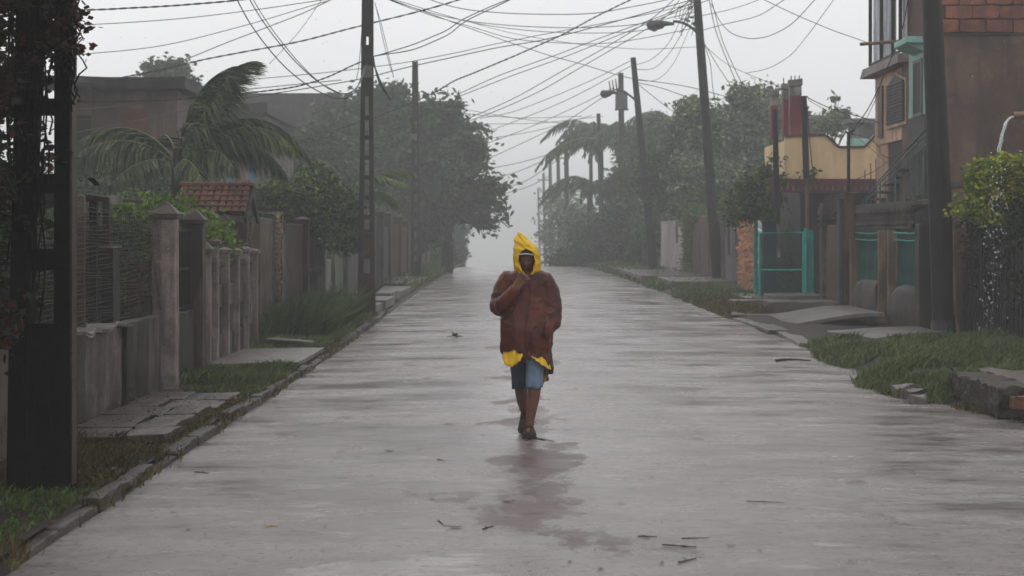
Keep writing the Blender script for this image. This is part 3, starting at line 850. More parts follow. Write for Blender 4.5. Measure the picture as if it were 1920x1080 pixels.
for k in range(30):        # sagging horizontal wires
    z0 = 0.94 + k*0.036
    pts = []
    for j in range(26):
        yy_ = 11.5 + j*(21.8-11.5)/25
        pts.append((XW-0.02+0.015*math.sin(j*1.7+k), yy_, z0 + 0.016*math.sin(yy_*2.1+k*0.7) + 0.02*mnoise.noise(Vector((yy_, k*0.9, 0)))))
    wm.tube(pts, 0.0032, 4, cap=False)
for j in range(130):
    yy_ = 11.5 + j*0.08
    pts = [(XW-0.02+0.01*math.sin(k*2+j), yy_+0.02*math.sin(k*1.4+j), 0.93+k*0.2) for k in range(6)]
    wm.tube(pts, 0.0022, 4, cap=False)
part('wire_mesh', wm, M_WIRE, w)

# canopy over the garden gate behind the mesh
c = thing('gate_canopy', 'low red-brown flat canopy with pale edge behind the wire mesh', 'canopy', (-4.55, 21, 0.1))
b = MB(); b.prism([(-5.1, 2.05), (-4.75, 2.17), (-4.35, 2.16), (-3.97, 2.12), (-3.97, 2.09), (-4.35, 2.11), (-4.75, 2.10), (-5.1, 1.99)], 'y', 20.2, 21.4); part('roof_sheet', b, M_MAROON, c)
b = MB(); b.box(-4.12, -3.95, 20.16, 20.198, 2.06, 2.15); part('edge_flashing', b, M_WHITEP, c)
for xx in (-4.95, -4.3):
    b = MB(); b.rbox(xx-0.04, xx+0.04, 20.4, 20.5, 0.1, 2.09, 0.4, 0.006); part('support_post', b, M_WOODD, c)
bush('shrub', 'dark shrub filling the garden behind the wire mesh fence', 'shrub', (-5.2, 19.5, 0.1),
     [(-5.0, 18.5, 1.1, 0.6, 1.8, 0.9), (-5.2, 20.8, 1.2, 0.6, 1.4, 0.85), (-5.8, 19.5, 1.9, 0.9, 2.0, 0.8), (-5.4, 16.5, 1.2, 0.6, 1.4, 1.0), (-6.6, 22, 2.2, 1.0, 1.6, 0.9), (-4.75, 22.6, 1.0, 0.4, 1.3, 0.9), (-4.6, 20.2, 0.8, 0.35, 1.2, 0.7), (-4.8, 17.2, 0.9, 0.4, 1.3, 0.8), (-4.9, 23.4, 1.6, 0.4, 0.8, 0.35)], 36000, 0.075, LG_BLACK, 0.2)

# ---- gate pillars
def pillar(parent, x, y, hw, z0, z1, cap, mat, capmat=None, hx=None, nm='gate_pillar'):
    hx = hx or hw
    b = MB(); b.rbox(x-hx, x+hx, y-hw, y+hw, z0, z1, 0.14, 0.007)
    part(nm, b, mat, parent)
    if cap > 0:
        b = MB()
        b.frustum(x, y, z1+0.002, z1+0.05, hx+0.022, hw+0.022, hx+0.03, hw+0.03)
        b.frustum(x, y, z1+0.0505, z1+0.05+cap, hx+0.03, hw+0.03, 0.02, 0.02)
        part('pillar_cap', b, capmat or mat, parent)
g1 = thing('garden_gate', 'tall pair of concrete gate pillars with pyramid caps and black mesh gate', 'gate', (XW, 23, 0.1))
M_PILL = surface('pinkish_pillar', (0.40, 0.33, 0.30), (0.20, 0.16, 0.145), rough=0.45, wet=0.72, grime=0.5, scale=3.0, streak=0.55, streak_col=(0.08, 0.07, 0.06), dirt=0.4)
pillar(g1, -3.82, 21.95, 0.13, 0.02, 1.93, 0.14, M_PILL, M_WALLG)
pillar(g1, -3.84, 24.0, 0.13, 0.02, 1.88, 0.13, M_WALLG, M_WALLG)
b = MB(); b.rbox(-3.9, -3.79, 22.1, 23.85, 0.02, 0.86, 0.2, 0.02); part('low_wall', b, M_DARKWALL, g1)
b = MB()
for k in range(20): b.tube([(-3.86, 22.15+k*0.088, 0.88), (-3.86, 22.15+k*0.088, 1.82)], 0.007, 5)
for z_ in (0.9, 1.35, 1.8): b.box(-3.875, -3.845, 22.1, 23.86, z_-0.015, z_+0.015)
part('bar_grille', b, M_BLACKM, g1)
b = MB(); b.box(-3.905, -3.885, 22.12, 23.84, 0.88, 1.62); part('black_sheet', b, M_BLACKM, g1)

# ---- low picket fence, D 24.6-30
f1 = thing('picket_fence', 'low concrete fence of narrow posts and pierced panels beyond the tall pillars', 'fence', (-3.88, 27, 0.1))
pillar(f1, -3.86, 24.95, 0.09, 0.02, 1.52, 0.10, M_PILL, surface('yellow_cap', (0.34, 0.30, 0.2), (0.2, 0.17, 0.12), rough=0.45), nm='fence_post')
ys_ = [25.9, 26.9, 27.9, 28.9, 29.9]
hh_ = [1.62, 1.5, 1.48, 1.5, 1.46]
for y_, h_ in zip(ys_, hh_): pillar(f1, -3.88, y_, 0.065, 0.02, h_, 0.03, M_PILL, nm='fence_post')
prev = 25.05
for y_ in ys_:
    a, c_ = prev+0.0, y_-0.068
    b = MB(); b.rbox(-3.94, -3.88, a, c_, 0.02, 0.42, 0.2, 0.01); part('panel', b, M_WALLG, f1)
    b = MB(); b.rbox(-3.94, -3.88, a, c_, 0.78, 1.08, 0.2, 0.01); part('panel', b, M_PINK, f1)
    m_ = 3
    for k in range(m_):
        yk = a + (c_-a)*(k+0.5)/m_
        b = MB(); b.rbox(-3.935, -3.885, yk-0.075, yk+0.075, 0.425, 0.775, 0.2, 0.006); part('baluster', b, M_WHITEP if (k+int(y_)) % 2 else M_WALLG, f1)
    b = MB(); b.rbox(-3.93, -3.87, a, c_, 1.33, 1.41, 0.3, 0.008); part('top_rail', b, M_WALLG, f1)
    prev = y_ + 0.068
bw = thing('garden_wall', 'dark red-brown brick wall seen through the low picket fence', 'wall', (-4.9, 27, 0.1))
b = MB(); b.rbox(-4.75, -4.6, 24.5, 30.2, 0.02, 1.42, 0.4, 0.03); part('panel', b, M_BRICKD, bw)
bush('shrub', 'bright green leafy shrub behind the two gate pillars', 'shrub', (-4.7, 25.5, 0.1),
     [(-4.3, 25.4, 2.0, 0.34, 0.7, 0.24), (-4.2, 26.2, 1.85, 0.4, 0.8, 0.25), (-4.75, 25.5, 1.9, 0.5, 0.8, 0.35), (-4.1, 27.3, 1.65, 0.3, 0.6, 0.22), (-4.35, 26.0, 1.5, 0.4, 1.0, 0.35)], 9000, 0.07, LG_BRIGHT, 0.16)
bush('shrub', 'dark green hedge under and behind the blown palm', 'shrub', (-7.2, 40, 0.1),
     [(-8.0, 39.5, 2.1, 1.3, 0.8, 0.85), (-6.3, 39.8, 2.1, 1.2, 0.7, 0.8), (-5.4, 39, 1.8, 0.9, 0.8, 0.7), (-7.2, 30.5, 1.2, 1.6, 1.0, 0.7), (-8.6, 38.8, 1.4, 1.4, 0.8, 1.0), (-6.6, 38.6, 1.2, 1.4, 0.8, 0.9)], 24000, 0.11, LG_DARK_HAZED, 0.28)
bush('shrub', 'tall loose shrub under the left end of the palm fronds', 'shrub', (-8.9, 42, 0.1),
     [(-8.9, 42, 2.7, 0.9, 1.0, 0.8), (-8.0, 43, 2.4, 0.8, 1.0, 0.7), (-9.8, 42, 2.3, 1.0, 1.0, 1.0)], 7000, 0.12, LG_MID, 0.3)

# ---- tiled roof over an entrance: D 29
tr = thing('entrance_roof', 'small gabled entrance roof of red clay tiles above the fence', 'roof', (-4.5, 29.6, 0.1))
ZR, ZE = 2.47, 2.06
x0, x1 = -4.98, -3.93
yr, ye = 30.0, 29.35
b = MB(); b.prism([(ye, ZE-0.03), (yr, ZR-0.03), (2*yr-ye, ZE-0.03)], 'x', x0+0.02, x1-0.02); part('gable_body', b, M_WOODD, tr)
b = MB(); b.box(x0, x1-0.03, ye-0.05, ye-0.02, ZE-0.13, ZE-0.035); part('fascia_board', b, surface('grey_wood', (0.22, 0.18, 0.16), (0.12, 0.1, 0.09), rough=0.5, scale=4), tr)
b = MB(); b.prism([(ye-0.04, ZE-0.06), (yr, ZR-0.02), (2*yr-ye+0.04, ZE-0.06), (2*yr-ye+0.04, ZE-0.14), (yr, ZR-0.12), (ye-0.04, ZE-0.14)], 'x', x1-0.015, x1+0.03); part('barge_board', b, M_WOODD, tr)
tm_ = MB()
n_ = 7
arc = [(0.055*math.cos(math.pi*k/n_), 0.028*math.sin(math.pi*k/n_)) for k in range(n_+1)]
V = []; 
for (yy_, zz_) in ((0, 0), (0.175, 0.0)):
    for (a, c_) in arc: V.append((a*(1.0 if yy_ == 0 else 0.85), yy_, c_ + zz_))
    for (a, c_) in reversed(arc): V.append((a*(1.0 if yy_ == 0 else 0.85)*0.8, yy_, c_ + zz_ - 0.012))
q_ = len(V)//2
Fc = [(i, (i+1) % q_, q_+(i+1) % q_, q_+i) for i in range(q_)] + [tuple(range(q_)), tuple(range(2*q_-1, q_-1, -1))]
tm_.add(V, Fc); tile_me = tm_.mesh('roof_tile'); tile_me.materials.append(M_TERRA)
sl = math.atan2(ZR-ZE, yr-ye); L_s = math.hypot(ZR-ZE, yr-ye)
for r_ in range(5):
    for c_ in range(10):
        o = link('roof_tile', tile_me, None, tr)
        s_ = r_*L_s/5 - 0.02
        o.location = Vector((x0+0.055+c_*(x1-x0-0.11)/9 + R.uniform(-.006, .006), ye + s_*math.cos(sl), ZE + s_*math.sin(sl) + 0.006 + 0.022)) - tr.location
        o.rotation_euler = (sl - 0.10 + R.uniform(-.03, .03), R.uniform(-.04, .04), R.uniform(-.03, .03))
        o.scale = (1, 1.0, 1)
rt = MB()
for c_ in range(6): rt.tube([(x0-0.02+c_*0.185, yr, ZR+0.03), (x0+0.17+c_*0.185, yr, ZR+0.018)], [0.055, 0.048], 8)
part('ridge_tiles', rt, M_TERRA, tr)
for xx in (x0+0.1, x1-0.12):
    b = MB(); b.rbox(xx-0.07, xx+0.07, 29.93, 30.07, 0.05, ZE-0.04, 0.4, 0.01); part('support_post', b, M_WALLG, tr)

# ---- sequence of street walls beyond
def wall_run(label, mat, ya, yb, h, x=-4.1, th=0.14, cap=None, pillars=(), pmat=None, ph=None, z0=0.0, nm='boundary_wall', group=None):
    z0 = z0 + gz(yb); h = h + gz((ya+yb)/2)*0.6
    w = thing(nm, label, 'wall', (x, (ya+yb)/2, z0+0.05), group)
    b = MB(); b.rbox(x-th/2, x+th/2, ya+0.004, yb-0.004, z0, h, max(0.25, (yb-ya)/20), 0.012); part('panel', b, mat, w)
    if cap:
        b = MB(); b.rbox(x-th/2-0.03, x+th/2+0.03, ya+0.006, yb-0.006, h+0.002, h+0.07, 0.5, 0.01); part('coping', b, cap, w)
    for py_ in pillars:
        pillar(w, x+0.03, py_, 0.13, z0, (ph or h+0.25) + gz(py_)*0.6, 0.06, pmat or mat, nm='pier')
    return w
s1 = thing('entrance_steps', 'dark brick entrance with two worn steps between fence and tan wall', 'steps', (-4.3, 30.9, 0.1))
b = MB(); b.rbox(-4.5, -4.15, 30.15, 31.5, 0.03, 0.32, 0.3, 0.02); part('lower_step', b, M_TERRA, s1)
b = MB(); b.rbox(-4.8, -4.505, 30.15, 31.5, 0.03, 0.62, 0.3, 0.02); part('upper_step', b, M_BRICKD, s1)
b = MB(); b.rbox(-5.0, -4.82, 30.15, 31.5, 0.03, 1.75, 0.3, 0.02); part('back_wall', b, M_BRICKD, s1)
wall_run('tall tan rendered wall left of the stacked stone column', M_TAN, 31.6, 33.3, 2.02, -4.07)
b = MB(); b.rbox(-4.16, -4.0, 33.32, 33.62, 0.02, 2.1, 0.4, 0.01)
single('gate_post', b, surface('dark_green_paint', (0.02, 0.05, 0.04), (0.012, 0.03, 0.025), rough=0.4), 'narrow dark green post beside the stacked stone column', 'post', (0,0,0))
sc_ = thing('stone_column', 'cream column of stacked split stones on the left street wall', 'column', (-4.05, 34.1, 0.1))
b = MB(); b.rbox(-4.15, -3.99, 33.85, 34.15, 0.02, 2.12, 0.5, 0.01); part('core', b, M_TAN, sc_)
M_STONE = surface('cream_stone', (0.46, 0.35, 0.24), (0.30, 0.2, 0.13), rough=0.45, scale=9, dirt=0.3)
sm_ = []
for v_ in range(4):
    k = MB(); k.rbox(-0.075, 0.075, -0.055, 0.055, -0.042, 0.042, 0.05, 0.02, 9+v_*3); me = k.mesh('stone'); me.materials.append(M_STONE); sm_.append(me)
z_ = 0.1
while z_ < 2.1:
    for dx in (0, 1):
        o = link('stone', sm_[R.randrange(4)], None, sc_, Vector((-4.14+dx*0.14+R.uniform(-.012, .012), 33.80+R.uniform(-.01, .01), z_+0.04)) - sc_.location)
        o.rotation_euler = (0, R.uniform(-.06, .06), R.uniform(-.1, .1)); o.scale = (R.uniform(0.85, 1.05), 1, R.uniform(0.85, 1.02))
    o = link('stone', sm_[R.randrange(4)], None, sc_, Vector((-3.965, 34.0+R.uniform(-.03, .03), z_+0.045)) - sc_.location); o.rotation_euler = (0, 0, 1.57)
    z_ += 0.088
wall_run('narrow tan wall strip just right of the stacked stone column', M_TAN, 34.4, 35.6, 1.75, -4.12)
b = MB(); b.box(-5.2, -3.9, 34.2, 34.35, 2.16, 2.2); single('maroon_beam', b, M_MAROON, 'thin maroon roof edge above the stone column', 'beam', (0,0,0))
wall_run('very dark maroon wall behind the tall weeds', M_MAROON, 35.7, 38.9, 1.95, -4.15, pillars=(39.1,), pmat=M_MAROON, ph=2.0)
g2 = thing('metal_gate', 'dark grey barred gate between maroon and whitish pillars', 'gate', (-4.15, 40.8, 0.1))
b = MB()
for k in range(22): b.tube([(-4.15, 39.35+k*0.14, 0.15), (-4.15, 39.35+k*0.14, 1.75)], 0.012, 5)
for z__ in (0.25, 1.0, 1.65): b.box(-4.17, -4.13, 39.3, 42.4, z__, z__+0.04)
part('bars', b, M_BLACKM, g2)
b = MB(); b.box(-4.22, -4.2, 39.3, 42.4, 0.15, 1.2); part('lower_sheet', b, M_WOODD, g2)
w = wall_run('peeling white wall stub with two pillars behind the leafy tree', M_WHITEP, 42.6, 45.2, 1.2, -4.15, pillars=(42.7, 45.1), pmat=M_WHITEP, ph=1.75)
M_LIME = surface('lime_paint', (0.30, 0.36, 0.19), (0.2, 0.25, 0.13), rough=0.5, scale=2, streak=0.4, dirt=0.3)
M_ORANGE = surface('orange_paint', (0.55, 0.25, 0.09), (0.40, 0.17, 0.06), rough=0.5, scale=2, streak=0.3, dirt=0.3)
wall_run('pale green painted wall between the leafy tree and orange house', M_LIME, 45.8, 47.8, 1.95, -4.12)
wall_run('lavender grey low wall under the orange house front', surface('lavender_grey', (0.30, 0.27, 0.27), (0.2, 0.18, 0.18), rough=0.5, streak=0.5), 48.2, 53, 1.25, -4.05)
h_ = thing('orange_house', 'small orange painted house front behind the second pole', 'house', (-6, 50, 0.1))
b = MB(); b.rbox(-7.2, -4.22, 48.3, 53.2, 0.05, 2.15, 0.6, 0.02); part('wall', b, M_ORANGE, h_)
b = MB(); b.box(-7.4, -4.1, 48.1, 53.4, 2.152, 2.27); part('roof', b, M_DARKWALL, h_)
b = MB(); b.box(-5.2, -4.6, 48.262, 48.29, 0.9, 1.7); part('window', b, M_BLACKM, h_)
M_GREYW = surface('grey_render', (0.20, 0.19, 0.18), (0.12, 0.11, 0.105), rough=0.5, scale=2, streak=0.5)
wall_run('tall maroon wall just beyond the second pole', M_MAROON, 53.6, 61, 2.35, -4.2)
wall_run('weathered grey wall beyond the tall maroon wall', M_GREYW, 61.3, 66, 2.0, -4.15, pillars=(62, 65.7), ph=2.4)
wall_run('dull red wall close to the third pole', M_BRICKD, 66.5, 73, 2.1, -4.2, pillars=(66.7, 72.8), pmat=M_WALLG)
wall_run('ochre wall behind the third pole on the left', M_TAN, 74, 80, 2.0, -4.3, pillars=(74.2, 79.8))
wall_run('grey wall under the big hazy tree', M_GREYW, 81, 92, 1.9, -4.3, pillars=(84, 88))
wall_run('last pale wall fading into mist on the left', M_PINK, 93, 108, 2.0, -4.5, pillars=(96, 102))
wall_run('dark hazy wall beyond the big tree on the left', M_DARKWALL, 110, 150, 2.0, -4.8)

# ---- coconut palm blown by the wind
DP = 37.0
pm = thing('coconut_palm', 'young coconut palm with fronds blown to the right', 'palm', (X(325, DP), DP, 0.1))
b = MB(); b.tube([(X(322, DP), DP, 0.05), (X(326, DP), DP, 1.2), (X(330, DP), DP, 2.4), (X(334, DP), DP, 3.35)], [0.2, 0.15, 0.13, 0.09], 9); part('trunk', b, M_BARK, pm, smooth=True)
def fr(pts, dy, L_, **kw):
    L_ *= 1.18; kw['width'] = 0.034; kw['nl'] = int(kw.get('nl', 46)*1.35)
    """midrib through photo points, dy = how far it leans away from or towards the road's near end"""
    n = len(pts); ctrl = [P(px, py, DP) + Vector((0, dy*i/(n-1), 0)) for i, (px, py) in enumerate(pts)]
    frond(pm, ctrl, L_, **kw)
W = Vector((1.0, 0, -0.15))
fr([(335, 300), (360, 190), (400, 130), (465, 112)], 0.4, 0.85, wind=Vector((1.3,0,-0.15)), nl=110, droop=0.22)
fr([(335, 300), (345, 210), (375, 150), (440, 128)], -0.3, 0.85, wind=Vector((1.3,0,-0.25)), nl=96, droop=0.3)
fr([(338, 300), (370, 230), (420, 170), (440, 150)], -0.8, 0.7, wind=Vector((0.8,0,-0.7)), nl=60, droop=0.6)
fr([(338, 302), (400, 215), (500, 180), (572, 290)], 0.2, 0.78, wind=Vector((0.6,0,-0.5)), nl=120, droop=0.6)
fr([(338, 304), (410, 235), (510, 215), (560, 285)], -0.9, 0.70, wind=Vector((0.55,0,-0.55)), nl=110, droop=0.65)
fr([(338, 305), (390, 250), (470, 235), (520, 320)], 1.0, 0.7, wind=Vector((0.4,0,-0.7)), nl=100, droop=1.0)
fr([(335, 308), (380, 275), (430, 275), (455, 320)], -1.2, 0.6, wind=Vector((0.3,0,-0.7)), nl=54, droop=1.0)
fr([(330, 305), (280, 232), (210, 222), (142, 258)], 0.5, 0.72, wind=Vector((0.3,0,-0.4)), nl=105, droop=0.5)
fr([(330, 306), (275, 255), (205, 250), (146, 300)], -0.6, 0.66, wind=Vector((0.35,0,-0.5)), nl=96, droop=0.8)
fr([(330, 308), (290, 265), (230, 275), (185, 345)], 0.9, 0.62, wind=Vector((0.35,0,-0.5)), nl=56, droop=0.8)
fr([(332, 310), (300, 290), (265, 305), (235, 350)], -1.4, 0.55, wind=Vector((0.3,0,-0.5)), nl=50, droop=0.8)
fr([(336, 310), (350, 290), (385, 305), (405, 355)], -1.5, 0.5, wind=Vector((0.3,0,-0.5)), nl=46, droop=0.8)
fr([(333, 300), (310, 240), (290, 240), (262, 262)], 1.4, 0.55, wind=Vector((0.6,0,-0.3)), nl=46, droop=0.5)

# ---- houses behind
M_HAZEB = surface('old_brown_render', (0.17, 0.125, 0.10), (0.11, 0.082, 0.068), wet=0.85, grime=0.35, rough=0.6, scale=0.8, streak=0.5, dirt=0.3)
hs_ = thing('flat_roofed_house', 'old two-storey brown house with flat slab roof behind the palm', 'house', (-9.2, 49, 0.05))
b = MB(); b.rbox(-10.6, -8.0, 47.6, 55, 0.0, 5.2, 0.7, 0.02); part('wall', b, M_HAZEB, hs_)
b = MB(); b.rbox(-10.8, -7.75, 47.2, 55.2, 5.205, 5.5, 0.8, 0.03); part('roof', b, M_DARKWALL, hs_)
b = MB(); b.rbox(-13.5, -9.9, 45.0, 47.1, 5.15, 5.35, 0.8, 0.02); part('porch_slab', b, M_DARKWALL, hs_)
for xx in (-12.5, -10.9, -10.1):
    b = MB(); b.rbox(xx-0.12, xx+0.12, 45.2, 45.45, 0.0, 5.148, 0.8, 0.01); part('porch_column', b, M_HAZEB, hs_)
b = MB(); b.rbox(-9.3, -8.75, 47.56, 47.59, 4.1, 4.75, 0.4, 0.01); part('patched_brick', b, surface('orange_patch', (0.33, 0.13, 0.06), (0.24, 0.09, 0.045), rough=0.6, scale=3), hs_)
for xx in (-10.3, ):
    b = MB(); b.box(xx-0.25, xx+0.25, 47.565, 47.59, 3.6, 4.6); part('window', b, M_BLACKM, hs_)
hp = thing('pale_house', 'pale house with pinkish wall and blue-grey windows behind the palm', 'house', (-9, 61, 0.05))
M_PALE = surface('pale_render', (0.44, 0.40, 0.38), (0.32, 0.29, 0.28), rough=0.6, scale=0.9, streak=0.4, dirt=0.3)
b = MB(); b.rbox(-12.5, -7.45, 60, 68, 0.0, 4.55, 0.7, 0.02); part('wall', b, M_PALE, hp)
b = MB(); b.rbox(-12.8, -7.2, 59.6, 68.3, 4.552, 4.75, 0.8, 0.02); part('roof', b, M_DARKWALL, hp)
b = MB(); b.rbox(-9.2, -7.3, 59.2, 59.95, 2.62, 2.78, 0.5, 0.01); part('balcony_slab', b, M_WHITEP, hp)
b = MB(); b.rbox(-9.2, -7.3, 59.2, 59.26, 2.785, 3.25, 0.4, 0.01); part('balcony_wall', b, M_PALE, hp)
for (xa, xb) in ((-8.65, -8.3), (-7.95, -7.7)):
    f_ = MB(); f_.box(xa-0.05, xb+0.05, 59.955, 59.985, 3.2, 4.3); fo = part('window', f_, M_WHITEP, hp)
    q = MB(); q.box(xa, xb, 59.94, 59.954, 3.26, 4.24); part('pane', q, plain('blue_glass', (0.12, 0.2, 0.28), rough=0.15), fo)
b = MB(); b.rbox(-8.28, -8.0, 59.94, 59.985, 3.3, 4.3, 0.4, 0.01); part('pink_panel', b, surface('pink_paint', (0.45, 0.27, 0.22), (0.35, 0.2, 0.17), rough=0.6), hp)
hb = thing('large_building', 'large grey hazy building behind the left trees', 'building', (-12, 115, 0.05))
b = MB(); b.rbox(-15.5, -9.6, 108, 125, 0.0, 8.9, 1.2, 0.03); part('wall', b, M_GREYW, hb)
b = MB(); b.box(-15.8, -9.3, 107.6, 125.3, 8.903, 9.4); part('roof', b, M_DARKWALL, hb)
for k in range(4):
    for r_ in range(2):
        b = MB(); b.box(-15+k*1.4, -14.2+k*1.4, 107.96, 107.99, 4.6+r_*2.3, 5.8+r_*2.3); part('window', b, M_BLACKM, hb)
hh = thing('low_roof_house', 'dark flat-roofed house end between palm and second pole', 'house', (-10, 75, 0.05))
b = MB(); b.rbox(-14.0, -9.0, 72, 82, 0.0, 6.1, 1.0, 0.03); part('wall', b, M_GREYW, hh)
b = MB(); b.box(-14.3, -8.8, 71.6, 82.3, 6.103, 6.5); part('roof', b, M_DARKWALL, hh)
for k in range(3):
    b = MB(); b.box(-13.2+k*1.4, -12.5+k*1.4, 71.95, 71.99, 4.0, 5.2); part('window', b, M_BLACKM, hh)

# ---- trees on the left
tree('small_tree', 'leafy mid-green tree leaning over the wall before the second pole', 'tree', (X(603, 43), 41.5, 0.1), 1.5,
     [(X(560, 42), 42, Z(370, 42), 0.95, 0.9, 0.42), (X(620, 42), 42, Z(395, 42), 0.7, 0.8, 0.45), (X(540, 42), 42, Z(420, 42), 0.7, 0.8, 0.35), (X(645, 42), 41.5, Z(440, 42), 0.33, 0.6, 0.38), (X(590, 42), 42.4, Z(335, 42), 0.4, 0.6, 0.25), (X(600, 42), 42, Z(430, 42), 0.6, 0.7, 0.35)],
     15000, 0.11, LG_MID, 0.22, 0.09)
DT = 92.0
def lobp(px, py, rx, rz, D, ry=None): s = D/F; return (X(px, D), D + R.uniform(-1.5, 1.5), Z(py, D), rx*s, (ry or rx)*s, rz*s)
tree('broad_tree', 'big dark broad-crowned tree fading in mist on the left', 'tree', (X(842, DT)-0.1, DT, 0.1), 3.2,
     [lobp(700, 210, 70, 48, DT), lobp(800, 235, 70, 45, DT), lobp(640, 250, 60, 60, DT), lobp(860, 300, 52, 50, DT), lobp(760, 300, 95, 70, DT), lobp(890, 255, 26, 18, DT), lobp(840, 205, 30, 22, DT), lobp(905, 360, 38, 34, DT),
      lobp(840, 370, 60, 50, DT), lobp(930, 395, 17, 20, DT), lobp(900, 415, 26, 14, DT), lobp(680, 340, 90, 60, DT), lobp(760, 390, 70, 45, DT), lobp(740, 180, 28, 20, DT), lobp(800, 440, 40, 22, DT)],
     40000, 0.33, LG_DARK_HAZED, 0.55, 0.30, shell=0.45, per=26)
tree('far_tree', 'grey-green tree standing in front of the large hazy building', 'tree', (X(600, 80), 80, 0.1), 2.5,
     [lobp(600, 300, 60, 45, 80), lobp(560, 350, 60, 40, 80), lobp(640, 360, 70, 50, 80), lobp(590, 260, 30, 22, 80)], 14000, 0.26, LG_DARK_HAZED, 0.5, 0.2, shell=0.4)
tree('far_tree', 'round hazy tree rising above the flat-roofed house roof', 'tree', (X(325, 90), 90, 0.1), 5,
     [lobp(320, 150, 38, 32, 90), lobp(345, 170, 28, 30, 90), lobp(300, 175, 26, 26, 90), lobp(330, 200, 50, 40, 90), lobp(335, 125, 15, 12, 90)], 11000, 0.26, LG_DARK_HAZED, 0.42, 0.2, shell=0.4)
# banana-like pale fronds behind the second pole
bp_ = thing('banana_plant', 'pale arching palm fronds beyond the second pole', 'palm', (X(650, 56), 56, 0.1))
b = MB(); b.tube([(X(645, 56), 56, 0.05), (X(650, 56), 56, 2.4)], [0.12, 0.08], 8); part('trunk', b, M_BARK, bp_, smooth=True)
M_PFROND = leafmat('pale_frond', (0.06, 0.08, 0.03), (0.13, 0.16, 0.06), (0.22, 0.23, 0.08), trans=0.3)
for (pts_, dy) in (([(650, 380), (690, 325), (740, 305), (775, 325)], 0.5), ([(650, 380), (660, 330), (700, 320), (760, 345)], -1.0), ([(650, 380), (600, 320), (570, 300), (545, 330)], 0.6), ([(650, 380), (620, 330), (590, 330), (560, 370)], -0.9), ([(650, 380), (640, 310), (600, 290), (580, 300)], 0.2), ([(650, 382), (690, 350), (720, 350), (740, 385)], 1.4)):
    frond(bp_, [P(a, c_, 56) + Vector((0, dy*i/3, 0)) for i, (a, c_) in enumerate(pts_)], 0.6, nl=44, width=0.07, droop=0.5, mat=M_PFROND, wind=Vector((0.5, 0, -0.3)))
bush('shrub', 'misty roadside bush at the far left of the road end', 'shrub', (-4.2, 112, 0.1),
     [(-4.6, 112, 1.0, 1.2, 3, 1.0), (-3.7, 112, 0.4, 0.7, 3, 0.5), (-5.4, 116, 2.4, 1.6, 3, 2.0)], 11000, 0.17, LG_MID, 0.22)
bush('shrub', 'hazy shrubs leaning over the grey wall near the third pole', 'shrub', (-5.6, 78, 0.1),
     [(-5.4, 76, 1.9, 0.7, 3, 0.8), (-5.2, 84, 1.9, 0.7, 3.5, 0.9), (-5.6, 66, 2.2, 0.8, 3, 0.7)], 9000, 0.16, LG_DARK_HAZED, 0.35)
for i, (px, py, rx, rz, D) in enumerate(((852, 410, 30, 60, 150), (826, 390, 44, 60, 175))):
    tree('far_tree', ('faint tree ghosting in mist just right of the big tree', 'faintest tree at the far left end of the road')[i], 'tree', (X(px, D), D, 0), 2.5,
         [lobp(px, py, rx, rz, D), lobp(px-30, py+10, rx, rz*0.8, D), lobp(px-8, py+60, rx, rz*0.6, D)], 11000, 0.32, LG_DARK_HAZED, 0.4, 0.2)
# ------------------------------------------------------------------ RIGHT SIDE
M_BROWN = surface('wet_brown_render', (0.19, 0.118, 0.085), (0.095, 0.064, 0.052), wet=0.8, grime=0.4, rough=0.6, scale=0.9, streak=0.45, streak_col=(0.05, 0.036, 0.032), dirt=0.35, bump=0.3)
M_BLOCK = surface('red_clay_block', (0.30, 0.12, 0.075), (0.17, 0.065, 0.045), wet=0.85, grime=0.4, rough=0.5, scale=4, streak=0.45, streak_col=(0.07, 0.03, 0.022), dirt=0.5)
M_MORTAR = surface('mortar', (0.20, 0.105, 0.075), (0.10, 0.055, 0.04), rough=0.6, scale=5)
M_TEAL = surface('faded_teal_paint', (0.36, 0.62, 0.54), (0.26, 0.47, 0.40), rough=0.45, scale=2, streak=0.35, streak_col=(0.12, 0.17, 0.15), dirt=0.3, grime=0.2, wet=0.9)
M_TEALD = surface('teal_enamel', (0.02, 0.36, 0.32), (0.015, 0.24, 0.215), rough=0.35, scale=6, dirt=0.2, bump=0.1, wet=1.0, grime=0.15)
M_GREENT = surface('dark_green_tarp', (0.010, 0.15, 0.115), (0.005, 0.085, 0.065), rough=0.6, spec=0.08, grime=0.2, scale=2.5, dirt=0.2)
M_PEACH = surface('peach_render', (0.62, 0.42, 0.29), (0.45, 0.29, 0.20), wet=0.9, grime=0.3, rough=0.5, scale=1.5, streak=0.45, streak_col=(0.14, 0.10, 0.08), dirt=0.4)
M_CREAM = surface('cream_yellow_render', (0.74, 0.57, 0.35), (0.64, 0.48, 0.29), rough=0.55, scale=1.2, streak=0.25, streak_col=(0.45, 0.32, 0.18), dirt=0.15, wet=1.05, grime=0.12)
M_BROWNT = plain('brown_trim', (0.085, 0.035, 0.03), rough=0.45)
M_ROCK = surface('orange_rock', (0.62, 0.33, 0.19), (0.42, 0.2, 0.11), rough=0.5, scale=8, wet=0.9, grime=0.2, dirt=0.4, bump=0.8, bscale=35)
M_DARKB = surface('dark_brown_wall', (0.075, 0.055, 0.048), (0.045, 0.034, 0.03), rough=0.5, scale=2, streak=0.5, dirt=0.4)
M_HUMP = surface('rough_grey_plaster', (0.21, 0.18, 0.165), (0.07, 0.06, 0.054), rough=0.5, scale=4, streak=0.6, dirt=0.6, bump=0.8, bscale=24)
M_WOODP = surface('pale_post_edge', (0.55, 0.39, 0.25), (0.36, 0.25, 0.16), rough=0.45, scale=5, streak=0.4)

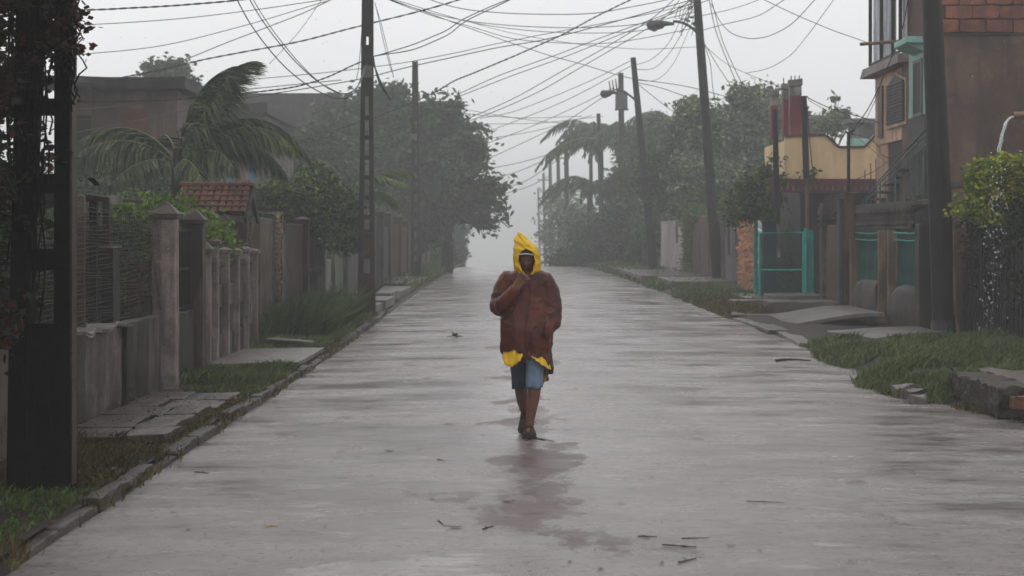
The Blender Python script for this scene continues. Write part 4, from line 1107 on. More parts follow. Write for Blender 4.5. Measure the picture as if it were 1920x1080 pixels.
# ---- H1: brown two-storey house end wall, D 38
h1 = thing('brown_house', 'large brown rendered house with exposed clay blocks at its top right of the thick pole', 'house', (11, 40, 0.05))
D1 = 38.0
b = MB(); b.rbox(7.95, 16, D1, D1+2.6, 0.0, 5.55, 0.6, 0.02); part('wall', b, M_BROWN, h1)
b = MB(); b.rbox(8.05, 16, D1+0.06, D1+2.6, 5.56, 7.4, 0.8, 0.01); part('mortar_core', b, M_MORTAR, h1)
b = MB(); b.rbox(7.95, 16, D1-0.03, D1+0.3, 5.552, 5.585, 0.6, 0.006); part('drip_ledge', b, M_HUMP, h1)
bl = []
for v_ in range(4):
    k = MB(); k.rbox(-0.245, 0.245, -0.06, 0.06, -0.12, 0.12, 0.25, 0.012, 5+v_*2); me = k.mesh('clay_block'); me.materials.append(M_BLOCK); bl.append(me)
for r_ in range(5):
    xx = 8.28 + (0.25 if r_ % 2 else 0)
    while xx < 11.2:
        o = link('clay_block', bl[R.randrange(4)], None, h1, Vector((xx, D1+0.05+R.uniform(-.012, .012), 5.73+r_*0.265)) - h1.location)
        o.rotation_euler = (R.uniform(-.01, .01), R.uniform(-.01, .01), R.uniform(-.02, .02))
        xx += 0.51
# teal painted street front of the same house
t1 = thing('teal_house', 'pale teal upper front with tall window beside the thick pole', 'house', (8.0, 39.5, 0.05))
b = MB(); b.rbox(7.88, 7.965, 37.98, 39.55, 4.05, 5.39, 0.4, 0.012); part('upper_wall', b, M_TEAL, t1)
b = MB(); b.rbox(7.87, 8.3, 37.96, 39.55, 0.0, 4.045, 0.5, 0.012); part('lower_wall', b, M_HUMP, t1)
b = MB(); b.rbox(7.5, 8.0, 37.85, 39.1, 5.40, 5.52, 0.4, 0.012); part('awning', b, M_TEAL, t1)
b = MB(); b.prism([(7.5, 5.396), (7.875, 5.25), (7.875, 5.396)], 'y', 37.95, 39.05); part('awning_bracket', b, M_TEAL, t1)
b = MB()
for (ya, yb, za, zb) in ((38.18, 38.26, 4.1, 5.08), (38.92, 39.0, 4.1, 5.08), (38.18, 39.0, 4.04, 4.1), (38.18, 39.0, 5.08, 5.14)):
    b.box(7.845, 7.875, ya, yb, za, zb)
wf = part('window_frame', b, M_WHITEP, t1)
b = MB(); b.box(7.86, 7.874, 38.265, 38.915, 4.105, 5.075); part('window', b, M_DARKB, t1)

# ---- H2: peach house with arched louvre window and balcony, D 40.6-44
h2 = thing('peach_house', 'peach two-storey house with pointed louvred window and fenced balcony', 'house', (9, 42.5, 0.05))
b = MB(); b.rbox(8.0, 13, 42.4, 43.7, 0.0, 5.05, 0.5, 0.012); part('wall', b, M_PEACH, h2)
# wall turned slightly to the camera: chamfered bay carrying the windows
b = MB(); b.prism([(7.98, 44.5), (7.95, 41.9), (8.75, 40.35), (9.4, 40.35), (9.4, 44.5)], 'y', 0, 1)
V = [(x, y, z) for z in (3.7, 5.18) for (x, y) in ((7.98, 43.75), (7.97, 42.6), (8.0, 39.7), (9.2, 39.7), (9.2, 43.75))]
bb = MB(); bb.add(V, [(4,3,2,1,0), (5,6,7,8,9)] + [(i, (i+1) % 5, 5+(i+1) % 5, 5+i) for i in range(5)]); part('bay_wall', bb, M_PEACH, h2)
lw = MB(); lw.box(8.03, 9.2, 39.75, 43.7, 0.0, 3.69); part('ground_floor', lw, M_DARKB, h2)
# window with pointed head on the street face
def yz_poly(x0, x1, pts): q = MB(); q.prism(pts, 'x', x0, x1); return q
fo = part('window_frame', yz_poly(7.93, 7.99, [(40.1, 3.98), (42.25, 3.98), (42.25, 4.9), (41.2, 5.12), (40.1, 4.9)]), M_PEACH, h2)
lv = part('louvre_panel', yz_poly(7.915, 7.928, [(40.2, 4.05), (42.1, 4.05), (42.1, 4.86), (41.2, 5.06), (40.2, 4.86)]), M_BLACKM, h2)
for k in range(13):
    q = MB(); q.box(7.89, 7.913, 40.25, 42.05, 4.08+k*0.064, 4.12+k*0.064); part('louvre_slat', q, surface('louvre_grey', (0.05, 0.05, 0.052), (0.03, 0.03, 0.03), rough=0.4), lv)
q = MB(); q.box(7.93, 7.965, 42.7, 43.2, 3.85, 4.95); part('slit_window', q, M_BROWNT, h2)
b = MB(); b.add([(7.9, 44.2, 5.2), (7.72, 44.2, 5.2), (7.72, 39.9, 5.2), (9.2, 39.9, 5.2), (9.2, 44.2, 5.2), (7.9, 44.2, 5.46), (7.76, 44.1, 5.40), (7.76, 40.0, 5.40), (9.2, 39.9, 5.46), (9.2, 44.2, 5.46)],
                [(4,3,2,1,0), (5,6,7,8,9), (0,1,6,5), (1,2,7,6), (2,3,8,7), (3,4,9,8), (4,0,5,9)]); part('balcony_slab', b, surface('peach_grey_slab', (0.36, 0.31, 0.28), (0.25, 0.2, 0.18), rough=0.45, streak=0.4), h2)
b = MB()
for (x, y) in ((7.9, 43.9), (7.9, 42.6), (7.9, 41.3), (7.9, 40.5), (9.15, 40.45)): b.box(x-0.035, x+0.035, y-0.035, y+0.035, 5.465, 8.3)
b.box(7.88, 7.92, 40.5, 43.9, 7.0, 7.05); b.box(7.88, 7.92, 40.5, 43.9, 5.47, 5.51); part('balcony_frame', b, M_BLACKM, h2)
m_sheet = surface('corrugated_plastic', (0.72, 0.73, 0.77), (0.55, 0.56, 0.60), wet=0.95, grime=0.3, rough=0.35, scale=2, streak=0.5, streak_col=(0.12, 0.12, 0.13), dirt=0.3)
for (ya, yb) in ((41.36, 42.54), (42.66, 43.84)):
    q = MB(); V = []; n_ = 40
    for i in range(n_+1):
        for z in (5.5, 6.1, 6.9, 8.2): V.append((7.97 + 0.022*math.sin(i*1.9), ya+(yb-ya)*i/n_, z))
    q.add(V, [(i*4+j, (i+1)*4+j, (i+1)*4+j+1, i*4+j+1) for i in range(n_) for j in range(3)])
    part('corrugated_sheet', q, m_sheet, h2)
q = MB(); V = []
for i in range(41):
    for z in (5.5, 6.1, 6.9, 8.2): V.append((7.95+1.2*i/40, 40.52+0.02*math.sin(i*1.9), z))
q.add(V, [(i*4+j, (i+1)*4+j, (i+1)*4+j+1, i*4+j+1) for i in range(40) for j in range(3)]); part('corrugated_sheet', q, m_sheet, h2)
b = MB(); b.tube([(7.2, 41.2, 5.69), (8.0, 41.2, 5.75)], 0.035, 8)
single('wire_bracket_pipe', b, M_WOODP, 'horizontal pale pipe sticking out of the fenced balcony, holding a wire', 'pipe', (0,0,0))

# ---- outside stair with teal railing
st = thing('outside_stair', 'outside stair with teal railing climbing towards the thick pole', 'stairs', (7.9, 41, 0.05))
b = MB(); b.rbox(7.62, 7.86, 36.5, 44.2, 2.30, 2.40, 0.5, 0.015); part('landing_slab', b, M_HUMP, st)
for i in range(5):
    q = MB(); q.rbox(7.79, 8.02, 43.2-i*0.66-0.66, 43.2-i*0.66, 2.402+(i+1)*0.135-0.045, 2.402+(i+1)*0.135, 0.4, 0.006); part('step', q, M_DARKB, st)
rl = MB(); rl.tube([(7.76, 44.0, 2.50), (7.76, 37.2, 3.66)], 0.018, 6); rl.tube([(7.76, 44.0, 2.44), (7.76, 37.2, 3.46)], 0.012, 6); rl.tube([(7.84, 43.4, 2.75), (7.84, 37.2, 3.86)], 0.016, 6)
M_RAIL = surface('dull_teal_rail', (0.12, 0.24, 0.21), (0.07, 0.13, 0.12), rough=0.45, scale=6, wet=0.9)
part('handrail', rl, M_RAIL, st)
for i in range(12):
    y_ = 43.6 - i*0.55; zt = 2.50 + (44.0-y_)/6.8*1.16
    q = MB(); q.tube([(7.76, y_, 2.41), (7.76, y_, zt)], 0.010 if i % 3 else 0.018, 5); part('baluster', q, M_RAIL, st)
b = MB(); b.rbox(7.64, 7.80, 37.6, 38.5, 2.405, 2.52, 0.08, 0.04); single('rubble_heap', b, M_WALLG, 'small heap of pale rubble on the stair landing', 'rubble', (0,0,0))
# dark porch below: back wall + pierced screen
po = thing('porch_house', 'dark single-storey porch wall under the outside stair', 'house', (8.2, 40, 0.05))
b = MB(); b.rbox(7.62, 7.74, 40.4, 47.5, 0.0, 2.28, 0.4, 0.015); part('wall', b, M_DARKB, po)
b = MB(); b.rbox(7.3, 8.0, 44.3, 47.6, 2.25, 2.42, 0.4, 0.015); part('eave_slab', b, M_DARKB, po)
scn = thing('pierced_screen', 'dark pierced concrete screen above the green tarpaulin fence', 'screen', (7.2, 40, 0.05))
b = MB(); b.box(7.14, 7.2, 35.6, 41.6, 1.86, 1.91); b.box(7.14, 7.2, 35.6, 41.6, 2.24, 2.29); part('rail', b, M_HUMP, scn)
bal = MB(); prof = [(0, .05), (.06, .05), (.1, .022), (.16, .045), (.22, .022), (.27, .05), (.33, .05)]
bal.tube([(0, 0, z) for z, r in prof], [r for z, r in prof], 7)
bme = bal.mesh('baluster'); bme.materials.append(M_HUMP); shade_smooth(bme)
for i in range(28):
    link('baluster', bme, None, scn, Vector((7.17, 35.7+i*0.215, 1.91)) - scn.location)

# ---- H3: cream parapet building, D 50
M_BANDM = surface('maroon_band_paint', (0.13, 0.030, 0.038), (0.09, 0.022, 0.028), rough=0.45, scale=2.5, wet=0.85, grime=0.3, streak=0.3, dirt=0.2)
h3 = thing('cream_house', 'cream house with stepped brown-edged parapet and maroon band', 'house', (9, 52, 0.05))
D3 = 50.0
top = [(1472, 335), (1472, 258), (1505, 255), (1548, 255), (1572, 277), (1622, 277), (1642, 255), (1668, 250), (1679, 258), (1681, 335)]
out = [(X(a, D3), Z(c, D3)) for a, c in top]
b = MB(); b.prism(out, 'y', D3, D3+0.18); part('parapet', b, M_CREAM, h3)
b = MB()
for (a, c) in zip(out[1:-1], out[2:-1]):
    dx, dz = c[0]-a[0], c[1]-a[1]; l_ = math.hypot(dx, dz); nx_, nz_ = -dz/l_*0.045, dx/l_*0.045
    b.prism([(a[0], a[1]+0.002), (c[0], c[1]+0.002), (c[0]+nx_, c[1]+nz_+0.002), (a[0]+nx_, a[1]+nz_+0.002)], 'y', D3-0.04, D3+0.22)
part('parapet_trim', b, M_BROWNT, h3)
b = MB(); b.rbox(7.27, 10.2, D3+0.18, D3+6, 0.0, Z(340, D3), 0.8, 0.012); part('wall', b, M_DARKB, h3)
b = MB(); b.rbox(X(1440, D3), X(1690, D3), D3-0.35, D3-0.002, Z(362, D3), Z(336, D3), 0.5, 0.004); part('maroon_band', b, M_BANDM, h3)
for i in range(20):
    q = MB(); xx = X(1462, D3)+i*0.142; q.tube([(xx, D3-0.37, Z(357, D3)), (xx, D3-0.37, Z(349, D3))], [0.022, 0.012], 6); part('band_baluster', q, M_WHITEP, h3)
b = MB(); b.box(X(1592, D3), X(1640, D3), D3+4, D3+7, Z(278, D3), Z(262, D3)); part('roof_tank_room', b, M_TEAL, h3)
for px in (1640, 1650, 1662, 1672, 1628):
    q = MB(); zz = Z(336, D3); q.tube([(X(px, D3-1), D3-0.5, zz-0.15), (X(px, D3-1)+R.uniform(-.02, .02), D3-0.5, zz+R.uniform(0.15, 0.6))], 0.014, 5); part('rebar', q, M_BROWNT, h3)
M_MAROONB = surface('maroon_column_paint', (0.17, 0.032, 0.042), (0.12, 0.024, 0.032), wet=0.9, grime=0.25, rough=0.42, scale=2.5, streak=0.35, dirt=0.2)
def ucol(label, pa, pb, ytop, ywhite, ybase, D, rebar=3):
    t = thing('unfinished_column', label, 'column', (X((pa+pb)/2, D), D, Z(ybase, D)), 'unfinished maroon columns on the roof')
    hw = (pb-pa)/2*D/F; cx = X((pa+pb)/2, D)
    b = MB(); b.rbox(cx-hw, cx+hw, D-hw, D+hw, Z(ybase, D), Z(ywhite, D), 0.3, 0.012); part('shaft', b, M_MAROONB, t)
    b = MB(); b.rbox(cx-hw*1.02, cx+hw*1.02, D-hw, D+hw, Z(ywhite, D)+0.002, Z(ytop+12, D), 0.12, 0.02)
    b.rbox(cx-hw*1.2, cx+hw*1.2, D-hw*1.2, D+hw*1.2, Z(ytop+12, D)+0.002, Z(ytop, D), 0.12, 0.025); part('rough_top', b, M_WHITEP, t)
    for i in range(rebar):
        q = MB(); xx = cx+hw*0.7*(-1+2*i/(max(1, rebar-1))); q.tube([(xx, D, Z(ytop, D)-0.05), (xx+R.uniform(-.02, .02), D, Z(ytop-R.uniform(6, 12), D))], 0.014, 5); part('rebar', q, M_BROWNT, t)
ucol('separate slim maroon column with ragged white top, leftmost of three', 1444, 1459, 168, 198, 262, 55.5, 1)
ucol('middle maroon column with ragged white top, touching the widest one', 1467, 1485, 157, 187, 262, 53.5, 2)
ucol('tallest and widest maroon column, rightmost of three, with bent rebar', 1480, 1501, 150, 180, 262, 51.5, 3)
b = MB(); b.rbox(7.10, X(1500, 51), 50.6, 56.0, Z(336, 52), Z(262, 52)-0.03, 0.6, 0.01)
single('stair_room', b, M_CREAM, 'small cream roof room under the three maroon columns', 'room', (0,0,0))
b = MB(); b.rbox(X(1484, 50.4), X(1500, 50.4), 50.1, 50.5, Z(336, 50.4), Z(262, 50.4), 0.4, 0.01)
single('brown_pier', b, M_BROWN, 'brown square pier below the widest maroon column', 'column', (0,0,0))
bh = thing('far_house', 'pale hazy house glimpsed between cream parapet and peach house', 'house', (13, 75, 0.05))
b = MB(); b.rbox(12.4, 16.5, 72, 73.5, 0, Z(236, 74), 1.2, 0.02); part('wall', b, M_PALE, bh)
b = MB(); b.box(12.2, 16.7, 71.8, 73.7, Z(236, 74)+0.002, Z(231, 74)+0.05); part('roof', b, M_WHITEP, bh)
b = MB(); b.rbox(12.0, 14.0, 70.0, 71.5, Z(278, 71), Z(262, 71), 1.0, 0.02); part('lower_roof', b, M_TEAL, bh)

# ---- humped low walls with green tarpaulin, X~6.9, D 33.4-41
XR = 6.95
hf = thing('tarp_fence', 'fence of posts with dark green tarpaulin above low humped plaster walls', 'fence', (XR, 37, 0.05))
def hump(ya, yb, h):
    V = []; n_ = 14; k = 5
    for i in range(n_+1):
        t_ = i/n_; y = ya+(yb-ya)*t_; zt = h*(1 - 0.30*max(0, (t_-0.55)/0.45)**2.5)
        prof_ = [(-0.09, 0.0), (-0.105, zt*0.4), (-0.09, zt*0.86), (-0.045, zt*0.98), (0.04, zt), (0.09, zt*0.9), (0.10, 0.0)]
        for (dx, z) in prof_:
            d = mnoise.noise_vector(Vector((dx*5, y*4, z*5)))*0.022
            V.append((XR+dx+d.x, y+d.y, z+0.02+d.z))
    q = MB(); m_ = 7
    q.add(V, [(i*m_+j, (i+1)*m_+j, (i+1)*m_+j+1, i*m_+j+1) for i in range(n_) for j in range(m_-1)] + [tuple(range(m_)), tuple(n_*m_+j for j in reversed(range(m_)))])
    return q
part('low_wall', hump(33.75, 36.35, 0.84), M_HUMP, hf, smooth=True)
part('low_wall', hump(37.55, 40.4, 0.86), M_HUMP, hf, smooth=True)
for (y0, y1, w_, ht, mt) in ((33.35, 33.7, 0.13, 1.93, M_WALLG), (36.42, 36.56, 0.07, 1.83, M_WOODP), (37.35, 37.5, 0.07, 1.83, M_WOODP), (40.45, 40.6, 0.07, 1.80, M_WOODP)):
    q = MB(); q.rbox(XR-w_, XR+w_, y0, y1, 0.0, ht, 0.3, 0.01); part('post', q, mt, hf)
q = MB(); q.rbox(XR+0.16, XR+0.3, 36.45, 37.4, 0.0, 1.8, 0.3, 0.01); part('brown_panel', q, M_BROWN, hf)
for (ya, yb) in ((33.72, 36.4), (37.5, 40.45)):
    q = MB(); V = []; n_ = 24; m_ = 8
    for i in range(n_+1):
        for j in range(m_+1):
            y = ya+(yb-ya)*i/n_; z = 0.7+1.06*j/m_
            V.append((XR+0.09+0.03*mnoise.noise(Vector((y*2, z*3, 0)))+0.015*math.sin(z*14), y, z - (0.03*math.sin(math.pi*i/n_) if j == m_ else 0)))
    q.add(V, [(i*(m_+1)+j, (i+1)*(m_+1)+j, (i+1)*(m_+1)+j+1, i*(m_+1)+j+1) for i in range(n_) for j in range(m_)])
    part('tarpaulin', q, M_GREENT, hf, smooth=True)
    q = MB()
    for z in (1.79, 1.66): q.tube([(XR+0.03, ya, z), (XR+0.03, (ya+yb)/2, z-0.02), (XR+0.03, yb, z)], 0.012, 5)
    part('teal_rail', q, M_TEALD, hf)
ow = thing('garden_pillar', 'square orange-brown pillar with a thin metal pole standing on it', 'pillar', (X(1592, 41.5), 41.5, 0.05))
b = MB(); b.rbox(X(1583, 41.5), X(1600, 41.5), 41.35, 41.6, 0.0, Z(362, 41.5), 0.3, 0.012); part('shaft', b, surface('orange_brown', (0.22, 0.11, 0.065), (0.15, 0.075, 0.045), rough=0.45, streak=0.4), ow)
b = MB(); b.tube([(X(1591, 41.5), 41.5, Z(362, 41.5)-0.02), (X(1591, 41.5), 41.5, Z(248, 41.5))], 0.035, 8)
single('service_pole', b, M_POLE, 'thin metal service pole on the orange-brown pillar, holding cables', 'pole', (0,0,0))
b = MB()
for dz, dx in ((0, .08), (.05, .12), (.02, -.07)): b.tube([(X(1591, 41.5), 41.45, Z(252, 41.5)+dz), (X(1591, 41.5)+dx, 41.45, Z(252, 41.5)+dz+0.03)], 0.022, 6)
single('insulators', b, M_BLACKM, 'black cable clamps at the top of the thin service pole', 'insulator', (0,0,0))
# brown garden wall + steel post group, D 42-46
wall_run('brown-grey garden wall between tarpaulin fence and teal gate', M_BROWN, 41.9, 44.2, 1.95, 7.05)
b = MB(); b.rbox(6.82, 7.0, 41.5, 41.75, 0, 2.5, 0.3, 0.01); single('steel_post', b, M_HUMP, 'grey square post between brown garden wall and tarpaulin fence', 'post', (0,0,0))
cg = thing('garden_column', 'pale ribbed garden column with ring mouldings behind the teal gate', 'column', (7.05, 45.0, 0.1))
b = MB(); b.rbox(6.9, 7.15, 44.3, 44.7, 0.0, 2.45, 0.3, 0.01); part('shaft', b, M_HUMP, cg)
for z in (1.95, 2.08, 2.2):
    q = MB(); q.box(6.86, 7.19, 44.22, 44.76, z, z+0.05); part('ring', q, M_WALLG, cg)

# ---- teal gate leaf, standing open, D 49
DG = 49.0
tg = thing('teal_gate', 'open teal tube gate leaf with wire netting and folded second leaf', 'gate', (X(1425, DG), DG, 0.1))
xa, xb = X(1424, DG), X(1506, DG); zt, zm, zb = Z(437, DG), Z(506, DG), Z(565, DG)
b = MB()
b.tube([(xa, DG, zb), (xa, DG, zt), (xb, DG, zt+0.02), (xb, DG, zb)], 0.032, 7)
b.tube([(xa, DG, zm), (xb, DG, zm)], 0.024, 6); b.tube([(xa, DG, zb), (xb, DG, zb)], 0.018, 6)
part('frame', b, M_TEALD, tg)
b = MB(); b.tube([(xb+0.06, DG-0.02, zb-0.1), (xb+0.06, DG-0.02, zt+0.12)], 0.042, 8); b.tube([(xb+0.17, DG+0.1, zb-0.1), (xb+0.17, DG+0.1, zt+0.08)], 0.03, 8); part('hinge_post', b, M_TEALD, tg)
b = MB(); xc = xb+0.24
b.tube([(xc, DG+0.05, zb), (xc, DG+0.05, zt+0.06), (xc+0.09, DG+1.1, zt+0.06), (xc+0.09, DG+1.1, zb), (xc, DG+0.05, zb)], 0.028, 7)
for k in range(9): b.tube([(xc+0.01*k, DG+0.05+0.115*k, zb), (xc+0.01*k, DG+0.05+0.115*k, zt+0.05)], 0.016, 5)
part('second_leaf', b, M_TEALD, tg)
b = MB()
n_ = 34
for k in range(n_+1): b.tube([(xa+(xb-xa)*k/n_, DG+0.01, zb), (xa+(xb-xa)*k/n_, DG+0.01, zt)], 0.0065, 3)
for k in range(54): b.tube([(xa, DG+0.012, zb+(zt-zb)*k/54), (xb, DG+0.012, zb+(zt-zb)*k/54)], 0.0065, 3)
part('netting', b, M_GREENT, tg)
b = MB(); b.box(X(1457, DG), X(1463, DG), DG-0.03, DG-0.015, Z(483, DG), Z(466, DG)); part('paper_tag', b, M_WHITEP, tg)
b = MB(); b.rbox(X(1424, 48.6), X(1462, 48.6), 48.3, 48.8, 0.02, Z(562, 48.6), 0.3, 0.01); single('gate_step', b, M_GREENT, 'low dark green plinth under the open teal gate', 'plinth', (0,0,0))
tp = thing('teal_post_house', 'dark teal painted post and panel behind the open gate', 'post', (X(1440, 51), 51, 0.05))
b = MB(); b.rbox(X(1430, 51), X(1456, 51), 51, 51.2, 0.0, Z(362, 51), 0.5, 0.01); part('panel', b, surface('deep_teal', (0.015, 0.12, 0.11), (0.01, 0.07, 0.065), rough=0.45, streak=0.4), tp)
b = MB(); b.rbox(X(1414, 50.6), X(1421, 50.6), 50.6, 50.7, 0.0, Z(370, 50.6), 0.5, 0.006); part('post', b, M_TEALD, tp)
cw = thing('white_column', 'slender white turned column inside the teal gate opening', 'column', (X(1427, 50), 50, 0.1))
b = MB(); xx = X(1427, 50); b.tube([(xx, 50, 0.1), (xx, 50, 0.8), (xx, 50, 1.2), (xx, 50, 1.5), (xx, 50, 1.66), (xx, 50, 1.75)], [0.06, 0.055, 0.05, 0.062, 0.05, 0.09], 10); part('shaft', b, M_WHITEP, cw, smooth=True)
bush('shrub', 'green garden plants growing behind the teal gate netting', 'shrub', (X(1475, 52), 51.5, 0.1),
     [(X(1470, 52), 51.8, 0.7, 0.5, 0.5, 0.7), (X(1490, 52), 52, 1.5, 0.4, 0.4, 0.9), (X(1450, 52), 51.8, 0.5, 0.4, 0.4, 0.5)], 5000, 0.09, LG_MID, 0.18)
bush('shrub', 'leafy creeper climbing the dark house beside the maroon columns', 'shrub', (X(1420, 53), 50.2, 1.6),
     [(X(a, 50), 49.8 + 0.2*math.sin(a), Z(c, 50), r, r*0.8, r*0.7) for a, c, r in ((1428, 352, .26), (1405, 372, .24), (1382, 398, .2), (1440, 322, .17), (1395, 352, .16), (1448, 372, .22), (1415, 400, .22), (1372, 380, .13), (1452, 300, .09), (1462, 338, .12), (1520, 328, .1), (1530, 345, .08), (1432, 395, .2), (1410, 335, .12), (1378, 418, .1), (1355, 405, .09))], 6500, 0.11, LG_MID, 0.22, stems=2)
bd = thing('garden_house', 'dark brown house front behind the gate and columns', 'house', (7.6, 50, 0.05))
b = MB(); b.rbox(7.75, 7.95, 45.5, 49.6, 0.0, 2.72, 0.5, 0.02); part('wall', b, M_DARKB, bd)
for k in range(6):
    q = MB(); q.rbox(7.68, 7.74, 45.8+k*0.5, 46.0+k*0.5, 1.5, 2.15, 0.3, 0.005); part('shutter', q, M_TAN if k % 2 else M_DARKB, bd)

# ---- rock clad columns
rk = []
for v_ in range(5):
    k = MB(); k.rbox(-0.11, 0.11, -0.06, 0.06, -0.075, 0.075, 0.07, 0.045, 7+v_*3); me = k.mesh('rock'); me.materials.append(M_ROCK); rk.append(me)
for (lab, pa, pb, ytop, D) in (('orange rock-clad column, shorter one farther from the teal gate', 1388, 1397, 402, 61.5), ('orange rock-clad column, taller one next to the teal gate', 1398, 1410, 384, 59.5)):
    rc = thing('rock_column', lab, 'column', (X((pa+pb)/2, D), D, 0.1), 'orange rock-clad gate columns')
    b = MB(); b.rbox(X(pa+1, D), X(pb-1, D), D, D+0.3, 0.02, Z(ytop+4, D), 0.4, 0.01); part('core', b, M_MORTAR, rc)
    z = 0.12
    while z < Z(ytop, D):
        for dx in (0.25, 0.75):
            o = link('rock', rk[R.randrange(5)], None, rc, Vector((X(pa+(pb-pa)*dx, D)+R.uniform(-.03, .03), D-0.02+R.uniform(-.02, .02), z+R.uniform(-.02, .02))) - rc.location)
            o.rotation_euler = (0, R.uniform(-.5, .5), R.uniform(-.3, .3)); o.scale = (R.uniform(0.7, 1.0), 1, R.uniform(0.8, 1.2))
        z += 0.15
# ---- walls on the right farther off
w = wall_run('grey wall with two dark slots right of the second thick pole', surface('lilac_grey', (0.40, 0.35, 0.345), (0.19, 0.17, 0.165), rough=0.5, streak=0.5), 62.0, 68.5, 2.2, 7.02, pillars=(65.1,), pmat=M_HUMP, ph=2.3)
for y_ in (63.6, 66.8):
    b = MB(); b.box(6.925, 6.948, y_, y_+0.5, 1.1, 2.1); part('dark_slot', b, M_BLACKM, w)
wall_run('dull pink-brown wall between creeper and second thick pole', surface('dusty_pink_brown', (0.32, 0.18, 0.17), (0.2, 0.11, 0.105), rough=0.5, streak=0.6), 69, 76.5, 2.2, 7.0, pillars=(70, 73.4), pmat=M_BROWN, ph=2.35)
w = wall_run('tall whitewashed wall with a dark slot, left of the creeper', surface('whitewash', (0.68, 0.62, 0.59), (0.52, 0.46, 0.44), wet=0.95, grime=0.25, rough=0.5, scale=1.5, streak=0.35, streak_col=(0.25, 0.22, 0.2), dirt=0.25), 80, 92, 2.35, 6.95)
b = MB(); b.box(6.855, 6.878, 82.5, 83.4, 1.4, 2.3); part('dark_slot', b, M_BROWNT, w)
bush('creeper', 'thick green creeper covering the wall end beside the whitewashed wall', 'creeper', (6.8, 78, 0.1),
     [(7.02, 77.6, 1.2, 0.24, 1.3, 1.2), (7.0, 78.0, 2.2, 0.3, 1.5, 0.5), (7.1, 76.2, 2.5, 0.5, 1.2, 0.35), (6.98, 78.3, 0.6, 0.22, 0.9, 0.6)], 12000, 0.11, leafmat('leaf_creeper', (0.04, 0.08, 0.014), (0.12, 0.19, 0.035)), 0.2, stems=8)
wall_run('dark hazy garden wall far along the right side', M_DARKWALL, 93, 120, 1.9, 6.6, pillars=(97, 104, 112), pmat=M_WALLG)
wall_run('grey misty wall at the far end of the right side', M_GREYW, 122, 160, 2.0, 6.0, pillars=(130, 140))
bush('fallen_brush', 'heap of fallen branches jutting into the road, far right', 'brush pile', (X(1070, 112), 112, 0.0),
     [(X(1075, 112), 112, 0.55, 1.1, 1.6, 0.55), (X(1100, 112), 113, 0.9, 0.9, 1.5, 0.9), (X(1050, 112), 111, 0.25, 0.7, 1.2, 0.3), (X(1120, 112), 114, 1.6, 0.8, 1.5, 1.4)], 8000, 0.18, LG_DARK_HAZED, 0.3, stems=14)
bush('shrub', 'misty hedge mass behind the fallen branches on the right', 'shrub', (5.0, 122, 0.0),
     [(5.0, 122, 1.6, 1.6, 4, 1.6), (4.4, 132, 2.0, 1.6, 5, 2.2), (5.8, 116, 1.8, 1.2, 4, 1.7), (4.0, 150, 2.6, 2.0, 6, 3.0)], 14000, 0.25, LG_GREY, 0.5)

# ---- dark plank fence right of the thick pole and the bright bush
pf = thing('plank_fence', 'dark weathered upright plank fence below the yellow-green bush', 'fence', (7.55, 31, 0.05))
pmesh = []
for v_ in range(5):
    k = MB(); k.rbox(-0.012, 0.012, -0.055, 0.055, 0, 1.0, 0.14, 0.010, 4+v_*2); me = k.mesh('plank'); me.materials.append(M_WOODD); pmesh.append(me)
y_ = 27.2
i = 0
while y_ < 33.2:
    h_ = R.uniform(1.25, 1.75) if R.random() > 0.25 else R.uniform(0.55, 1.1)
    o = link('plank', pmesh[R.randrange(5)], None, pf, Vector((7.5+R.uniform(-.02, .02), y_, 0.05)) - pf.location)
    o.scale = (1, 1, h_); o.rotation_euler = (R.uniform(-.02, .02), R.uniform(-.03, .03), R.uniform(-.2, .2))
    y_ += R.uniform(0.115, 0.16)
b = MB()
for z in (0.45, 1.15): b.box(7.53, 7.57, 27.1, 33.3, z, z+0.06)
part('rail', b, M_WOODD, pf)
bk = thing('shed', 'unlit brown shed wall standing behind the plank fence', 'shed', (9.2, 32, 0.05))
b = MB(); b.rbox(8.3, 10.6, 33.4, 36.5, 0.0, 2.6, 0.6, 0.02); part('wall', b, M_DARKB, bk)
b = MB(); b.box(8.0, 10.9, 33.1, 36.8, 2.603, 2.7); part('roof', b, M_WOODD, bk)
tree('garden_bush', 'bright yellow-green bush over the dark plank fence at the right edge', 'bush', (8.2, 31, 0.1), 1.2,
     [(X(1860, 31), 31, Z(345, 31), 0.38, 0.5, 0.42), (X(1900, 31), 31, Z(360, 31), 0.5, 0.5, 0.45), (X(1830, 31), 31, Z(390, 31), 0.28, 0.5, 0.25), (X(1890, 31), 30.8, Z(315, 31), 0.35, 0.4, 0.22), (X(1945, 31), 30.8, Z(340, 31), 0.4, 0.4, 0.4), (X(1850, 31), 30.7, Z(408, 31), 0.25, 0.3, 0.12)],
     12000, 0.085, LG_YEL, 0.13, 0.05, shell=0.6)
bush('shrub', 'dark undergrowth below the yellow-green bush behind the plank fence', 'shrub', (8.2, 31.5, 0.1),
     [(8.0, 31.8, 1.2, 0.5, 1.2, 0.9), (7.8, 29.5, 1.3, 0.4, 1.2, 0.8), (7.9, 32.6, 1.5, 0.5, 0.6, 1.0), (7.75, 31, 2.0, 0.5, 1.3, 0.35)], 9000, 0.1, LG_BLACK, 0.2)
b = MB(); b.tube([(X(1789, 32), 32, Z(425, 32)), (X(1791, 32), 32, Z(560, 32)), (X(1798, 32), 32, 0.1)], [0.02, 0.03, 0.032], 8)
single('plastic_pipe', b, surface('pinkish_pipe', (0.42, 0.27, 0.22), (0.30, 0.22, 0.19), rough=0.35, scale=4, streak=0.3), 'thin pinkish pipe leaning beside the thick pole', 'pipe', (0,0,0))

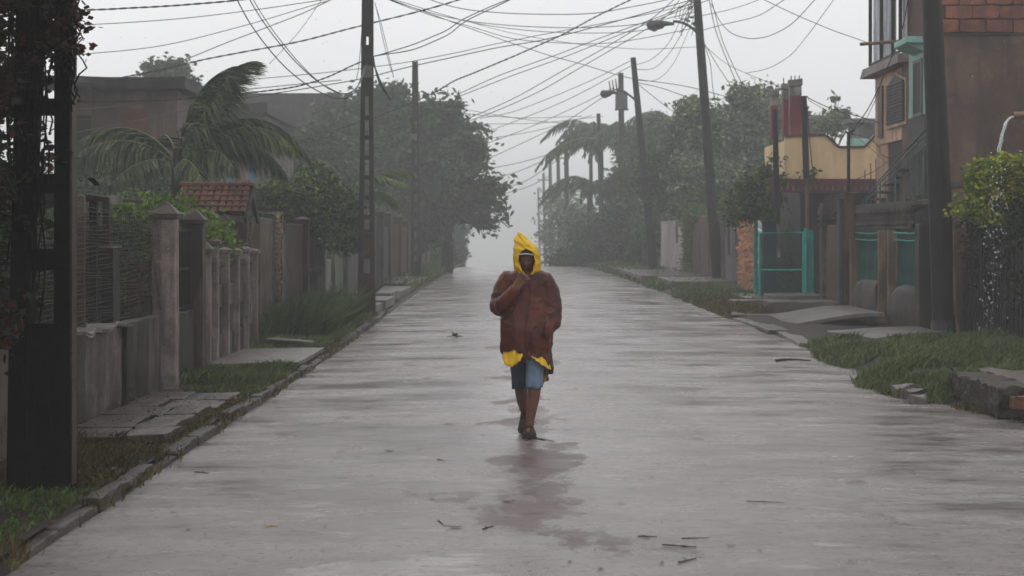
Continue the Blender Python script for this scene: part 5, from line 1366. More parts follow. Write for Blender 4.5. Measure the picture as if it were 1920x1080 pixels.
# ---- spout pipe from the house outside the frame, with falling water
oh = thing('spout_house', 'house just beyond the right edge, carrying the rain spout', 'house', (11, 28, 0.05))
b = MB(); b.rbox(8.35, 13, 25, 31.0, 0, 4.3, 1.0, 0.02); part('wall', b, M_BROWN, oh)
DS = 30.0
b = MB(); zz = Z(216, DS)
prof_ = []
b.tube([(X(1900, DS), DS, zz), (8.4, DS, zz+0.02)], 0.052, 14, cap=False); b.tube([(8.4, DS, zz+0.02), (X(1900, DS), DS, zz)], 0.043, 14, cap=False)
single('rain_spout', b, M_WOODP, 'cream pipe spouting rainwater at the right edge', 'pipe', (0,0,0))
def water_material():
    m = bpy.data.materials.new('falling_water'); m.use_nodes = True
    bs = m.node_tree.nodes['Principled BSDF']
    bs.inputs['Base Color'].default_value = (0.85, 0.88, 0.9, 1); bs.inputs['Roughness'].default_value = 0.12
    bs.inputs['Transmission Weight'].default_value = 0.75; bs.inputs['IOR'].default_value = 1.33
    return m
M_WATER = water_material()
b = MB()
for k in range(4):
    pts = []; rr = []
    for i in range(18):
        t_ = i/17; px = 1900 - 25*math.sqrt(t_)*(1+0.05*k) + 0.6*math.sin(i*1.1+k*2); py = 219 + 66*t_**1.25
        p = P(px, py, DS); p.y += 0.02*(k-1.5); pts.append(p); rr.append(0.020*(1-0.45*t_)*(0.7+1.1*t_*mnoise.noise(Vector((i*1.7, k*3, 0)))))
    b.tube(pts, rr, 6)
single('water_stream', b, M_WATER, 'white stream of rainwater falling from the cream spout', 'water', (0,0,0), smooth=True)
def drops(name, label, pts, rmin, rmax, stretch=1.3):
    m = len(pts); r = NR.uniform(rmin, rmax, m)
    base = np.array([(1,0,0),(0,1,0),(-1,0,0),(0,-1,0),(0,0,1),(0,0,-1)], np.float32)
    fcs = [(0,1,4),(1,2,4),(2,3,4),(3,0,4),(1,0,5),(2,1,5),(3,2,5),(0,3,5)]
    tri = np.array([base[list(f)] for f in fcs]).reshape(-1, 3)
    V = tri[None]*r[:, None, None]*np.array([1,1,stretch]) + np.asarray(pts)[:, None, :]
    if name == 'rain': V[:, :, 0] += (V[:, :, 2]-np.asarray(pts)[:, None, 2])*0.35
    me = np_mesh(name, V.reshape(-1, 3), 3); me.materials.append(M_WATER)
    o = link(name, me, None); set_props(o, label, 'water', None, 'stuff'); return o
pp = []
for i in range(150):
    t_ = R.uniform(0, 1)
    px = 1868 - 30*(t_-0.2)*R.uniform(-0.6, 1.6) + R.gauss(0, 9); py = 285 + 365*t_
    p = P(px, py, DS-0.1+R.uniform(-.25, .1)); pp.append(tuple(p))
drops('water_drops', 'bright drops splashing down from the spout over the bush', pp, 0.006, 0.017, 1.2)

# ---- trees behind on the right
tree('broad_tree', 'grey-green tree behind the nearer street lamp pole', 'tree', (X(1370, 84), 84, 0.1), 3,
     [lobp(1400, 205, 34, 34, 84), lobp(1350, 250, 60, 45, 84), lobp(1425, 265, 50, 55, 84), lobp(1300, 290, 55, 50, 85), lobp(1385, 178, 24, 14, 84), lobp(1440, 185, 34, 26, 84), lobp(1330, 340, 70, 50, 84), lobp(1300, 205, 34, 18, 84), lobp(1420, 350, 60, 50, 84), lobp(1470, 215, 26, 22, 84), lobp(1290, 235, 30, 25, 85), lobp(1370, 290, 60, 40, 83)],
     40000, 0.23, LG_GREY, 0.45, 0.22, shell=0.45)
tree('loose_tree', 'open-crowned pale tree behind the cream parapet', 'tree', (X(1545, 85), 85, 0.1), 4,
     [lobp(1540, 235, 30, 20, 85), lobp(1578, 215, 18, 12, 85), lobp(1520, 265, 30, 30, 85), lobp(1560, 190, 8, 8, 85), lobp(1590, 230, 12, 12, 85), lobp(1505, 220, 20, 22, 85)], 2600, 0.26, LG_GREY, 0.3, 0.12, shell=0.4, per=10)
tree('roadside_tree', 'dark green tree overhanging the whitewashed wall', 'tree', (7.6, 86, 0.1), 2.6,
     [lobp(1275, 375, 50, 24, 86), lobp(1228, 420, 22, 60, 97), lobp(1330, 375, 50, 28, 80), lobp(1215, 330, 30, 50, 98), lobp(1360, 390, 40, 18, 76), lobp(1245, 330, 50, 50, 88), lobp(1300, 395, 36, 14, 80)],
     26000, 0.2, LG_MID, 0.38, 0.16, shell=0.45)
tree('roadside_tree', 'hazy dark tree left of the second street lamp pole', 'tree', (6.9, 108, 0.1), 2.4,
     [lobp(1185, 330, 30, 60, 106), lobp(1170, 420, 30, 60, 104), lobp(1200, 450, 24, 50, 102), lobp(1150, 380, 24, 60, 112), lobp(1140, 450, 24, 40, 116), lobp(1100, 440, 30, 40, 124)],
     20000, 0.24, LG_DARK_HAZED, 0.45, 0.16, shell=0.45)
tree('roadside_tree', 'broad dim tree between the two lamp poles, set back', 'tree', (10.5, 112, 0.1), 3.5,
     [lobp(1240, 250, 44, 36, 112), lobp(1200, 290, 44, 50, 112), lobp(1260, 310, 70, 60, 112)], 13000, 0.26, LG_DARK_HAZED, 0.5, 0.18, shell=0.45)
def palm_far(label, px, py, D, nf, L_, mat, lean=0.0):
    t = thing('tall_palm', label, 'palm', (X(px, D)-lean, D, gz(D)), 'tall palms in the mist')
    c = P(px, py, D)
    b = MB(); b.tube([(c.x-lean, D, gz(D)-0.1), (c.x-lean*0.6, D, c.z*0.5), (c.x, D, c.z)], [0.17, 0.13, 0.10], 8); part('trunk', b, M_BARK, t, smooth=True)
    for k in range(nf):
        a = 2*math.pi*k/nf + R.uniform(-.2, .2); el = R.uniform(0.1, 0.9)
        d = Vector((math.cos(a), math.sin(a), 0))
        Lf = L_*R.uniform(0.85, 1.15); wv = Vector((-0.25, 0, 0))
        frond(t, [c, c + d*Lf*0.35 + Vector((0, 0, el*Lf*0.45)), c + d*Lf*0.8 + wv*Lf*0.5 + Vector((0, 0, el*Lf*0.25)), c + d*Lf*1.0 + wv*Lf + Vector((0, 0, (el-1.1)*Lf*0.55))], Lf*0.3, nl=26, width=0.11, droop=1.0, mat=mat, wind=Vector((-0.3, 0, -0.4)), rr=0.03)
palm_far('nearest tall palm with drooping fronds left of the second lamp', 1128, 262, 118, 15, 2.9, M_FROND)
palm_far('tall palm partly behind the transformer pole', 1165, 250, 124, 15, 3.0, M_FROND)
palm_far('low palm with ragged fronds close to the far poles', 1104, 345, 128, 14, 2.6, M_FROND)
palm_far('slim palm leaning out over the road, farthest left of the palms', 1108, 240, 132, 11, 2.4, M_FROND)
palm_far('dim palm top rising above the set-back tree on the right', 1262, 225, 125, 12, 2.6, M_FROND)

for sgn, lab in ((1, 'misty band of woods closing the view behind the right-hand houses'), (-1, 'misty band of woods closing the view behind the left-hand houses')):
    lobs = []
    for k in range(26):
        D = R.uniform(150, 260); x = sgn*R.uniform(9, 75)
        lobs.append((x, D, R.uniform(-1.5, 3.0), R.uniform(5, 9), 5, R.uniform(3.5, 5.5)))
    for k in range(10): lobs.append((sgn*R.uniform(7.5, 16), R.uniform(128, 150), R.uniform(0, 1.5), 3.0, 3.0, 3.2))
    me = leaf_mesh('woods', leaf_points(lobs, 42000, 1.0, 26, 0.5), 0.55, LG_DARK_HAZED)
    set_props(link('woods', me, None), lab, 'woods', None, 'stuff')
# ---- broken stone kerb and rubble at the right edge
rs = thing('broken_kerb', 'chunk of broken stone culvert with orange brick at the right edge', 'kerb', (5.1, 21, 0.05))
b = MB(); b.rbox(4.62, 5.0, 18.9, 21.0, 0.0, 0.30, 0.07, 0.03, 7); part('stone_face', b, surface('mossy_stone', (0.12, 0.10, 0.075), (0.05, 0.045, 0.03), rough=0.5, scale=6, dirt=0.6, bump=1.0, bscale=20), rs)
b = MB(); b.rbox(4.98, 6.2, 18.95, 21.2, 0.02, 0.315, 0.14, 0.03, 4); part('concrete_top', b, surface('stained_slab', (0.30, 0.25, 0.22), (0.16, 0.12, 0.10), rough=0.4, scale=3, streak=0), rs)
for k, (x_, y_, z_, rz) in enumerate(((4.80, 18.62, 0.12, 0.1), (4.90, 18.45, 0.04, -0.15), (5.05, 18.7, 0.2, 0.3))):
    q = MB(); q.rbox(x_-0.12, x_+0.14, y_-0.13, y_+0.13, z_, z_+0.11, 0.07, 0.018, 6); part('brick', q, surface('orange_brick', (0.34, 0.15, 0.085), (0.24, 0.10, 0.06), rough=0.42, scale=5, dirt=0.4), rs)
for k in range(7):
    x_, y_ = R.uniform(4.15, 4.6), R.uniform(20.6, 22.0); s_ = R.uniform(0.07, 0.16)
    q = MB(); q.rbox(x_-s_, x_+s_, y_-s_*1.2, y_+s_*1.2, -0.02, s_*0.7, 0.05, 0.05, 5)
    single('rubble_stone', q, M_CONC, 'pale broken stone lying between grass and broken kerb', 'stone', (0,0,0), 'pale rubble stones by the broken kerb')
# ------------------------------------------------------------------ poles, lamps and wires
# second ladder pole on the left
D2 = 40.8
p2 = thing('utility_pole', 'tall ladder-type concrete pole with maroon foot, left of the walker', 'utility pole', (X(687, D2), D2, 0.05))
b = MB()
leg_px([(-260, 680, 687), (0, 679, 687), (180, 677, 685), (600, 671, 681)], b, D2, 0.11)
leg_px([(-260, 692, 699), (0, 692, 700), (180, 692, 700), (600, 695, 704)], b, D2, 0.11)
b.prism([(X(680, D2), Z(180, D2)), (X(698, D2), Z(180, D2)), (X(697, D2), Z(85, D2)), (X(681, D2), Z(85, D2))], 'y', D2-0.1, D2+0.1)
b.prism([(X(681, D2), Z(68, D2)), (X(697, D2), Z(68, D2)), (X(697, D2), Z(-250, D2)), (X(682, D2), Z(-250, D2))], 'y', D2-0.1, D2+0.1)
for k in range(9):
    pc = 221 + k*37.3; b.box(X(676, D2), X(700, D2), D2-0.095, D2+0.095, Z(pc+4, D2), Z(pc-4, D2))
b.box(X(674, D2), X(702, D2), D2-0.105, D2+0.105, 0.0, Z(512, D2))
part('post', b, M_POLE, p2)
b = MB(); b.frustum(X(687.5, D2), D2, 0.25, Z(520, D2), 0.185, 0.125, 0.17, 0.12); part('maroon_band', b, M_MAROON, p2)
b = MB(); b.frustum(X(689.5, D2), D2, Z(146, D2), Z(124, D2), 0.125, 0.125, 0.085, 0.115); part('white_sleeve', b, M_WHITEP, p2)
b = MB(); b.box(X(681.5, D2), X(699.5, D2), D2-0.075, D2+0.075, Z(485, D2), Z(430, D2)); part('pale_infill', b, M_TAN, p2)
# third ladder pole, farther
D4 = 74.0
p3 = thing('utility_pole', 'hazy ladder-type concrete pole in front of the big left tree', 'utility pole', (X(780, D4), D4, 0.05))
b = MB()
leg_px([(115, 773, 777.5), (300, 772, 777), (528, 770, 776)], b, D4, 0.1)
leg_px([(115, 779.5, 783.5), (300, 783, 787), (528, 785, 790)], b, D4, 0.1)
for k in range(12):
    pc = 222 + k*23; b.box(X(774, D4), X(786, D4), D4-0.09, D4+0.09, Z(pc+4, D4), Z(pc-4, D4))
b.box(X(775, D4), X(782, D4), D4-0.09, D4+0.09, Z(220, D4), Z(116, D4))
b.box(X(773, D4), X(787, D4), D4-0.09, D4+0.09, 0, Z(490, D4))
part('post', b, M_POLE, p3)
b = MB(); b.tube([(X(777, D4), D4-0.2, Z(262, D4)), (X(777, D4), D4-0.2, Z(252, D4))], 0.09, 8); part('meter_cap', b, M_WHITEP, p3)
b = MB(); b.tube([P(778, 262, D4-0.2), P(770, 268, D4-0.4), P(763, 280, D4-0.4)], 0.012, 5); b.tube([P(786, 180, D4-0.2), P(791, 215, D4-0.2), P(787, 250, D4-0.2)], 0.012, 5); part('cable_loop', b, M_BLACKM, p3)

def round_pole(label, pa, pb, D, r0, r1, mat=M_POLE, extra=0, group=None):
    """pa=(px,py) top, pb=(px,py) foot"""
    top = P(pa[0], pa[1], D); foot = P(pb[0], pb[1], D); foot.z = gz(D) - 0.02
    d = (top-foot); top = top + d.normalized()*extra
    t = thing('utility_pole', label, 'utility pole', foot, group)
    b = MB(); n = 14
    b.tube([foot + (top-foot)*(i/n) for i in range(n+1)], [r0+(r1-r0)*i/n for i in range(n+1)], 14)
    part('post', b, mat, t, smooth=True)
    return t, foot, top
M_POLER = surface('dark_round_pole', (0.035, 0.029, 0.025), (0.016, 0.013, 0.012), rough=0.45, scale=6, streak=0.5, dirt=0.4)
pA, fA, tA = round_pole('thick dark round pole in front of the teal house, nearest on the right', (1747, 0), (1773, 638), 32.7, 0.205, 0.15, M_POLER, 2.2)
b = MB(); b.tube([P(1772, 636, 32.7)+Vector((0,0,-0.05)), P(1770, 600, 32.7)], [0.24, 0.212], 14); part('foot_collar', b, M_HUMP, pA)
pB, fB, tB = round_pole('leaning round pole carrying the nearer street lamp', (1307, 0), (1347, 536), 66.4, 0.20, 0.125, M_POLER, 1.0)
pC, fC, tC = round_pole('round pole with the farther street lamp, leaning left', (1187, 108), (1227, 514), 87, 0.22, 0.12, M_POLER)
pD, fD, tD = round_pole('transformer pole with crossarm and grey can in the mist', (1164, 137), (1168, 502), 109, 0.2, 0.15, M_POLE)
pE, fE, tE = round_pole('hazy bare pole standing in front of the palms', (1122, 213), (1131, 495), 119, 0.17, 0.12, M_POLE)
for k, (px, py, D, lab) in enumerate(((1061, 245, 139, 'misty pole with side arm, nearest of the far row'), (1046, 278, 167, 'misty pole second in the far row, with crossarm'), (1031, 292, 183, 'misty pole third in the far row'), (1019, 324, 233, 'faint pole fourth in the far row'), (1009, 352, 300, 'faintest pole at the far end of the row'))):
    t, f_, tp_ = round_pole(lab, (px, py), (px+4, 460), D, 0.2, 0.15, M_POLE, group='row of far poles in the mist')
    if k in (0, 1, 3):
        b = MB(); b.box(tp_.x-0.7, tp_.x+0.7, D-0.25, D-0.17, tp_.z-0.9, tp_.z-0.78); part('crossarm', b, M_POLE, t)
b = MB(); b.rbox(X(1153, 108.6), X(1178, 108.6), 108.6, 108.72, Z(205, 109)-0.08, Z(205, 109)+0.04, 0.5, 0.01); part('crossarm', b, M_POLE, pD)
b = MB(); cx = X(1165, 108.3); b.tube([(cx, 108.2, Z(206, 109)), (cx, 108.2, Z(176, 109)), (cx, 108.2, Z(172, 109))], [0.34, 0.34, 0.22], 14); part('transformer', b, surface('transformer_grey', (0.24, 0.24, 0.25), (0.17, 0.17, 0.18), rough=0.4), pD)
for i, px in enumerate((1145, 1151, 1157)):
    b = MB(); b.tube([(X(px, 108.6), 108.6, Z(172, 109)), (X(px-3, 108.6), 108.6, Z(153-i*2, 109))], [0.05, 0.03], 6); part('insulator', b, M_BLACKM, pD)
b = MB(); b.tube([P(1140, 172, 108.6), P(1165, 165, 108.6)], 0.045, 6); part('insulator_arm', b, M_POLE, pD)
# slim dark poles near the maroon columns
b = MB(); b.tube([P(1453, 205, 47.5), P(1457, 420, 47.5)], [0.06, 0.085], 8); single('slim_pole', b, M_POLER, 'slim dark pole directly in front of the leftmost maroon column', 'pole', (0,0,0))
t_ = thing('utility_pole', 'dark slim pole with rusty lower half beside the widest maroon column', 'pole', (X(1516, 49.4), 49.4, 0))
b = MB(); b.tube([P(1507, 180, 49.4), P(1512, 335, 49.4)], [0.075, 0.085], 9); part('upper_tube', b, M_POLER, t_)
q = P(1512, 335, 49.4); b = MB(); b.tube([q, (X(1516, 49.4), 49.4, 0.0)], [0.05, 0.05], 9); part('lower_tube', b, M_BROWN, t_)
b = MB(); b.tube([P(1507, 186, 49.3), P(1514, 181, 49.3), P(1517, 186, 49.3)], 0.018, 5); part('hook', b, M_BLACKM, t_)

M_LAMP = surface('lamp_grey', (0.20, 0.20, 0.205), (0.13, 0.13, 0.135), rough=0.35, scale=6)
def street_lamp(label, D, head, tip, root, mid):
    """head px range x0,x1,y0,y1 ; arm passes root -> mid -> tip"""
    base = P(root[0], root[1], D)
    t = thing('street_lamp', label, 'street lamp', base)
    b = MB(); pts = [bez([base, P(mid[0], mid[1], D), P(tip[0], tip[1], D)], i/9) for i in range(10)]
    b.tube(pts, 0.045, 8); part('arm', b, M_LAMP, t, smooth=True)
    x0, x1, y0, y1 = head
    xa, xb = X(x0, D), X(x1, D); zt, zb = Z(y0, D), Z(y1, D); L_ = xb-xa
    hb = MB(); n = 12; V = []; m = 12
    for i in range(n+1):
        u = i/n; x = xb - L_*u
        rw = 0.17*(0.28 + 0.72*math.sin(min(1, u*1.35)*math.pi*0.5))*(1 if u < 0.85 else math.sqrt(max(0.02, 1-((u-0.85)/0.15)**2)))
        hh_ = (zt-zb)*0.5*(0.35+0.65*math.sin(min(1, u*1.2)*math.pi/2))*(1 if u < 0.85 else math.sqrt(max(0.02, 1-((u-0.85)/0.15)**2)))
        zc = zt - (zt-zb)*0.42 - (0.02 if u > .5 else 0)
        for k in range(m):
            a = 2*math.pi*k/m; s_ = math.sin(a)
            V.append((x, D + rw*math.cos(a), zc + hh_*(s_ if s_ > 0 else s_*(0.55 if u < 0.4 else 1.15))))
    hb.add(V, [(i*m+k, i*m+(k+1) % m, (i+1)*m+(k+1) % m, (i+1)*m+k) for i in range(n) for k in range(m)] + [tuple(range(m)), tuple(n*m+k for k in reversed(range(m)))])
    part('lamp_head', hb, M_LAMP, t, smooth=True)
    b = MB(); b.tube([(xa+L_*0.28, D, zb+0.10), (xa+L_*0.28, D, zb-0.0), (xa+L_*0.28, D, zb-0.05)], [0.15, 0.13, 0.05], 12); part('glass_bowl', b, plain('lamp_bowl', (0.16, 0.17, 0.18), rough=0.15), t, smooth=True)
    b = MB(); b.box(base.x-0.06, base.x+0.10, D-0.15, D+0.15, base.z-0.12, base.z+0.08); part('clamp', b, M_BLACKM, t)
street_lamp('cobra-head street lamp on the nearer leaning pole, top right of centre', 66.1, (1212, 1264, 38, 56), (1262, 40), (1311, 66), (1290, 40))
street_lamp('cobra-head street lamp on the farther pole above the palms', 86.7, (1125, 1158, 169, 182), (1157, 170), (1193, 190), (1172, 168))

# ---- wires
M_CABLE = plain('black_cable', (0.018, 0.018, 0.02), rough=0.45)
M_CABLEG = plain('grey_wire', (0.06, 0.06, 0.065), rough=0.5)
def crom(P_, n=8):
    out_ = []; Q = [P_[0]*2-P_[1]] + P_ + [P_[-1]*2-P_[-2]]
    for i in range(1, len(Q)-2):
        for k in range(n):
            t = k/n; a, b_, c, d = Q[i-1], Q[i], Q[i+1], Q[i+2]
            out_.append(0.5*((2*b_)+(c-a)*t+(2*a-5*b_+4*c-d)*t*t+(3*b_-a-3*c+d)*t**3))
    out_.append(Q[-2]); return out_
def wire(pts, d0, d1, px_w, label, mat=None, twist=False, group=None, strands=1, gap=0.05):
    n = len(pts); px_w *= 0.85
    L_ = [0]
    for i in range(1, n): L_.append(L_[-1] + abs(pts[i][0]-pts[i-1][0]) + abs(pts[i][1]-pts[i-1][1]))
    pl = [P(px, py, d0+(d1-d0)*L_[i]/L_[-1]) for i, (px, py) in enumerate(pts)]
    c = crom(pl, 10)
    b = MB()
    for s in range(strands):
        cc = [p + Vector((0, 0, -gap*s*math.sin(math.pi*i/(len(c)-1)))) + Vector((0,0,gap*0.25*mnoise.noise(Vector((i*0.12, s*7, 1))))) for i, p in enumerate(c)]
        if twist:
            fine = crom(cc, 4)
            for ph in (0, math.pi):
                q = []; rr = []
                for i, p in enumerate(fine):
                    r = px_w*0.30*p.y/F; a = i*0.55+ph
                    q.append(p + Vector((0, math.cos(a)*r*0.9, math.sin(a)*r*0.9))); rr.append(r)
                b.tube(q, rr, 5, cap=False)
        else:
            b.tube(cc, [px_w*0.5*p.y/F for p in cc], 5, cap=False)
    loc = tuple(pl[0])
    single('overhead_wire', b, mat or M_CABLE, label, 'wire', loc, group, smooth=True)

wire([(-60, 14), (0, 17), (160, 18), (300, 12), (445, 0), (620, -25)], 13, 40, 4.2, 'thick black cable leaving the vine-covered pole at the top left', twist=True)
wire([(130, 158), (200, 150), (300, 131), (400, 108), (560, 78), (690, 45), (850, 3), (960, -40)], 45, 62, 3.6, 'twisted black cable rising from the flat-roofed house across the ladder pole', twist=True)
wire([(150, 47), (300, 38), (450, 22), (700, -14)], 40, 44, 1.8, 'upper of two thin grey wires left of the ladder pole', M_CABLEG)
wire([(150, 102), (300, 86), (450, 50), (620, 0)], 40, 50, 1.8, 'lower of two thin grey wires left of the ladder pole', M_CABLEG)
wire([(222, 153), (330, 118), (440, 74), (560, 28), (640, -10)], 50, 60, 2.2, 'grey wire rising steeply above the round hazy tree', M_CABLEG)
wire([(505, 120), (560, 60), (610, -10)], 60, 62, 1.3, 'very faint thin wire slanting up from the palm', M_CABLEG)
wire([(435, -20), (470, 45), (520, 110), (570, 155), (625, 183), (660, 178), (686, 125)], 30, 40.6, 2.6, 'lowest of three slack cables drooping into the ladder pole')
wire([(458, -20), (490, 35), (540, 100), (590, 148), (640, 175), (668, 165), (687, 122)], 30, 40.6, 2.4, 'middle of three slack cables drooping into the ladder pole')
wire([(464, -20), (500, 40), (550, 105), (600, 155), (645, 178), (672, 160), (688, 120)], 30.3, 40.6, 2.0, 'palest slack cable drooping into the ladder pole', surface('pale_cable', (0.3, 0.3, 0.31), (0.2, 0.2, 0.21), rough=0.4))
wire([(140, 190), (300, 188), (440, 176), (540, 165), (610, 146), (686, 112)], 36, 40.5, 3.4, 'black cable from behind the palm up to the ladder pole collar', twist=True)
wire([(690, 108), (760, 88), (830, 60), (880, 30), (965, -6)], 40.5, 47, 2.4, 'pair of wavy black cables leaving the ladder pole collar to the upper right', strands=2, gap=0.12)
wire([(130, 250), (300, 218), (440, 187), (560, 168), (675, 148), (800, 118), (920, 92), (1040, 70), (1190, 30), (1330, -10)], 34, 66, 2.2, 'long black wire crossing the whole sky behind the ladder pole')
wire([(455, 150), (600, 137), (740, 120), (850, 100), (960, 76), (1140, 42), (1307, 6)], 60, 72, 1.7, 'long thin grey wire ending at the nearer lamp pole top', M_CABLEG)
wire([(560, 265), (640, 240), (690, 224), (750, 202), (815, 173), (860, 148), (910, 128), (990, 94), (1060, 62), (1120, 30), (1195, -6)], 42, 64, 3.4, 'wavy twisted black cable crossing in front of the big left tree', twist=True)
wire([(700, 118), (712, 150), (722, 170), (732, 187)], 40.5, 40.3, 3.6, 'cut black cable end hanging beside the ladder pole', strands=1)
wire([(700, 105), (706, 140), (716, 165), (727, 180)], 40.6, 40.3, 2.6, 'second cut cable end hanging beside the ladder pole')
wire([(703, 5), (715, 45), (728, 100), (738, 145)], 50, 52, 1.4, 'thin pale wires hanging down just right of the ladder pole', M_CABLEG, strands=2, gap=0.2)
wire([(680, -5), (679, 40), (676, 90), (672, 130), (668, 150)], 40.6, 40.4, 1.6, 'thin wire running down the left face of the ladder pole', M_CABLEG)
fan = [
 ([(720, -4), (800, 22), (870, 38), (960, 48), (1080, 52), (1190, 46), (1307, 22)], 1.8),
 ([(730, -4), (840, 30), (900, 45), (1000, 58), (1120, 62), (1210, 56), (1307, 28)], 1.6),
 ([(715, -6), (800, 26), (900, 55), (960, 72), (1040, 80), (1150, 80), (1307, 52)], 1.6),
 ([(790, -6), (860, 15), (940, 24), (1040, 27), (1120, 24), (1210, 8), (1290, -10)], 2.0),
 ([(870, 38), (960, 62), (1080, 82), (1200, 92), (1307, 88)], 1.2)]
labs = ['topmost sagging wire from the upper middle to the nearer lamp pole', 'second sagging wire from the upper middle to the nearer lamp pole', 'lowest sagging wire reaching the nearer lamp pole below its top', 'slack wire bellying across the very top of the picture centre', 'faint wire sagging low towards the nearer lamp pole']
for (pts, w_), lb in zip(fan, labs): wire(pts, 52, 72, w_, lb)
wire([(725, -4), (850, 42), (940, 74), (1030, 104), (1090, 120), (1175, 145), (1300, 165), (1460, 210), (1600, 245)], 55, 80, 1.7, 'wire slanting down left to right past the farther lamp pole')
cross = [([(860, 176), (940, 140), (1040, 104), (1140, 66), (1240, 30), (1330, -8)], 78, 62), ([(858, 182), (960, 142), (1060, 106), (1160, 66), (1270, 22), (1330, 0)], 80, 62),
         ([(865, 232), (930, 208), (1010, 172), (1100, 120), (1200, 62), (1300, -2)], 95, 62), ([(868, 226), (960, 186), (1060, 130), (1130, 92), (1220, 36), (1270, -6)], 96, 64),
         ([(900, 222), (960, 210), (1030, 184), (1110, 150), (1186, 112)], 125, 87), ([(905, 250), (980, 222), (1070, 184), (1186, 122)], 130, 87),
         ([(905, 272), (990, 240), (1080, 200), (1150, 165)], 135, 108), ([(910, 300), (980, 268), (1060, 228), (1140, 176)], 140, 108),
         ([(905, 318), (960, 308), (1020, 292), (1061, 272)], 170, 139), ([(920, 335), (970, 322), (1061, 282)], 175, 139), ([(930, 352), (980, 342), (1046, 300)], 190, 167), ([(950, 362), (990, 350), (1031, 330)], 200, 183)]
nm_ = ['upper of a pair of wires slanting up right from the big tree top', 'lower of a pair of wires slanting up right from the big tree top', 'long wire sweeping from the big tree to the top right', 'paler wire sweeping beside the long one to the top right',
       'wire from the mist to the farther lamp pole top', 'second wire from the mist to the farther lamp pole', 'wire reaching the transformer pole crossarm', 'lower wire reaching the transformer pole']
for i, (pts, a, c_) in enumerate(cross):
    if i < 8: wire(pts, a, c_, 1.9 if i < 4 else 1.6, nm_[i], M_CABLEG)
    else: wire(pts, a, c_, 1.7, ('highest of the faint wires over the misty road end, meeting the nearest far pole', 'faint wire just below the highest one over the misty road end', 'faint wire running to the second far pole over the road end', 'lowest faint wire over the misty road end, meeting the third far pole')[i-8], M_CABLEG, group='faint far wires over the road end')
for i, (a, c_) in enumerate((((860, 212), (1090, 218)), ((880, 232), (1130, 218)), ((870, 205), (1130, 235)), ((900, 262), (1110, 216)))):
    wire([a, ((a[0]+c_[0])/2, (a[1]+c_[1])/2+6), c_], 110, 118, 1.3, ('nearly level faint wire from the big tree crown to the palms, second from the top', 'nearly level faint wire reaching the bare hazy pole', 'topmost of the nearly level faint wires, sloping down to the right', 'lowest faint wire rising gently to the slim leaning palm')[i], M_CABLEG, group='faint level wires over the road')
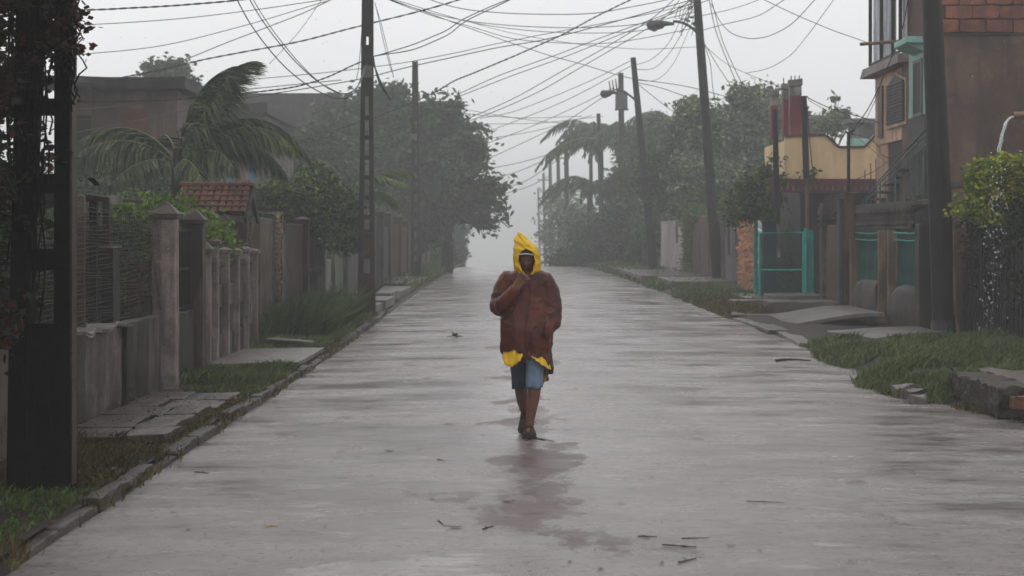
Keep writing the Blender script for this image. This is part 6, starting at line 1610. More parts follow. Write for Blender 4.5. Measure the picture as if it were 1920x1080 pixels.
# right-hand side wires
R_w = [
 ([(1333, 6), (1350, 40), (1372, 62), (1405, 72), (1440, 68), (1480, 48), (1535, -8)], 70, 40, 1.9, 'deep slack loop right of the nearer lamp pole, upper one'),
 ([(1400, 137), (1440, 128), (1480, 105), (1515, 65), (1570, -10)], 68, 40, 1.5, 'long slack wire curving up from above the grey-green tree'),
 ([(1418, -8), (1480, 22), (1550, 52), (1624, 79)], 60, 41.2, 1.9, 'straight wire running down to the pale pipe on the balcony'),
 ([(1312, 58), (1360, 45), (1420, 30), (1470, 0)], 72, 55, 1.8, 'short wire rising right from the nearer lamp arm'),
 ([(1312, 30), (1360, 20), (1400, 8), (1440, -8)], 72, 55, 1.6, 'upper short wire rising right from the nearer lamp pole'),
 ([(1328, -8), (1340, 50), (1352, 85), (1368, 125), (1385, 165)], 60, 70, 1.8, 'left of two steep hanging wires right of the nearer lamp pole'),
 ([(1332, -8), (1347, 50), (1358, 85), (1378, 130), (1394, 162)], 60, 70, 1.6, 'right of two steep hanging wires right of the nearer lamp pole'),
 ([(1321, 82), (1345, 122), (1375, 168)], 72, 75, 1.6, 'wire slanting down right from the nearer lamp pole'),
 ([(1321, 84), (1332, 120), (1336, 160), (1342, 200)], 72, 73, 1.5, 'wire hanging almost straight down beside the nearer lamp pole'),
 ([(1322, 86), (1360, 118), (1405, 140), (1470, 165)], 72, 80, 1.2, 'thin pale wire drooping right towards the maroon columns'),
 ([(1190, 122), (1220, 112), (1250, 85), (1270, 50), (1290, 0)], 87, 70, 1.4, 'outer slack loop between the two lamp poles'),
 ([(1190, 130), (1225, 128), (1255, 100), (1282, 55), (1300, 10)], 87, 72, 1.4, 'inner slack loop between the two lamp poles'),
 ([(1192, 150), (1230, 150), (1262, 120), (1290, 60), (1306, 20)], 87, 72, 1.2, 'lowest pale loop between the two lamp poles'),
 ([(1196, 155), (1240, 165), (1290, 182), (1360, 200), (1420, 215)], 87, 80, 1.7, 'wire leaving the farther lamp pole towards the right trees'),
 ([(1197, 158), (1230, 185), (1260, 208)], 87, 88, 1.5, 'short wire slanting from the farther lamp pole into the trees'),
 ([(1516, 184), (1560, 204), (1610, 218), (1690, 242)], 46, 42, 2.2, 'black service cable from the slim pole to the peach house'),
 ([(1516, 188), (1560, 212), (1620, 232)], 46, 44, 1.3, 'thin wire just below the black service cable', ),
 ([(1597, 246), (1630, 200), (1662, 130), (1690, 60), (1704, -8)], 41.4, 40, 2.4, 'cable rising from the service pole across the peach house'),
 ([(1598, 246), (1622, 225), (1640, 190), (1655, 150)], 41.4, 41, 1.4, 'thin loose wire beside the cable up the peach house'),
 ([(1592, 250), (1625, 258), (1648, 275), (1652, 290), (1676, 300)], 41.4, 41, 1.6, 'tangled wire from the service pole towards the stair'),
 ([(1598, 250), (1640, 285), (1690, 330)], 41.4, 38, 1.3, 'thin wire slanting down from service pole to the stair'),
 ([(1740, 252), (1690, 285), (1640, 320), (1608, 335)], 37, 42, 1.3, 'thin guy wire slanting across the cream parapet'),
 ([(1513, 200), (1518, 260), (1524, 320), (1535, 350)], 46, 46, 2.2, 'loose cable hanging down the rusty slim pole'),
 ([(150, 205), (300, 190), (420, 172), (640, 150)], 43, 60, 2.0, 'black wire passing behind the blown palm crown, upper'),
 ([(150, 225), (260, 215), (380, 205), (500, 190)], 45, 60, 2.0, 'black wire passing behind the blown palm crown, lower'),
 ([(0, 55), (60, 52), (150, 54)], 30, 40, 1.2, 'thin wire seen behind the vine at the top left corner')]
for a in R_w: wire(a[0], a[1], a[2], a[3], a[4])
# cluster of clamps and insulators at the nearer lamp pole top
t_ = thing('wire_cluster', 'tangle of clamps and short wires at the nearer lamp pole top', 'cable clamps', P(1300, 20, 66.2))
b = MB()
for i in range(9):
    p = P(R.uniform(1290, 1303), R.uniform(-5, 45), 66.2); b.tube([p, p + Vector((R.uniform(-.15, .15), 0, R.uniform(-.1, .1)))], 0.035, 5)
part('clamps', b, M_BLACKM, t_)
b = MB()
for i in range(9):
    p = P(R.uniform(1270, 1303), R.uniform(-5, 20), 66.1); q = p + Vector((R.uniform(-.5, .3), 0, R.uniform(-1.2, -.3)))
    b.tube([p, (p+q)/2 + Vector((R.uniform(-.2, .2), 0, -.2)), q], 0.012, 4)
part('loose_wires', b, M_CABLEG, t_)
# ------------------------------------------------------------------ the walker
def remesh(mb, voxel, smooth=3):
    me = mb.mesh('tmp'); o = bpy.data.objects.new('tmp', me); COL.objects.link(o)
    m = o.modifiers.new('r', 'REMESH'); m.mode = 'VOXEL'; m.voxel_size = voxel
    if smooth:
        s = o.modifiers.new('s', 'SMOOTH'); s.iterations = smooth; s.factor = 0.5
    bpy.context.view_layer.update()
    dg = bpy.context.evaluated_depsgraph_get()
    out_ = bpy.data.meshes.new_from_object(o.evaluated_get(dg))
    bpy.data.objects.remove(o); bpy.data.meshes.remove(me)
    return out_
def deform(me, fn):
    n = len(me.vertices); co = np.zeros(n*3, np.float32); no = np.zeros(n*3, np.float32)
    me.vertices.foreach_get('co', co); me.vertices.foreach_get('normal', no)
    co = co.reshape(-1, 3); no = no.reshape(-1, 3)
    for i in range(n):
        p = Vector(co[i].tolist()); q = Vector(no[i].tolist()); co[i] = fn(p, q)
    me.vertices.foreach_set('co', co.ravel()); me.update()
def pmesh_part(name, me, mat, parent, label=None):
    me.name = name; me.materials.clear(); me.materials.append(mat); shade_smooth(me)
    o = link(name, me, None, parent); set_props(o, label); return o

def cloth(name, c1, c2, rough=0.4, spec=0.5, bs=26, trans=0.0, bst=0.5):
    m = bpy.data.materials.new(name); m.use_nodes = True; nt = m.node_tree; L = nt.links
    b = nt.nodes['Principled BSDF']; tc = nd(nt, 'ShaderNodeTexCoord')
    n1 = nd(nt, 'ShaderNodeTexNoise', Scale=7.0, Detail=6.0, Distortion=0.8); L.new(tc.outputs['Object'], n1.inputs['Vector'])
    r = nd(nt, 'ShaderNodeValToRGB'); r.color_ramp.elements[0].position = 0.35; r.color_ramp.elements[0].color = col4(c2)
    r.color_ramp.elements[1].position = 0.65; r.color_ramp.elements[1].color = col4(c1)
    L.new(n1.outputs[0], r.inputs[0]); L.new(r.outputs[0], b.inputs['Base Color'])
    b.inputs['Roughness'].default_value = rough; b.inputs['Specular IOR Level'].default_value = spec
    n2 = nd(nt, 'ShaderNodeTexNoise', Scale=bs, Detail=5.0, Distortion=1.5); L.new(tc.outputs['Object'], n2.inputs['Vector'])
    bp = nd(nt, 'ShaderNodeBump', Strength=bst, Distance=0.016); L.new(n2.outputs[0], bp.inputs['Height']); L.new(bp.outputs[0], b.inputs['Normal'])
    if trans:
        out_ = nt.nodes['Material Output']; tr = nd(nt, 'ShaderNodeBsdfTranslucent'); L.new(r.outputs[0], tr.inputs['Color'])
        mx = nd(nt, 'ShaderNodeMixShader'); mx.inputs[0].default_value = trans
        L.new(b.outputs[0], mx.inputs[1]); L.new(tr.outputs[0], mx.inputs[2]); L.new(mx.outputs[0], out_.inputs[0])
    return m
M_COAT = cloth('maroon_brown_raincoat', (0.115, 0.026, 0.012), (0.038, 0.010, 0.008), 0.32, 0.22, 9, bst=0.5)
M_YELLOW = cloth('yellow_raincoat_lining', (0.98, 0.70, 0.012), (0.85, 0.54, 0.01), 0.34, 0.4, 14, trans=0.35, bst=0.45)
M_SKIN = cloth('brown_skin', (0.17, 0.078, 0.050), (0.11, 0.046, 0.031), 0.45, 0.2, 30, bst=0.12)
M_JEAND = cloth('dark_blue_denim', (0.035, 0.055, 0.10), (0.018, 0.028, 0.055), 0.6, 0.3, 50)  # darker blue than the other leg of the shorts
M_JEANL = cloth('pale_blue_denim', (0.15, 0.21, 0.30), (0.085, 0.125, 0.19), 0.6, 0.3, 50)
M_SHOE = cloth('muddy_dark_shoe', (0.032, 0.024, 0.019), (0.012, 0.009, 0.008), 0.6, 0.1, 40)
M_SOLE = plain('grey_sole', (0.05, 0.044, 0.038), rough=0.6)
M_CAP = cloth('white_cap_edge', (0.5, 0.51, 0.49), (0.4, 0.4, 0.39), 0.6, 0.3, 40)
M_CAPD = cloth('dark_cap_cloth', (0.05, 0.03, 0.028), (0.03, 0.018, 0.017), 0.7, 0.2, 40)
M_EYE = plain('eye_dark', (0.03, 0.022, 0.02), rough=0.2)
M_HAIR = plain('black_hair', (0.012, 0.010, 0.009), rough=0.5)

PX0, PD = 0.135, 16.97
person = thing('person', 'person in maroon-brown raincoat with pointed yellow hood, walking up the wet road', 'person', (PX0, PD, road_z(PX0, PD)))

# --- body: one continuous surface
bm_ = MB()
def V3(*a): return Vector(a)
def capsule(mb, pts, rad, n=14, sub=5):
    P_ = []; r_ = []
    for i in range(len(pts)-1):
        for k in range(sub):
            t = k/sub; P_.append(pts[i].lerp(pts[i+1], t)); r_.append(rad[i]+(rad[i+1]-rad[i])*t)
    P_.append(pts[-1]); r_.append(rad[-1])
    d0 = (P_[1]-P_[0]).normalized(); d1 = (P_[-1]-P_[-2]).normalized()
    P_ = [P_[0]-d0*r_[0]*0.85, P_[0]-d0*r_[0]*0.45] + P_ + [P_[-1]+d1*r_[-1]*0.45, P_[-1]+d1*r_[-1]*0.85]
    r_ = [r_[0]*0.45, r_[0]*0.88] + r_ + [r_[-1]*0.88, r_[-1]*0.45]
    mb.tube(P_, r_, n)
# torso, neck
def ellip(mb, cz):   # stacked ellipse rings: (z, cx, cy, a, b)
    n = 24; V = []
    for (z, cx, cy, a, b) in cz:
        for k in range(n): V.append((cx+a*math.cos(2*math.pi*k/n), cy+b*math.sin(2*math.pi*k/n), z))
    m = len(cz)
    mb.add(V, [(i*n+k, i*n+(k+1) % n, (i+1)*n+(k+1) % n, (i+1)*n+k) for i in range(m-1) for k in range(n)] + [tuple(range(n))[::-1], tuple((m-1)*n+k for k in range(n))])
ellip(bm_, [(0.74, 0, 0.02, .10, .08), (0.80, 0, 0.02, .155, .105), (0.90, 0, 0.02, .15, .10), (1.02, 0, 0.01, .135, .09), (1.15, 0, 0.0, .15, .10), (1.27, 0, 0.0, .165, .10), (1.345, 0, 0.01, .14, .085), (1.39, 0, 0.01, .07, .06)])
capsule(bm_, [V3(0, 0.01, 1.34), V3(-0.012, -0.01, 1.45)], [.058, .052])
# legs: the one on the picture's right leads and carries the weight
capsule(bm_, [V3(.075, .01, .82), V3(.062, -.09, .47), V3(.050, -.085, .36), V3(.035, -.08, .28), V3(.016, -.08, .12), V3(.013, -.07, .09)], [.088, .058, .056, .053, .034, .037])
capsule(bm_, [V3(-.072, .02, .82), V3(-.065, .07, .47), V3(-.055, .15, .37), V3(-.045, .23, .29), V3(-.024, .36, .170), V3(-.022, .37, .145)], [.088, .058, .055, .052, .034, .036])
# feet inside the shoes
capsule(bm_, [V3(.012, -.05, .055), V3(.008, -.13, .052), V3(.004, -.215, .035)], [.034, .038, .03], sub=3)
capsule(bm_, [V3(-.022, .38, .125), V3(-.021, .31, .08), V3(-.020, .24, .035)], [.033, .037, .028], sub=3)
# arms
capsule(bm_, [V3(-.17, .01, 1.33), V3(-.245, -.08, 1.10), V3(-.115, -.225, 1.255)], [.052, .044, .030])
capsule(bm_, [V3(.17, .01, 1.33), V3(.205, .03, 1.07), V3(.145, -.05, .89)], [.052, .044, .030])
capsule(bm_, [V3(.145, -.05, .89), V3(.12, -.06, .84)], [.03, .036], sub=3)
for k in range(4):
    a = V3(.100+.014*k, -.065-.004*k, .825); capsule(bm_, [a, a+V3(-.006, -.008, -.035), a+V3(-.016, .010, -.055)], [.0095, .009, .008], 8, 3)
capsule(bm_, [V3(.105, -.06, .85), V3(.088, -.075, .82)], [.011, .009], 8, 3)
# hand clutching the collar: palm, four curled fingers, thumb from the side
hw = V3(-.115, -.19, 1.255)
palm0 = V3(-.098, -.238, 1.275); palm1 = V3(-.056, -.240, 1.338)
for off in (-.020, 0.0, .020):
    side = V3(.62, .18, -.55).normalized()
    capsule(bm_, [palm0+side*off*0.9, palm1+side*off*1.25], [.020, .0185], 10, 4)
side = V3(.62, .10, -.50).normalized()
for k, (o_, l_) in enumerate(((-.037, .95), (-.0125, 1.08), (.012, 1.02), (.035, .85))):
    kn = palm1 + side*o_ + V3(0, -.004, .008)
    p1 = kn + V3(.026, -.012, .022)*l_; p2 = p1 + V3(.018, .020, .004)*l_; p3 = p2 + V3(-.004, .020, -.012)*l_
    capsule(bm_, [kn, p1, p2, p3], [.0102, .0092, .0084, .0076], 10, 4)
capsule(bm_, [palm0+V3(-.004, .004, .022), V3(-.086, -.235, 1.345), V3(-.056, -.222, 1.378)], [.0130, .0112, .0092], 10, 4)
# head
HC = V3(-.020, -.035, 1.505); tilt = Matrix.Rotation(math.radians(16), 3, 'X')
hv = []; n1_, n2_ = 56, 44
def headp(u, v):
    th = 2*math.pi*u; ph = math.pi*v
    d = V3(math.sin(ph)*math.cos(th), math.sin(ph)*math.sin(th), math.cos(ph))
    r = V3(d.x*.072, d.y*.092, d.z*.115)
    f = max(0, -d.y)
    if d.z < 0: r.x *= 1 - 0.34*(-d.z)**1.3*(0.4+0.6*f); r.y *= 1 - 0.12*(-d.z)
    def g_(x0, z0, sx, sz): return math.exp(-((r.x-x0)/sx)**2-((r.z-z0)/sz)**2)*f
    if f > 0.1:
        bump = 0.0
        bump += .024*g_(0, -.018, .010, .016) + .010*g_(0, .006, .007, .018)      # nose
        bump += .007*g_(0, .030, .045, .010)                                      # brow
        bump -= .010*g_(.028, .010, .014, .010) + .010*g_(-.028, .010, .014, .010)  # sockets
        bump += .007*g_(0, -.048, .018, .006) + .007*g_(0, -.060, .016, .006) - .006*g_(0, -.054, .020, .003)  # lips
        bump += .008*g_(0, -.088, .020, .014)                                     # chin
        bump += .004*g_(.038, -.018, .018, .016) + .004*g_(-.038, -.018, .018, .016)
        r.y -= bump
    return HC + tilt @ r
for j in range(n2_+1):
    for i in range(n1_): hv.append(headp(i/n1_, min(1, max(0, j/n2_))*0.998+0.001))
bm_.add(hv, [(j*n1_+i, (j+1)*n1_+i, (j+1)*n1_+(i+1) % n1_, j*n1_+(i+1) % n1_) for j in range(n2_) for i in range(n1_)] + [tuple(range(n1_)), tuple(n2_*n1_+i for i in reversed(range(n1_)))])
for s in (-1, 1):
    e_ = HC + tilt @ V3(s*.073, .006, -.004)
    capsule(bm_, [e_+V3(0, .006, .020), e_+V3(s*.006, .010, 0), e_+V3(0, 0, -.022)], [.009, .011, .007], 8, 3)
body = remesh(bm_, 0.0044, 1)
ob = pmesh_part('body', body, M_SKIN, person)
for s in (-1, 1):
    q = MB(); c = HC + tilt @ V3(s*.028, -.071, .010)
    V = [c + V3(math.sin(a)*math.cos(b_), math.sin(a)*math.sin(b_), math.cos(a))*.0100 for a in [math.pi*i/8 for i in range(9)] for b_ in [2*math.pi*k/12 for k in range(12)]]
    q.add(V, [(i*12+k, (i+1)*12+k, (i+1)*12+(k+1) % 12, i*12+(k+1) % 12) for i in range(8) for k in range(12)])
    me = q.mesh('eye'); shade_smooth(me); eo = link('eye', me, M_EYE, person)
# hair at the back and sides
q = MB(); V = []; 
for j in range(14):
    for i in range(29):
        u = -0.08 + 0.66*i/28; pnt = headp(u, 0.02+0.62*j/13); V.append(HC + (pnt-HC)*1.05)
q.add(V, [(j*29+i, (j+1)*29+i, (j+1)*29+i+1, j*29+i+1) for j in range(13) for i in range(28)])
me = q.mesh('hair'); shade_smooth(me); link('hair', me, M_HAIR, person)

# --- coat
def ring_prof():
    #  z,   xl,    xr,   depth, cy
    return [(1.425, -.075, .085, .080, .0), (1.41, -.125, .125, .105, .0), (1.385, -.185, .165, .128, .0), (1.34, -.215, .185, .135, .0), (1.26, -.222, .188, .142, .0), (1.15, -.225, .190, .150, .0),
            (1.02, -.230, .200, .175, -.005), (.90, -.230, .212, .195, -.01), (.80, -.222, .200, .195, 0), (.72, -.214, .186, .18, 0.01)]
def hem_z(x, front):
    pts = [(-.24, .735), (-.15, .76), (-.07, .735), (-.045, .64), (-.01, .63), (.02, .68), (.08, .66), (.14, .615), (.19, .575), (.25, .58)] if front else \
          [(-.24, .70), (-.1, .63), (0, .61), (.08, .56), (.13, .47), (.17, .46), (.19, .53), (.25, .57)]
    for (a, za), (c, zc) in zip(pts, pts[1:]):
        if x <= c: return za + (zc-za)*max(0, min(1, (x-a)/(c-a)))
    return pts[-1][1]
cm = MB(); NN = 96
def coat_ring(z, xl, xr, dp, cy, hem=False, zfun=None):
    V = []
    cx = (xl+xr)/2; a = (xr-xl)/2
    for k in range(NN):
        t = 2*math.pi*k/NN; c, s = math.cos(t), math.sin(t)
        e = 0.86
        x = cx + a*math.copysign(abs(c)**e, c); y = cy + dp*math.copysign(abs(s)**e, s)
        V.append(V3(x, y, z))
    return V
rings = []
pr = ring_prof()
# interpolate finely
for (A, B) in zip(pr, pr[1:]):
    n = max(2, int(abs(A[0]-B[0])/0.02))
    for k in range(n): rings.append(coat_ring(*[A[i]+(B[i]-A[i])*k/n for i in range(5)]))
last = pr[-1]
rings.append(coat_ring(*last))
top_r = rings[-1]
low = coat_ring(.6, -.205, .192, .175, .01)
for k_ in range(1, 9):
    rg = []
    for i in range(NN):
        hz = hem_z(low[i].x, low[i].y < 0.02)
        z = last[0] + (hz - last[0])*k_/8
        p = top_r[i].lerp(low[i], k_/8); fl = 0.022*math.sin(i/NN*2*math.pi*9+1.3)*k_/8
        d = V3(p.x, p.y, 0).normalized()
        rg.append(V3(p.x+d.x*fl, p.y+d.y*fl, z))
    rings.append(rg)
V = [v for r in rings for v in r]; m = len(rings)
cap_t = len(V); V.append(V3(0.005, 0, 1.44)); cap_b = len(V); V.append(V3(0, 0.01, .80))
Fc = [(i*NN+k, (i+1)*NN+k, (i+1)*NN+(k+1) % NN, i*NN+(k+1) % NN) for i in range(m-1) for k in range(NN)]
Fc += [(cap_t, k, (k+1) % NN) for k in range(NN)] + [(cap_b, (m-1)*NN+(k+1) % NN, (m-1)*NN+k) for k in range(NN)]
cm.add(V, Fc)
# sleeves
capsule(cm, [V3(-.165, 0, 1.335), V3(-.215, -.015, 1.25), V3(-.255, -.05, 1.14), V3(-.247, -.10, 1.095), V3(-.180, -.195, 1.165), V3(-.112, -.235, 1.258)], [.080, .080, .070, .070, .062, .045], 20, 5)
capsule(cm, [V3(.142, 0, 1.325), V3(.188, -.01, 1.22), V3(.208, -.035, 1.08), V3(.196, -.09, .97), V3(.150, -.15, .885)], [.080, .084, .084, .074, .050], 20, 5)
coat = remesh(cm, 0.0075, 5)
def folds(p, q):
    f = 0.0
    ang = math.atan2(p.y, p.x)
    # hanging folds below the chest
    k = max(0, min(1, (1.15-p.z)/0.4))
    w = mnoise.noise(V3(p.x*3, p.y*3, p.z*1.3))
    f += 0.012*k*math.sin(ang*10 + w*6 + p.z*3)
    # wind-driven diagonal creases
    n1 = 1-min(1, abs(mnoise.noise(V3(p.x*6+p.z*5, p.y*6, p.z*2.2-p.x*2.5)))*4.0)
    f += 0.009*n1*n1*(0.4+0.6*k)
    n2 = 1-min(1, abs(mnoise.noise(V3(p.x*9-p.z*8+3, p.y*8, p.z*5+p.x*4)))*4.5)
    f += 0.0035*n2*n2
    f += 0.0012*(1-abs(mnoise.noise(V3(p.x*26-p.z*13, p.y*22, p.z*14+p.x*12)))*2.6)
    # creases round the bent elbow
    e = (p-V3(-.25, -.07, 1.11)).length
    if e < .17: f += .010*math.sin(e*120)*(1-e/.17)
    # front closure
    if p.y < -.05: f -= .007*math.exp(-((p.x+.012+.02*math.sin(p.z*9))/.008)**2)*(1 if p.z < 1.3 else 0)
    return p + q*f
deform(coat, folds)
pmesh_part('raincoat', coat, M_COAT, person)
# yellow lining turned out at the hem
def flap(name, pts, mat, seed):
    """pts: list of (x_top, z_top, x_bot, z_bot, y)"""
    q = MB(); V = []; rows = 9; n = len(pts)*4
    for i in range(n+1):
        u = i/n*(len(pts)-1); k = min(len(pts)-2, int(u)); t = u-k
        A = [pts[k][j]+(pts[k+1][j]-pts[k][j])*t for j in range(5)]
        for j in range(rows):
            v = j/(rows-1)
            x = A[0]+(A[2]-A[0])*v; z = A[1]+(A[3]-A[1])*v; y = A[4]+.045*(1-v)-.012*v
            d = mnoise.noise(V3(u*1.4+seed, v*1.6, 0))*.022 + .008*math.sin(u*4.5+v*2+seed)
            zz_ = .014*mnoise.noise(V3(u*2.5+seed, 4, 1))*v
            V.append((x, y+d, z+zz_))
    q.add(V, [(i*rows+j, (i+1)*rows+j, (i+1)*rows+j+1, i*rows+j+1) for i in range(n) for j in range(rows-1)])
    me = q.mesh(name); shade_smooth(me, 35); o = link(name, me, mat, person)
    s = o.modifiers.new('thickness', 'SOLIDIFY'); s.thickness = .005
    return o
flap('lining', [(-.195, .78, -.215, .66, -.06), (-.165, .79, -.185, .612, -.125), (-.12, .79, -.13, .602, -.165), (-.075, .79, -.082, .640, -.180), (-.045, .77, -.044, .690, -.182)], M_YELLOW, 1.0)
flap('lining', [(.02, .70, .03, .69, -.175), (.06, .705, .07, .655, -.18), (.11, .69, .125, .615, -.17), (.155, .66, .165, .585, -.13), (.185, .61, .195, .575, -.06)], M_YELLOW, 5.0)
flap('lining', [(.085, .68, .09, .46, .10), (.12, .68, .125, .43, .09), (.155, .66, .155, .475, .07), (.18, .62, .16, .53, .05)], cloth('tan_lining', (0.42, 0.26, 0.06), (0.25, 0.12, 0.035), 0.4), 9.0)
# hood
hl = [(1.372, .0, -.01, .108, .118, 10), (1.405, -.002, -.015, .109, .127, 22), (1.45, -.006, -.02, .109, .133, 32), (1.50, -.010, -.022, .110, .135, 36), (1.545, -.012, -.022, .109, .133, 35), (1.575, -.014, -.022, .104, .128, 26),
      (1.590, -.016, -.022, .099, .123, 8), (1.600, -.018, -.020, .097, .120, 0), (1.635, -.032, -.012, .083, .104, 0), (1.67, -.049, -.004, .062, .080, 0), (1.70, -.062, .003, .040, .055, 0), (1.725, -.072, .008, .019, .028, 0), (1.738, -.078, .011, .005, .006, 0)]
q = MB(); V = []; n = 56; rows = []
for (A, B) in zip(hl, hl[1:]):
    for k in range(5): rows.append([A[i]+(B[i]-A[i])*k/5 for i in range(6)])
rows.append(list(hl[-1]))
for (z, cx, cy, rx, ry, op) in rows:
    for i in range(n+1):
        a = math.radians(op + (360-2*op)*i/n)
        x = cx + rx*math.sin(a); y = cy - ry*math.cos(a)
        edge = min(i, n-i)/n
        wv = .006*mnoise.noise(V3(x*22, y*22, z*16)) + .004*math.sin(z*85+a*2)*(1 if z > 1.59 else .45)
        if edge < .08: wv += .006*math.sin(z*60+i)
        k = 1 + wv/max(rx, .02)*(1 if rx > .02 else .2)
        V.append((cx+(x-cx)*k, cy+(y-cy)*k, z + (.010*math.cos(a) if z < 1.40 else 0)))
q.add(V, [(j*(n+1)+i, j*(n+1)+i+1, (j+1)*(n+1)+i+1, (j+1)*(n+1)+i) for j in range(len(rows)-1) for i in range(n)])
me = q.mesh('hood'); shade_smooth(me); ho = link('hood', me, M_YELLOW, person)
s = ho.modifiers.new('thickness', 'SOLIDIFY'); s.thickness = .005; s.offset = 1
# cap with pale-edged peak
cap = MB(); V = []
for j in range(9):
    for i in range(32):
        ph = (math.pi/2)*j/8*1.0; th = 2*math.pi*i/32
        V.append(HC + V3(.080*math.sin(ph)*math.cos(th), .098*math.sin(ph)*math.sin(th), .035+.088*math.cos(ph)))
cap.add(V, [(j*32+i, (j+1)*32+i, (j+1)*32+(i+1) % 32, j*32+(i+1) % 32) for j in range(8) for i in range(32)])
me = cap.mesh('cap'); shade_smooth(me); co_ = link('cap', me, M_CAPD, person)
pk = MB(); V = []; n = 20
def peak(u, v, dz):
    a = math.radians(-62 + 124*u); rx, ry = .070, .090+.075*v*math.cos(a*0.9)
    return HC + V3((.070+.008*v)*math.sin(a)*1.0, -ry*math.cos(a)-.004, .064 + dz - .018*v - .020*(1-math.cos(a*1.1)))
for dz in (0, .005):
    for i in range(n+1):
        for j in range(6): V.append(peak(i/n, j/5, dz))
o6 = (n+1)*6
Fc = [(i*6+j, i*6+j+1, (i+1)*6+j+1, (i+1)*6+j) for i in range(n) for j in range(5)] + [(o6+i*6+j, o6+(i+1)*6+j, o6+(i+1)*6+j+1, o6+i*6+j+1) for i in range(n) for j in range(5)]
pk.add(V, Fc); me = pk.mesh('peak'); shade_smooth(me); link('peak', me, M_CAPD, co_)
ed = MB(); ed.tube([peak(i/n, 1.0, .004) for i in range(n+1)], .0055, 8); me = ed.mesh('peak_edge'); shade_smooth(me); link('peak_edge', me, M_CAP, co_)
# shorts
def leg_cloth(name, c, mat, seed):
    """c: list of (x, y, z, r)"""
    q = MB(); n = 36; V = []; rows = []
    for (A, B) in zip(c, c[1:]):
        for k in range(5): rows.append([A[i]+(B[i]-A[i])*k/5 for i in range(4)])
    rows.append(list(c[-1]))
    for j, (x, y, z, r) in enumerate(rows):
        v = j/(len(rows)-1)
        for i in range(n):
            a = 2*math.pi*i/n
            rr = r*(1+.10*v*math.sin(a*5+seed)+.10*mnoise.noise(V3(math.cos(a)*2+seed, math.sin(a)*2, z*9)))
            dz = (.030*mnoise.noise(V3(math.cos(a)*2.2, math.sin(a)*2.2+seed, 2)) + .014*mnoise.noise(V3(a*6, seed, 2)))*(v**5)
            V.append((x+rr*math.cos(a), y+rr*math.sin(a), z+dz))
    q.add(V, [(j*n+i, j*n+(i+1) % n, (j+1)*n+(i+1) % n, (j+1)*n+i) for j in range(len(rows)-1) for i in range(n)])
    me = q.mesh(name); shade_smooth(me); o = link(name, me, mat, person)
    s = o.modifiers.new('thickness', 'SOLIDIFY'); s.thickness = .005; s.offset = 1
    return o
sh1 = leg_cloth('shorts_leg', [(.072, .0, .82, .105), (.062, -.05, .66, .080), (.050, -.085, .52, .072), (.052, -.095, .425, .070)], M_JEANL, 1.0)
sh1['label'] = 'paler wet denim leg'
sh2 = leg_cloth('shorts_leg', [(-.070, .02, .82, .105), (-.069, .035, .66, .086), (-.067, .06, .52, .073), (-.064, .085, .40, .067)], M_JEAND, 4.0)
sh2['label'] = 'darker denim leg'
# shoes
def shoe(c, yaw_up, name='shoe'):
    """c heel point; yaw_up = heel lift angle"""
    q = MB(); n = 16; V = []; prof_ = [(-.035, .034, .085, 0), (-.02, .042, .10, 0), (.02, .044, .108, 0), (.07, .048, .100, 0), (.12, .056, .080, 0), (.17, .060, .066, 0), (.205, .054, .056, 0), (.235, .036, .042, 0), (.245, .012, .022, 0)]
    Rm = Matrix.Rotation(yaw_up, 3, 'X')
    for (d, w_, h_, z0) in prof_:
        for k in range(n):
            a = 2*math.pi*k/n
            x = w_*math.cos(a); z = max(0.014, h_*0.5 + h_*0.5*math.sin(a)*1.0)
            V.append(c + Rm @ V3(x, -d, z))
    m_ = len(prof_)
    q.add(V, [(i*n+k, i*n+(k+1) % n, (i+1)*n+(k+1) % n, (i+1)*n+k) for i in range(m_-1) for k in range(n)] + [tuple(range(n))[::-1], tuple((m_-1)*n+k for k in range(n))])
    me = q.mesh(name); shade_smooth(me); o = link(name, me, M_SHOE, person)
    s_ = MB(); V = []
    for (d, w_, h_, z0) in prof_:
        for sx in (-1, 1):
            for z in (0.0, .018): V.append(c + Rm @ V3(sx*(w_+.004), -d-.003, z))
    Fc = []
    for i in range(m_-1):
        a = i*4; b_ = a+4; Fc += [(a, b_, b_+1, a+1), (a+2, a+3, b_+3, b_+2), (a+1, b_+1, b_+3, a+3), (a, a+2, b_+2, b_)]
    s_.add(V, Fc); me = s_.mesh('sole'); link('sole', me, M_SOLE, o)
    l_ = MB()
    for d in (.05, .075, .10):
        l_.tube([c + Rm @ V3(x, -d, .108-.30*(d-.05)-abs(x)*.35) for x in (-.034, -.015, .015, .034)], .0045, 5)
    l_.tube([c + Rm @ V3(-.01, -.045, .105), c + Rm @ V3(-.055, -.02, .125), c + Rm @ V3(-.062, -.03, .10)], .003, 4)
    l_.tube([c + Rm @ V3(.01, -.045, .105), c + Rm @ V3(.052, -.02, .13), c + Rm @ V3(.058, -.03, .11)], .003, 4)
    l_.tube([c + Rm @ V3(.036*math.cos(a), -.005+.03*math.sin(a), .105) for a in [2*math.pi*i/12 for i in range(13)]], .006, 5)
    me = l_.mesh('lace'); link('lace', me, M_SHOE, o)
    return o
shoe(V3(.012, -.04, .0), 0.0)
shoe(V3(-.021, .39, .090), math.radians(22))
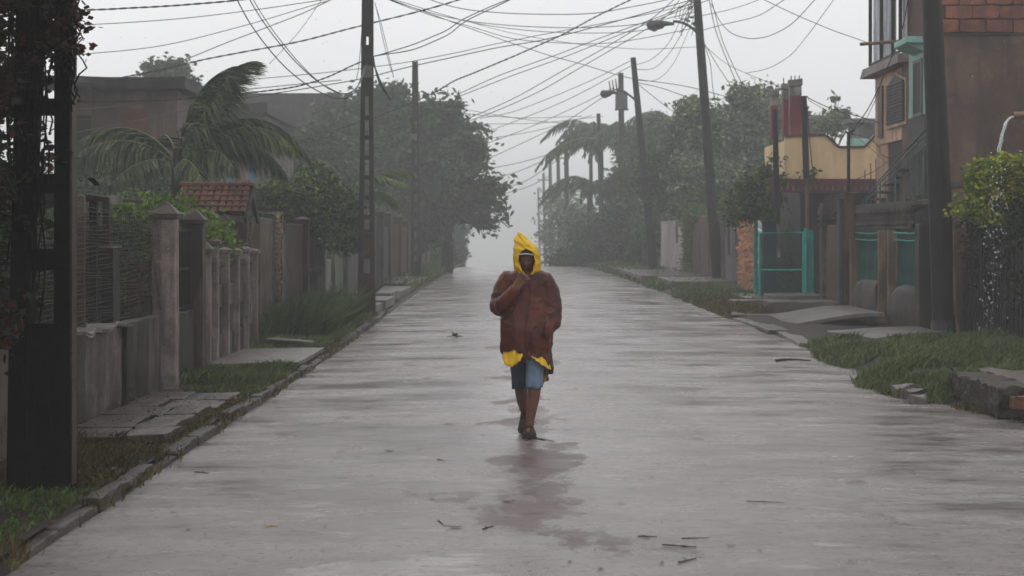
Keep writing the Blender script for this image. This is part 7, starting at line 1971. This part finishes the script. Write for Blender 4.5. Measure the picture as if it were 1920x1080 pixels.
# ------------------------------------------------------------------ debris on the road
def gpt(px, py):
    D = F*1.75/(py-440.0)
    for _ in range(4):
        x = X(px, D); D = F*(1.75-road_z(x, D))/(py-440.0)
    return Vector((X(px, D), D, road_z(X(px, D), D)))
M_LEAFY = leafmat('fallen_yellow', (0.35, 0.2, 0.01), (0.6, 0.36, 0.02), rough=0.3)
M_LEAFD = leafmat('fallen_dark', (0.02, 0.012, 0.01), (0.05, 0.028, 0.02), rough=0.3, trans=0.1)
M_LEAFR = leafmat('fallen_red', (0.06, 0.018, 0.014), (0.12, 0.04, 0.03), rough=0.3, trans=0.1)
M_TWIG = plain('wet_twig', (0.05, 0.03, 0.022), rough=0.35)
def fallen_leaf(px, py, L_, mat, label, group=None, rz=None, wide=0.5):
    p = gpt(px, py); b = MB(); n = 7; V = []
    rz = R.uniform(0, 6.28) if rz is None else rz
    c, s = math.cos(rz), math.sin(rz)
    for i in range(n):
        u = i/(n-1); w_ = wide*L_*0.5*math.sin(math.pi*min(1, u*0.92+0.06))**0.8
        z = 0.004 + 0.16*L_*(u-0.5)**2*2
        for sx in (-1, 0, 1):
            x = (u-0.5)*L_; y = sx*w_
            V.append((p.x+x*c-y*s, p.y+x*s+y*c, p.z+z+abs(sx)*0.18*w_))
    b.add(V, [(i*3+j, (i+1)*3+j, (i+1)*3+j+1, i*3+j+1) for i in range(n-1) for j in range(2)])
    b.tube([(p.x-(0.5)*L_*c*1.3, p.y-0.5*L_*s*1.3, p.z+0.012), (p.x-0.4*L_*c, p.y-0.4*L_*s, p.z+0.008+0.05*L_)], L_*0.02, 4)
    return single('fallen_leaf', b, mat, label, 'leaf', tuple(p), group, smooth=True)
def twig(pts, r, label, group=None):
    q = [gpt(a, c) + Vector((0, 0, r*0.8)) for a, c in pts]
    b = MB(); n = 5; fine = crom(q, n) if len(q) > 2 else [q[0].lerp(q[1], i/6) for i in range(7)]
    fine = [p + Vector((0, 0, 0.006*abs(mnoise.noise(p*9)))) for p in fine]
    b.tube(fine, [r*(1-0.5*i/len(fine)) for i in range(len(fine))], 6)
    m_ = fine[len(fine)//2]; b.tube([m_, m_+Vector((R.uniform(-.04, .04), R.uniform(-.05, .05), 0.01))], [r*0.6, r*0.3], 5)
    return single('twig', b, M_TWIG, label, 'twig', tuple(q[0]), group, smooth=True)
fallen_leaf(510, 986, 0.085, M_LEAFY, 'single yellow leaf lying on the wet road at lower left', rz=0.2)
fallen_leaf(731, 846, 0.07, M_LEAFD, 'dark curled leaf on the road left of the walker', rz=0.1, wide=0.8)
fallen_leaf(1065, 807, 0.05, M_LEAFR, 'small reddish leaf just right of the walker’s feet'.replace('’', "'"), rz=0.3)
fallen_leaf(1372, 1024, 0.05, M_LEAFD, 'dark leaf scrap on the road at lower right', rz=0.0)
fallen_leaf(854, 990, 0.10, M_LEAFD, 'flat dark leaf on the road below left of the walker', rz=0.1)
fallen_leaf(950, 942, 0.09, M_LEAFD, 'greenish-black leaf in the worn patch below the walker', rz=2.9)
t_ = thing('leafy_sprig', 'fallen green leafy sprig on the road left of the walker', 'sprig', gpt(852, 632))
b = MB(); p0 = gpt(852, 632); b.tube([p0+Vector((-.12, 0, .01)), p0+Vector((0, .03, .02)), p0+Vector((.13, 0, .01))], 0.006, 5); part('stem', b, M_TWIG, t_)
pts = leaf_points([(0.02, 0, .02, .09, .12, .02), (.0, 0, .05, .03, .04, .03)], 60, 0.022, 10)
link('leaves', leaf_mesh('leaves', pts, 0.05, LG_DARK_HAZED), None, t_)
twig([(1020, 826), (1005, 822), (1045, 824)][:2] + [(1040, 829)], 0.006, 'thin bent twig just right of the walker\'s front shoe')
twig([(1455, 678), (1480, 676), (1520, 678)], 0.02, 'dark fallen branch end reaching from the grass onto the road')
twig([(822, 976), (832, 986)], 0.004, 'short dark twig on the road, left of the worn patch')
twig([(905, 993), (925, 987)], 0.005, 'short curved twig beside the worn patch below the walker')
twig([(1242, 1024), (1306, 1027)], 0.005, 'long straight twig lying across the road at lower right')
twig([(1196, 1006), (1232, 1007)], 0.004, 'thin straight stalk above the long twig at lower right')
twig([(1278, 1010), (1330, 1009)], 0.003, 'faint thin stalk right of the straight one at lower right')
twig([(1272, 1056), (1306, 1048)], 0.005, 'forked twig near the bottom edge at lower right')
twig([(365, 886), (392, 888)], 0.005, 'dark twig on the road near the left kerb')
twig([(820, 862), (834, 864)], 0.004, 'tiny twig left of the walker, below the dark leaf')
twig([(1400, 941), (1470, 943)], 0.003, 'thin pale stalk on the right half of the road')
spots = [(R.uniform(300, 1750), R.uniform(620, 1070)) for _ in range(150)]
for (a, c) in spots:
    g_ = gpt(a, c)
    if edge_l(g_.y)+0.2 < g_.x < edge_r(g_.y)-0.2 and abs(a-990) > 60:
        fallen_leaf(a, c, R.uniform(0.014, 0.042), R.choice([M_LEAFD, M_LEAFD, M_LEAFR]), 'tiny wet leaf scrap stuck to the road surface', 'leaf scraps on the road', wide=R.uniform(.3, .8))
for k in range(26):
    a, c = R.uniform(150, 560), R.uniform(700, 1000); D = F*1.65/(c-440)
    x = X(a, D)
    if x < edge_l(D)-0.2 and x > -3.75:
        b = MB(); z = verge_lz(x, D)+0.03; s_ = R.uniform(.02, .045); a_ = R.uniform(0, 6.28)
        b.add([(x+s_*math.cos(a_+q), D+s_*math.sin(a_+q)*1.4, z+0.01*(k_ % 2)) for k_, q in enumerate((0, 1.2, 3.1, 4.4))] , [(0, 1, 2, 3)])
        single('fallen_leaf', b, M_LEAFR, 'dead brown leaf lying on the left verge paving', 'leaf', (x, D, z), 'dead leaves on the left verge')

m_ = 3000
xs_ = NR.uniform(-3.78, -2.66, m_); ys_2 = 8.5 + 17*NR.uniform(0, 1, m_)**1.3
V = []
for x, y_ in zip(xs_, ys_2):
    if x > edge_l(y_) - 0.02 or mnoise.noise(Vector((x*1.5, y_*1.1, 7))) < -0.12 + 0.25*R.random()-0.1: continue
    s_ = R.uniform(.008, .024); a_ = R.uniform(0, 6.28); z = (0.128 if 16 < y_ < 20.4 else 0.09) + R.uniform(0.01, 0.025)
    d = Vector((math.cos(a_), math.sin(a_), R.uniform(-.4, .4)))*s_; e = Vector((-math.sin(a_), math.cos(a_), R.uniform(-.4, .4)))*s_*.5; p = Vector((x, y_, z))
    V += [p-d, p+e, p+d, p-e]
me = np_mesh('leaf_litter', np.array([tuple(v) for v in V], np.float32), 4); me.materials.append(leafmat('litter', (0.018, 0.01, 0.007), (0.06, 0.032, 0.018), (0.12, 0.07, 0.03), trans=0.05))
set_props(link('leaf_litter', me, None), 'brown rotting leaf litter over the left verge and paving', 'leaf litter', None, 'stuff')

# ------------------------------------------------------------------ rain
pp = []
for i in range(3000):
    D = 9 + 30*R.random()**0.8
    pp.append((X(R.uniform(-150, 2070), D), D, R.uniform(0.05, Z(-60, D))))
drops('rain', 'fine rain falling across the whole street', pp, 0.0008, 0.0015, 5)

# ------------------------------------------------------------------ haze
hb_ = MB(); hb_.box(-424, 424, -27, 764, -19.0, 14.0)
hz = bpy.data.materials.new('rain_haze'); hz.use_nodes = True
nt = hz.node_tree; nt.nodes.clear()
o_ = nt.nodes.new('ShaderNodeOutputMaterial'); v_ = nt.nodes.new('ShaderNodeVolumePrincipled')
v_.inputs['Color'].default_value = (0.97, 0.975, 0.98, 1); v_.inputs['Density'].default_value = 0.0028; v_.inputs['Anisotropy'].default_value = 0.0
nt.links.new(v_.outputs[0], o_.inputs['Volume'])
me = hb_.mesh('haze'); me.materials.append(hz)
hz_o = bpy.data.objects.new('haze', me); COL.objects.link(hz_o)
set_props(hz_o, 'pale rain haze filling the street', 'haze', None, 'stuff')
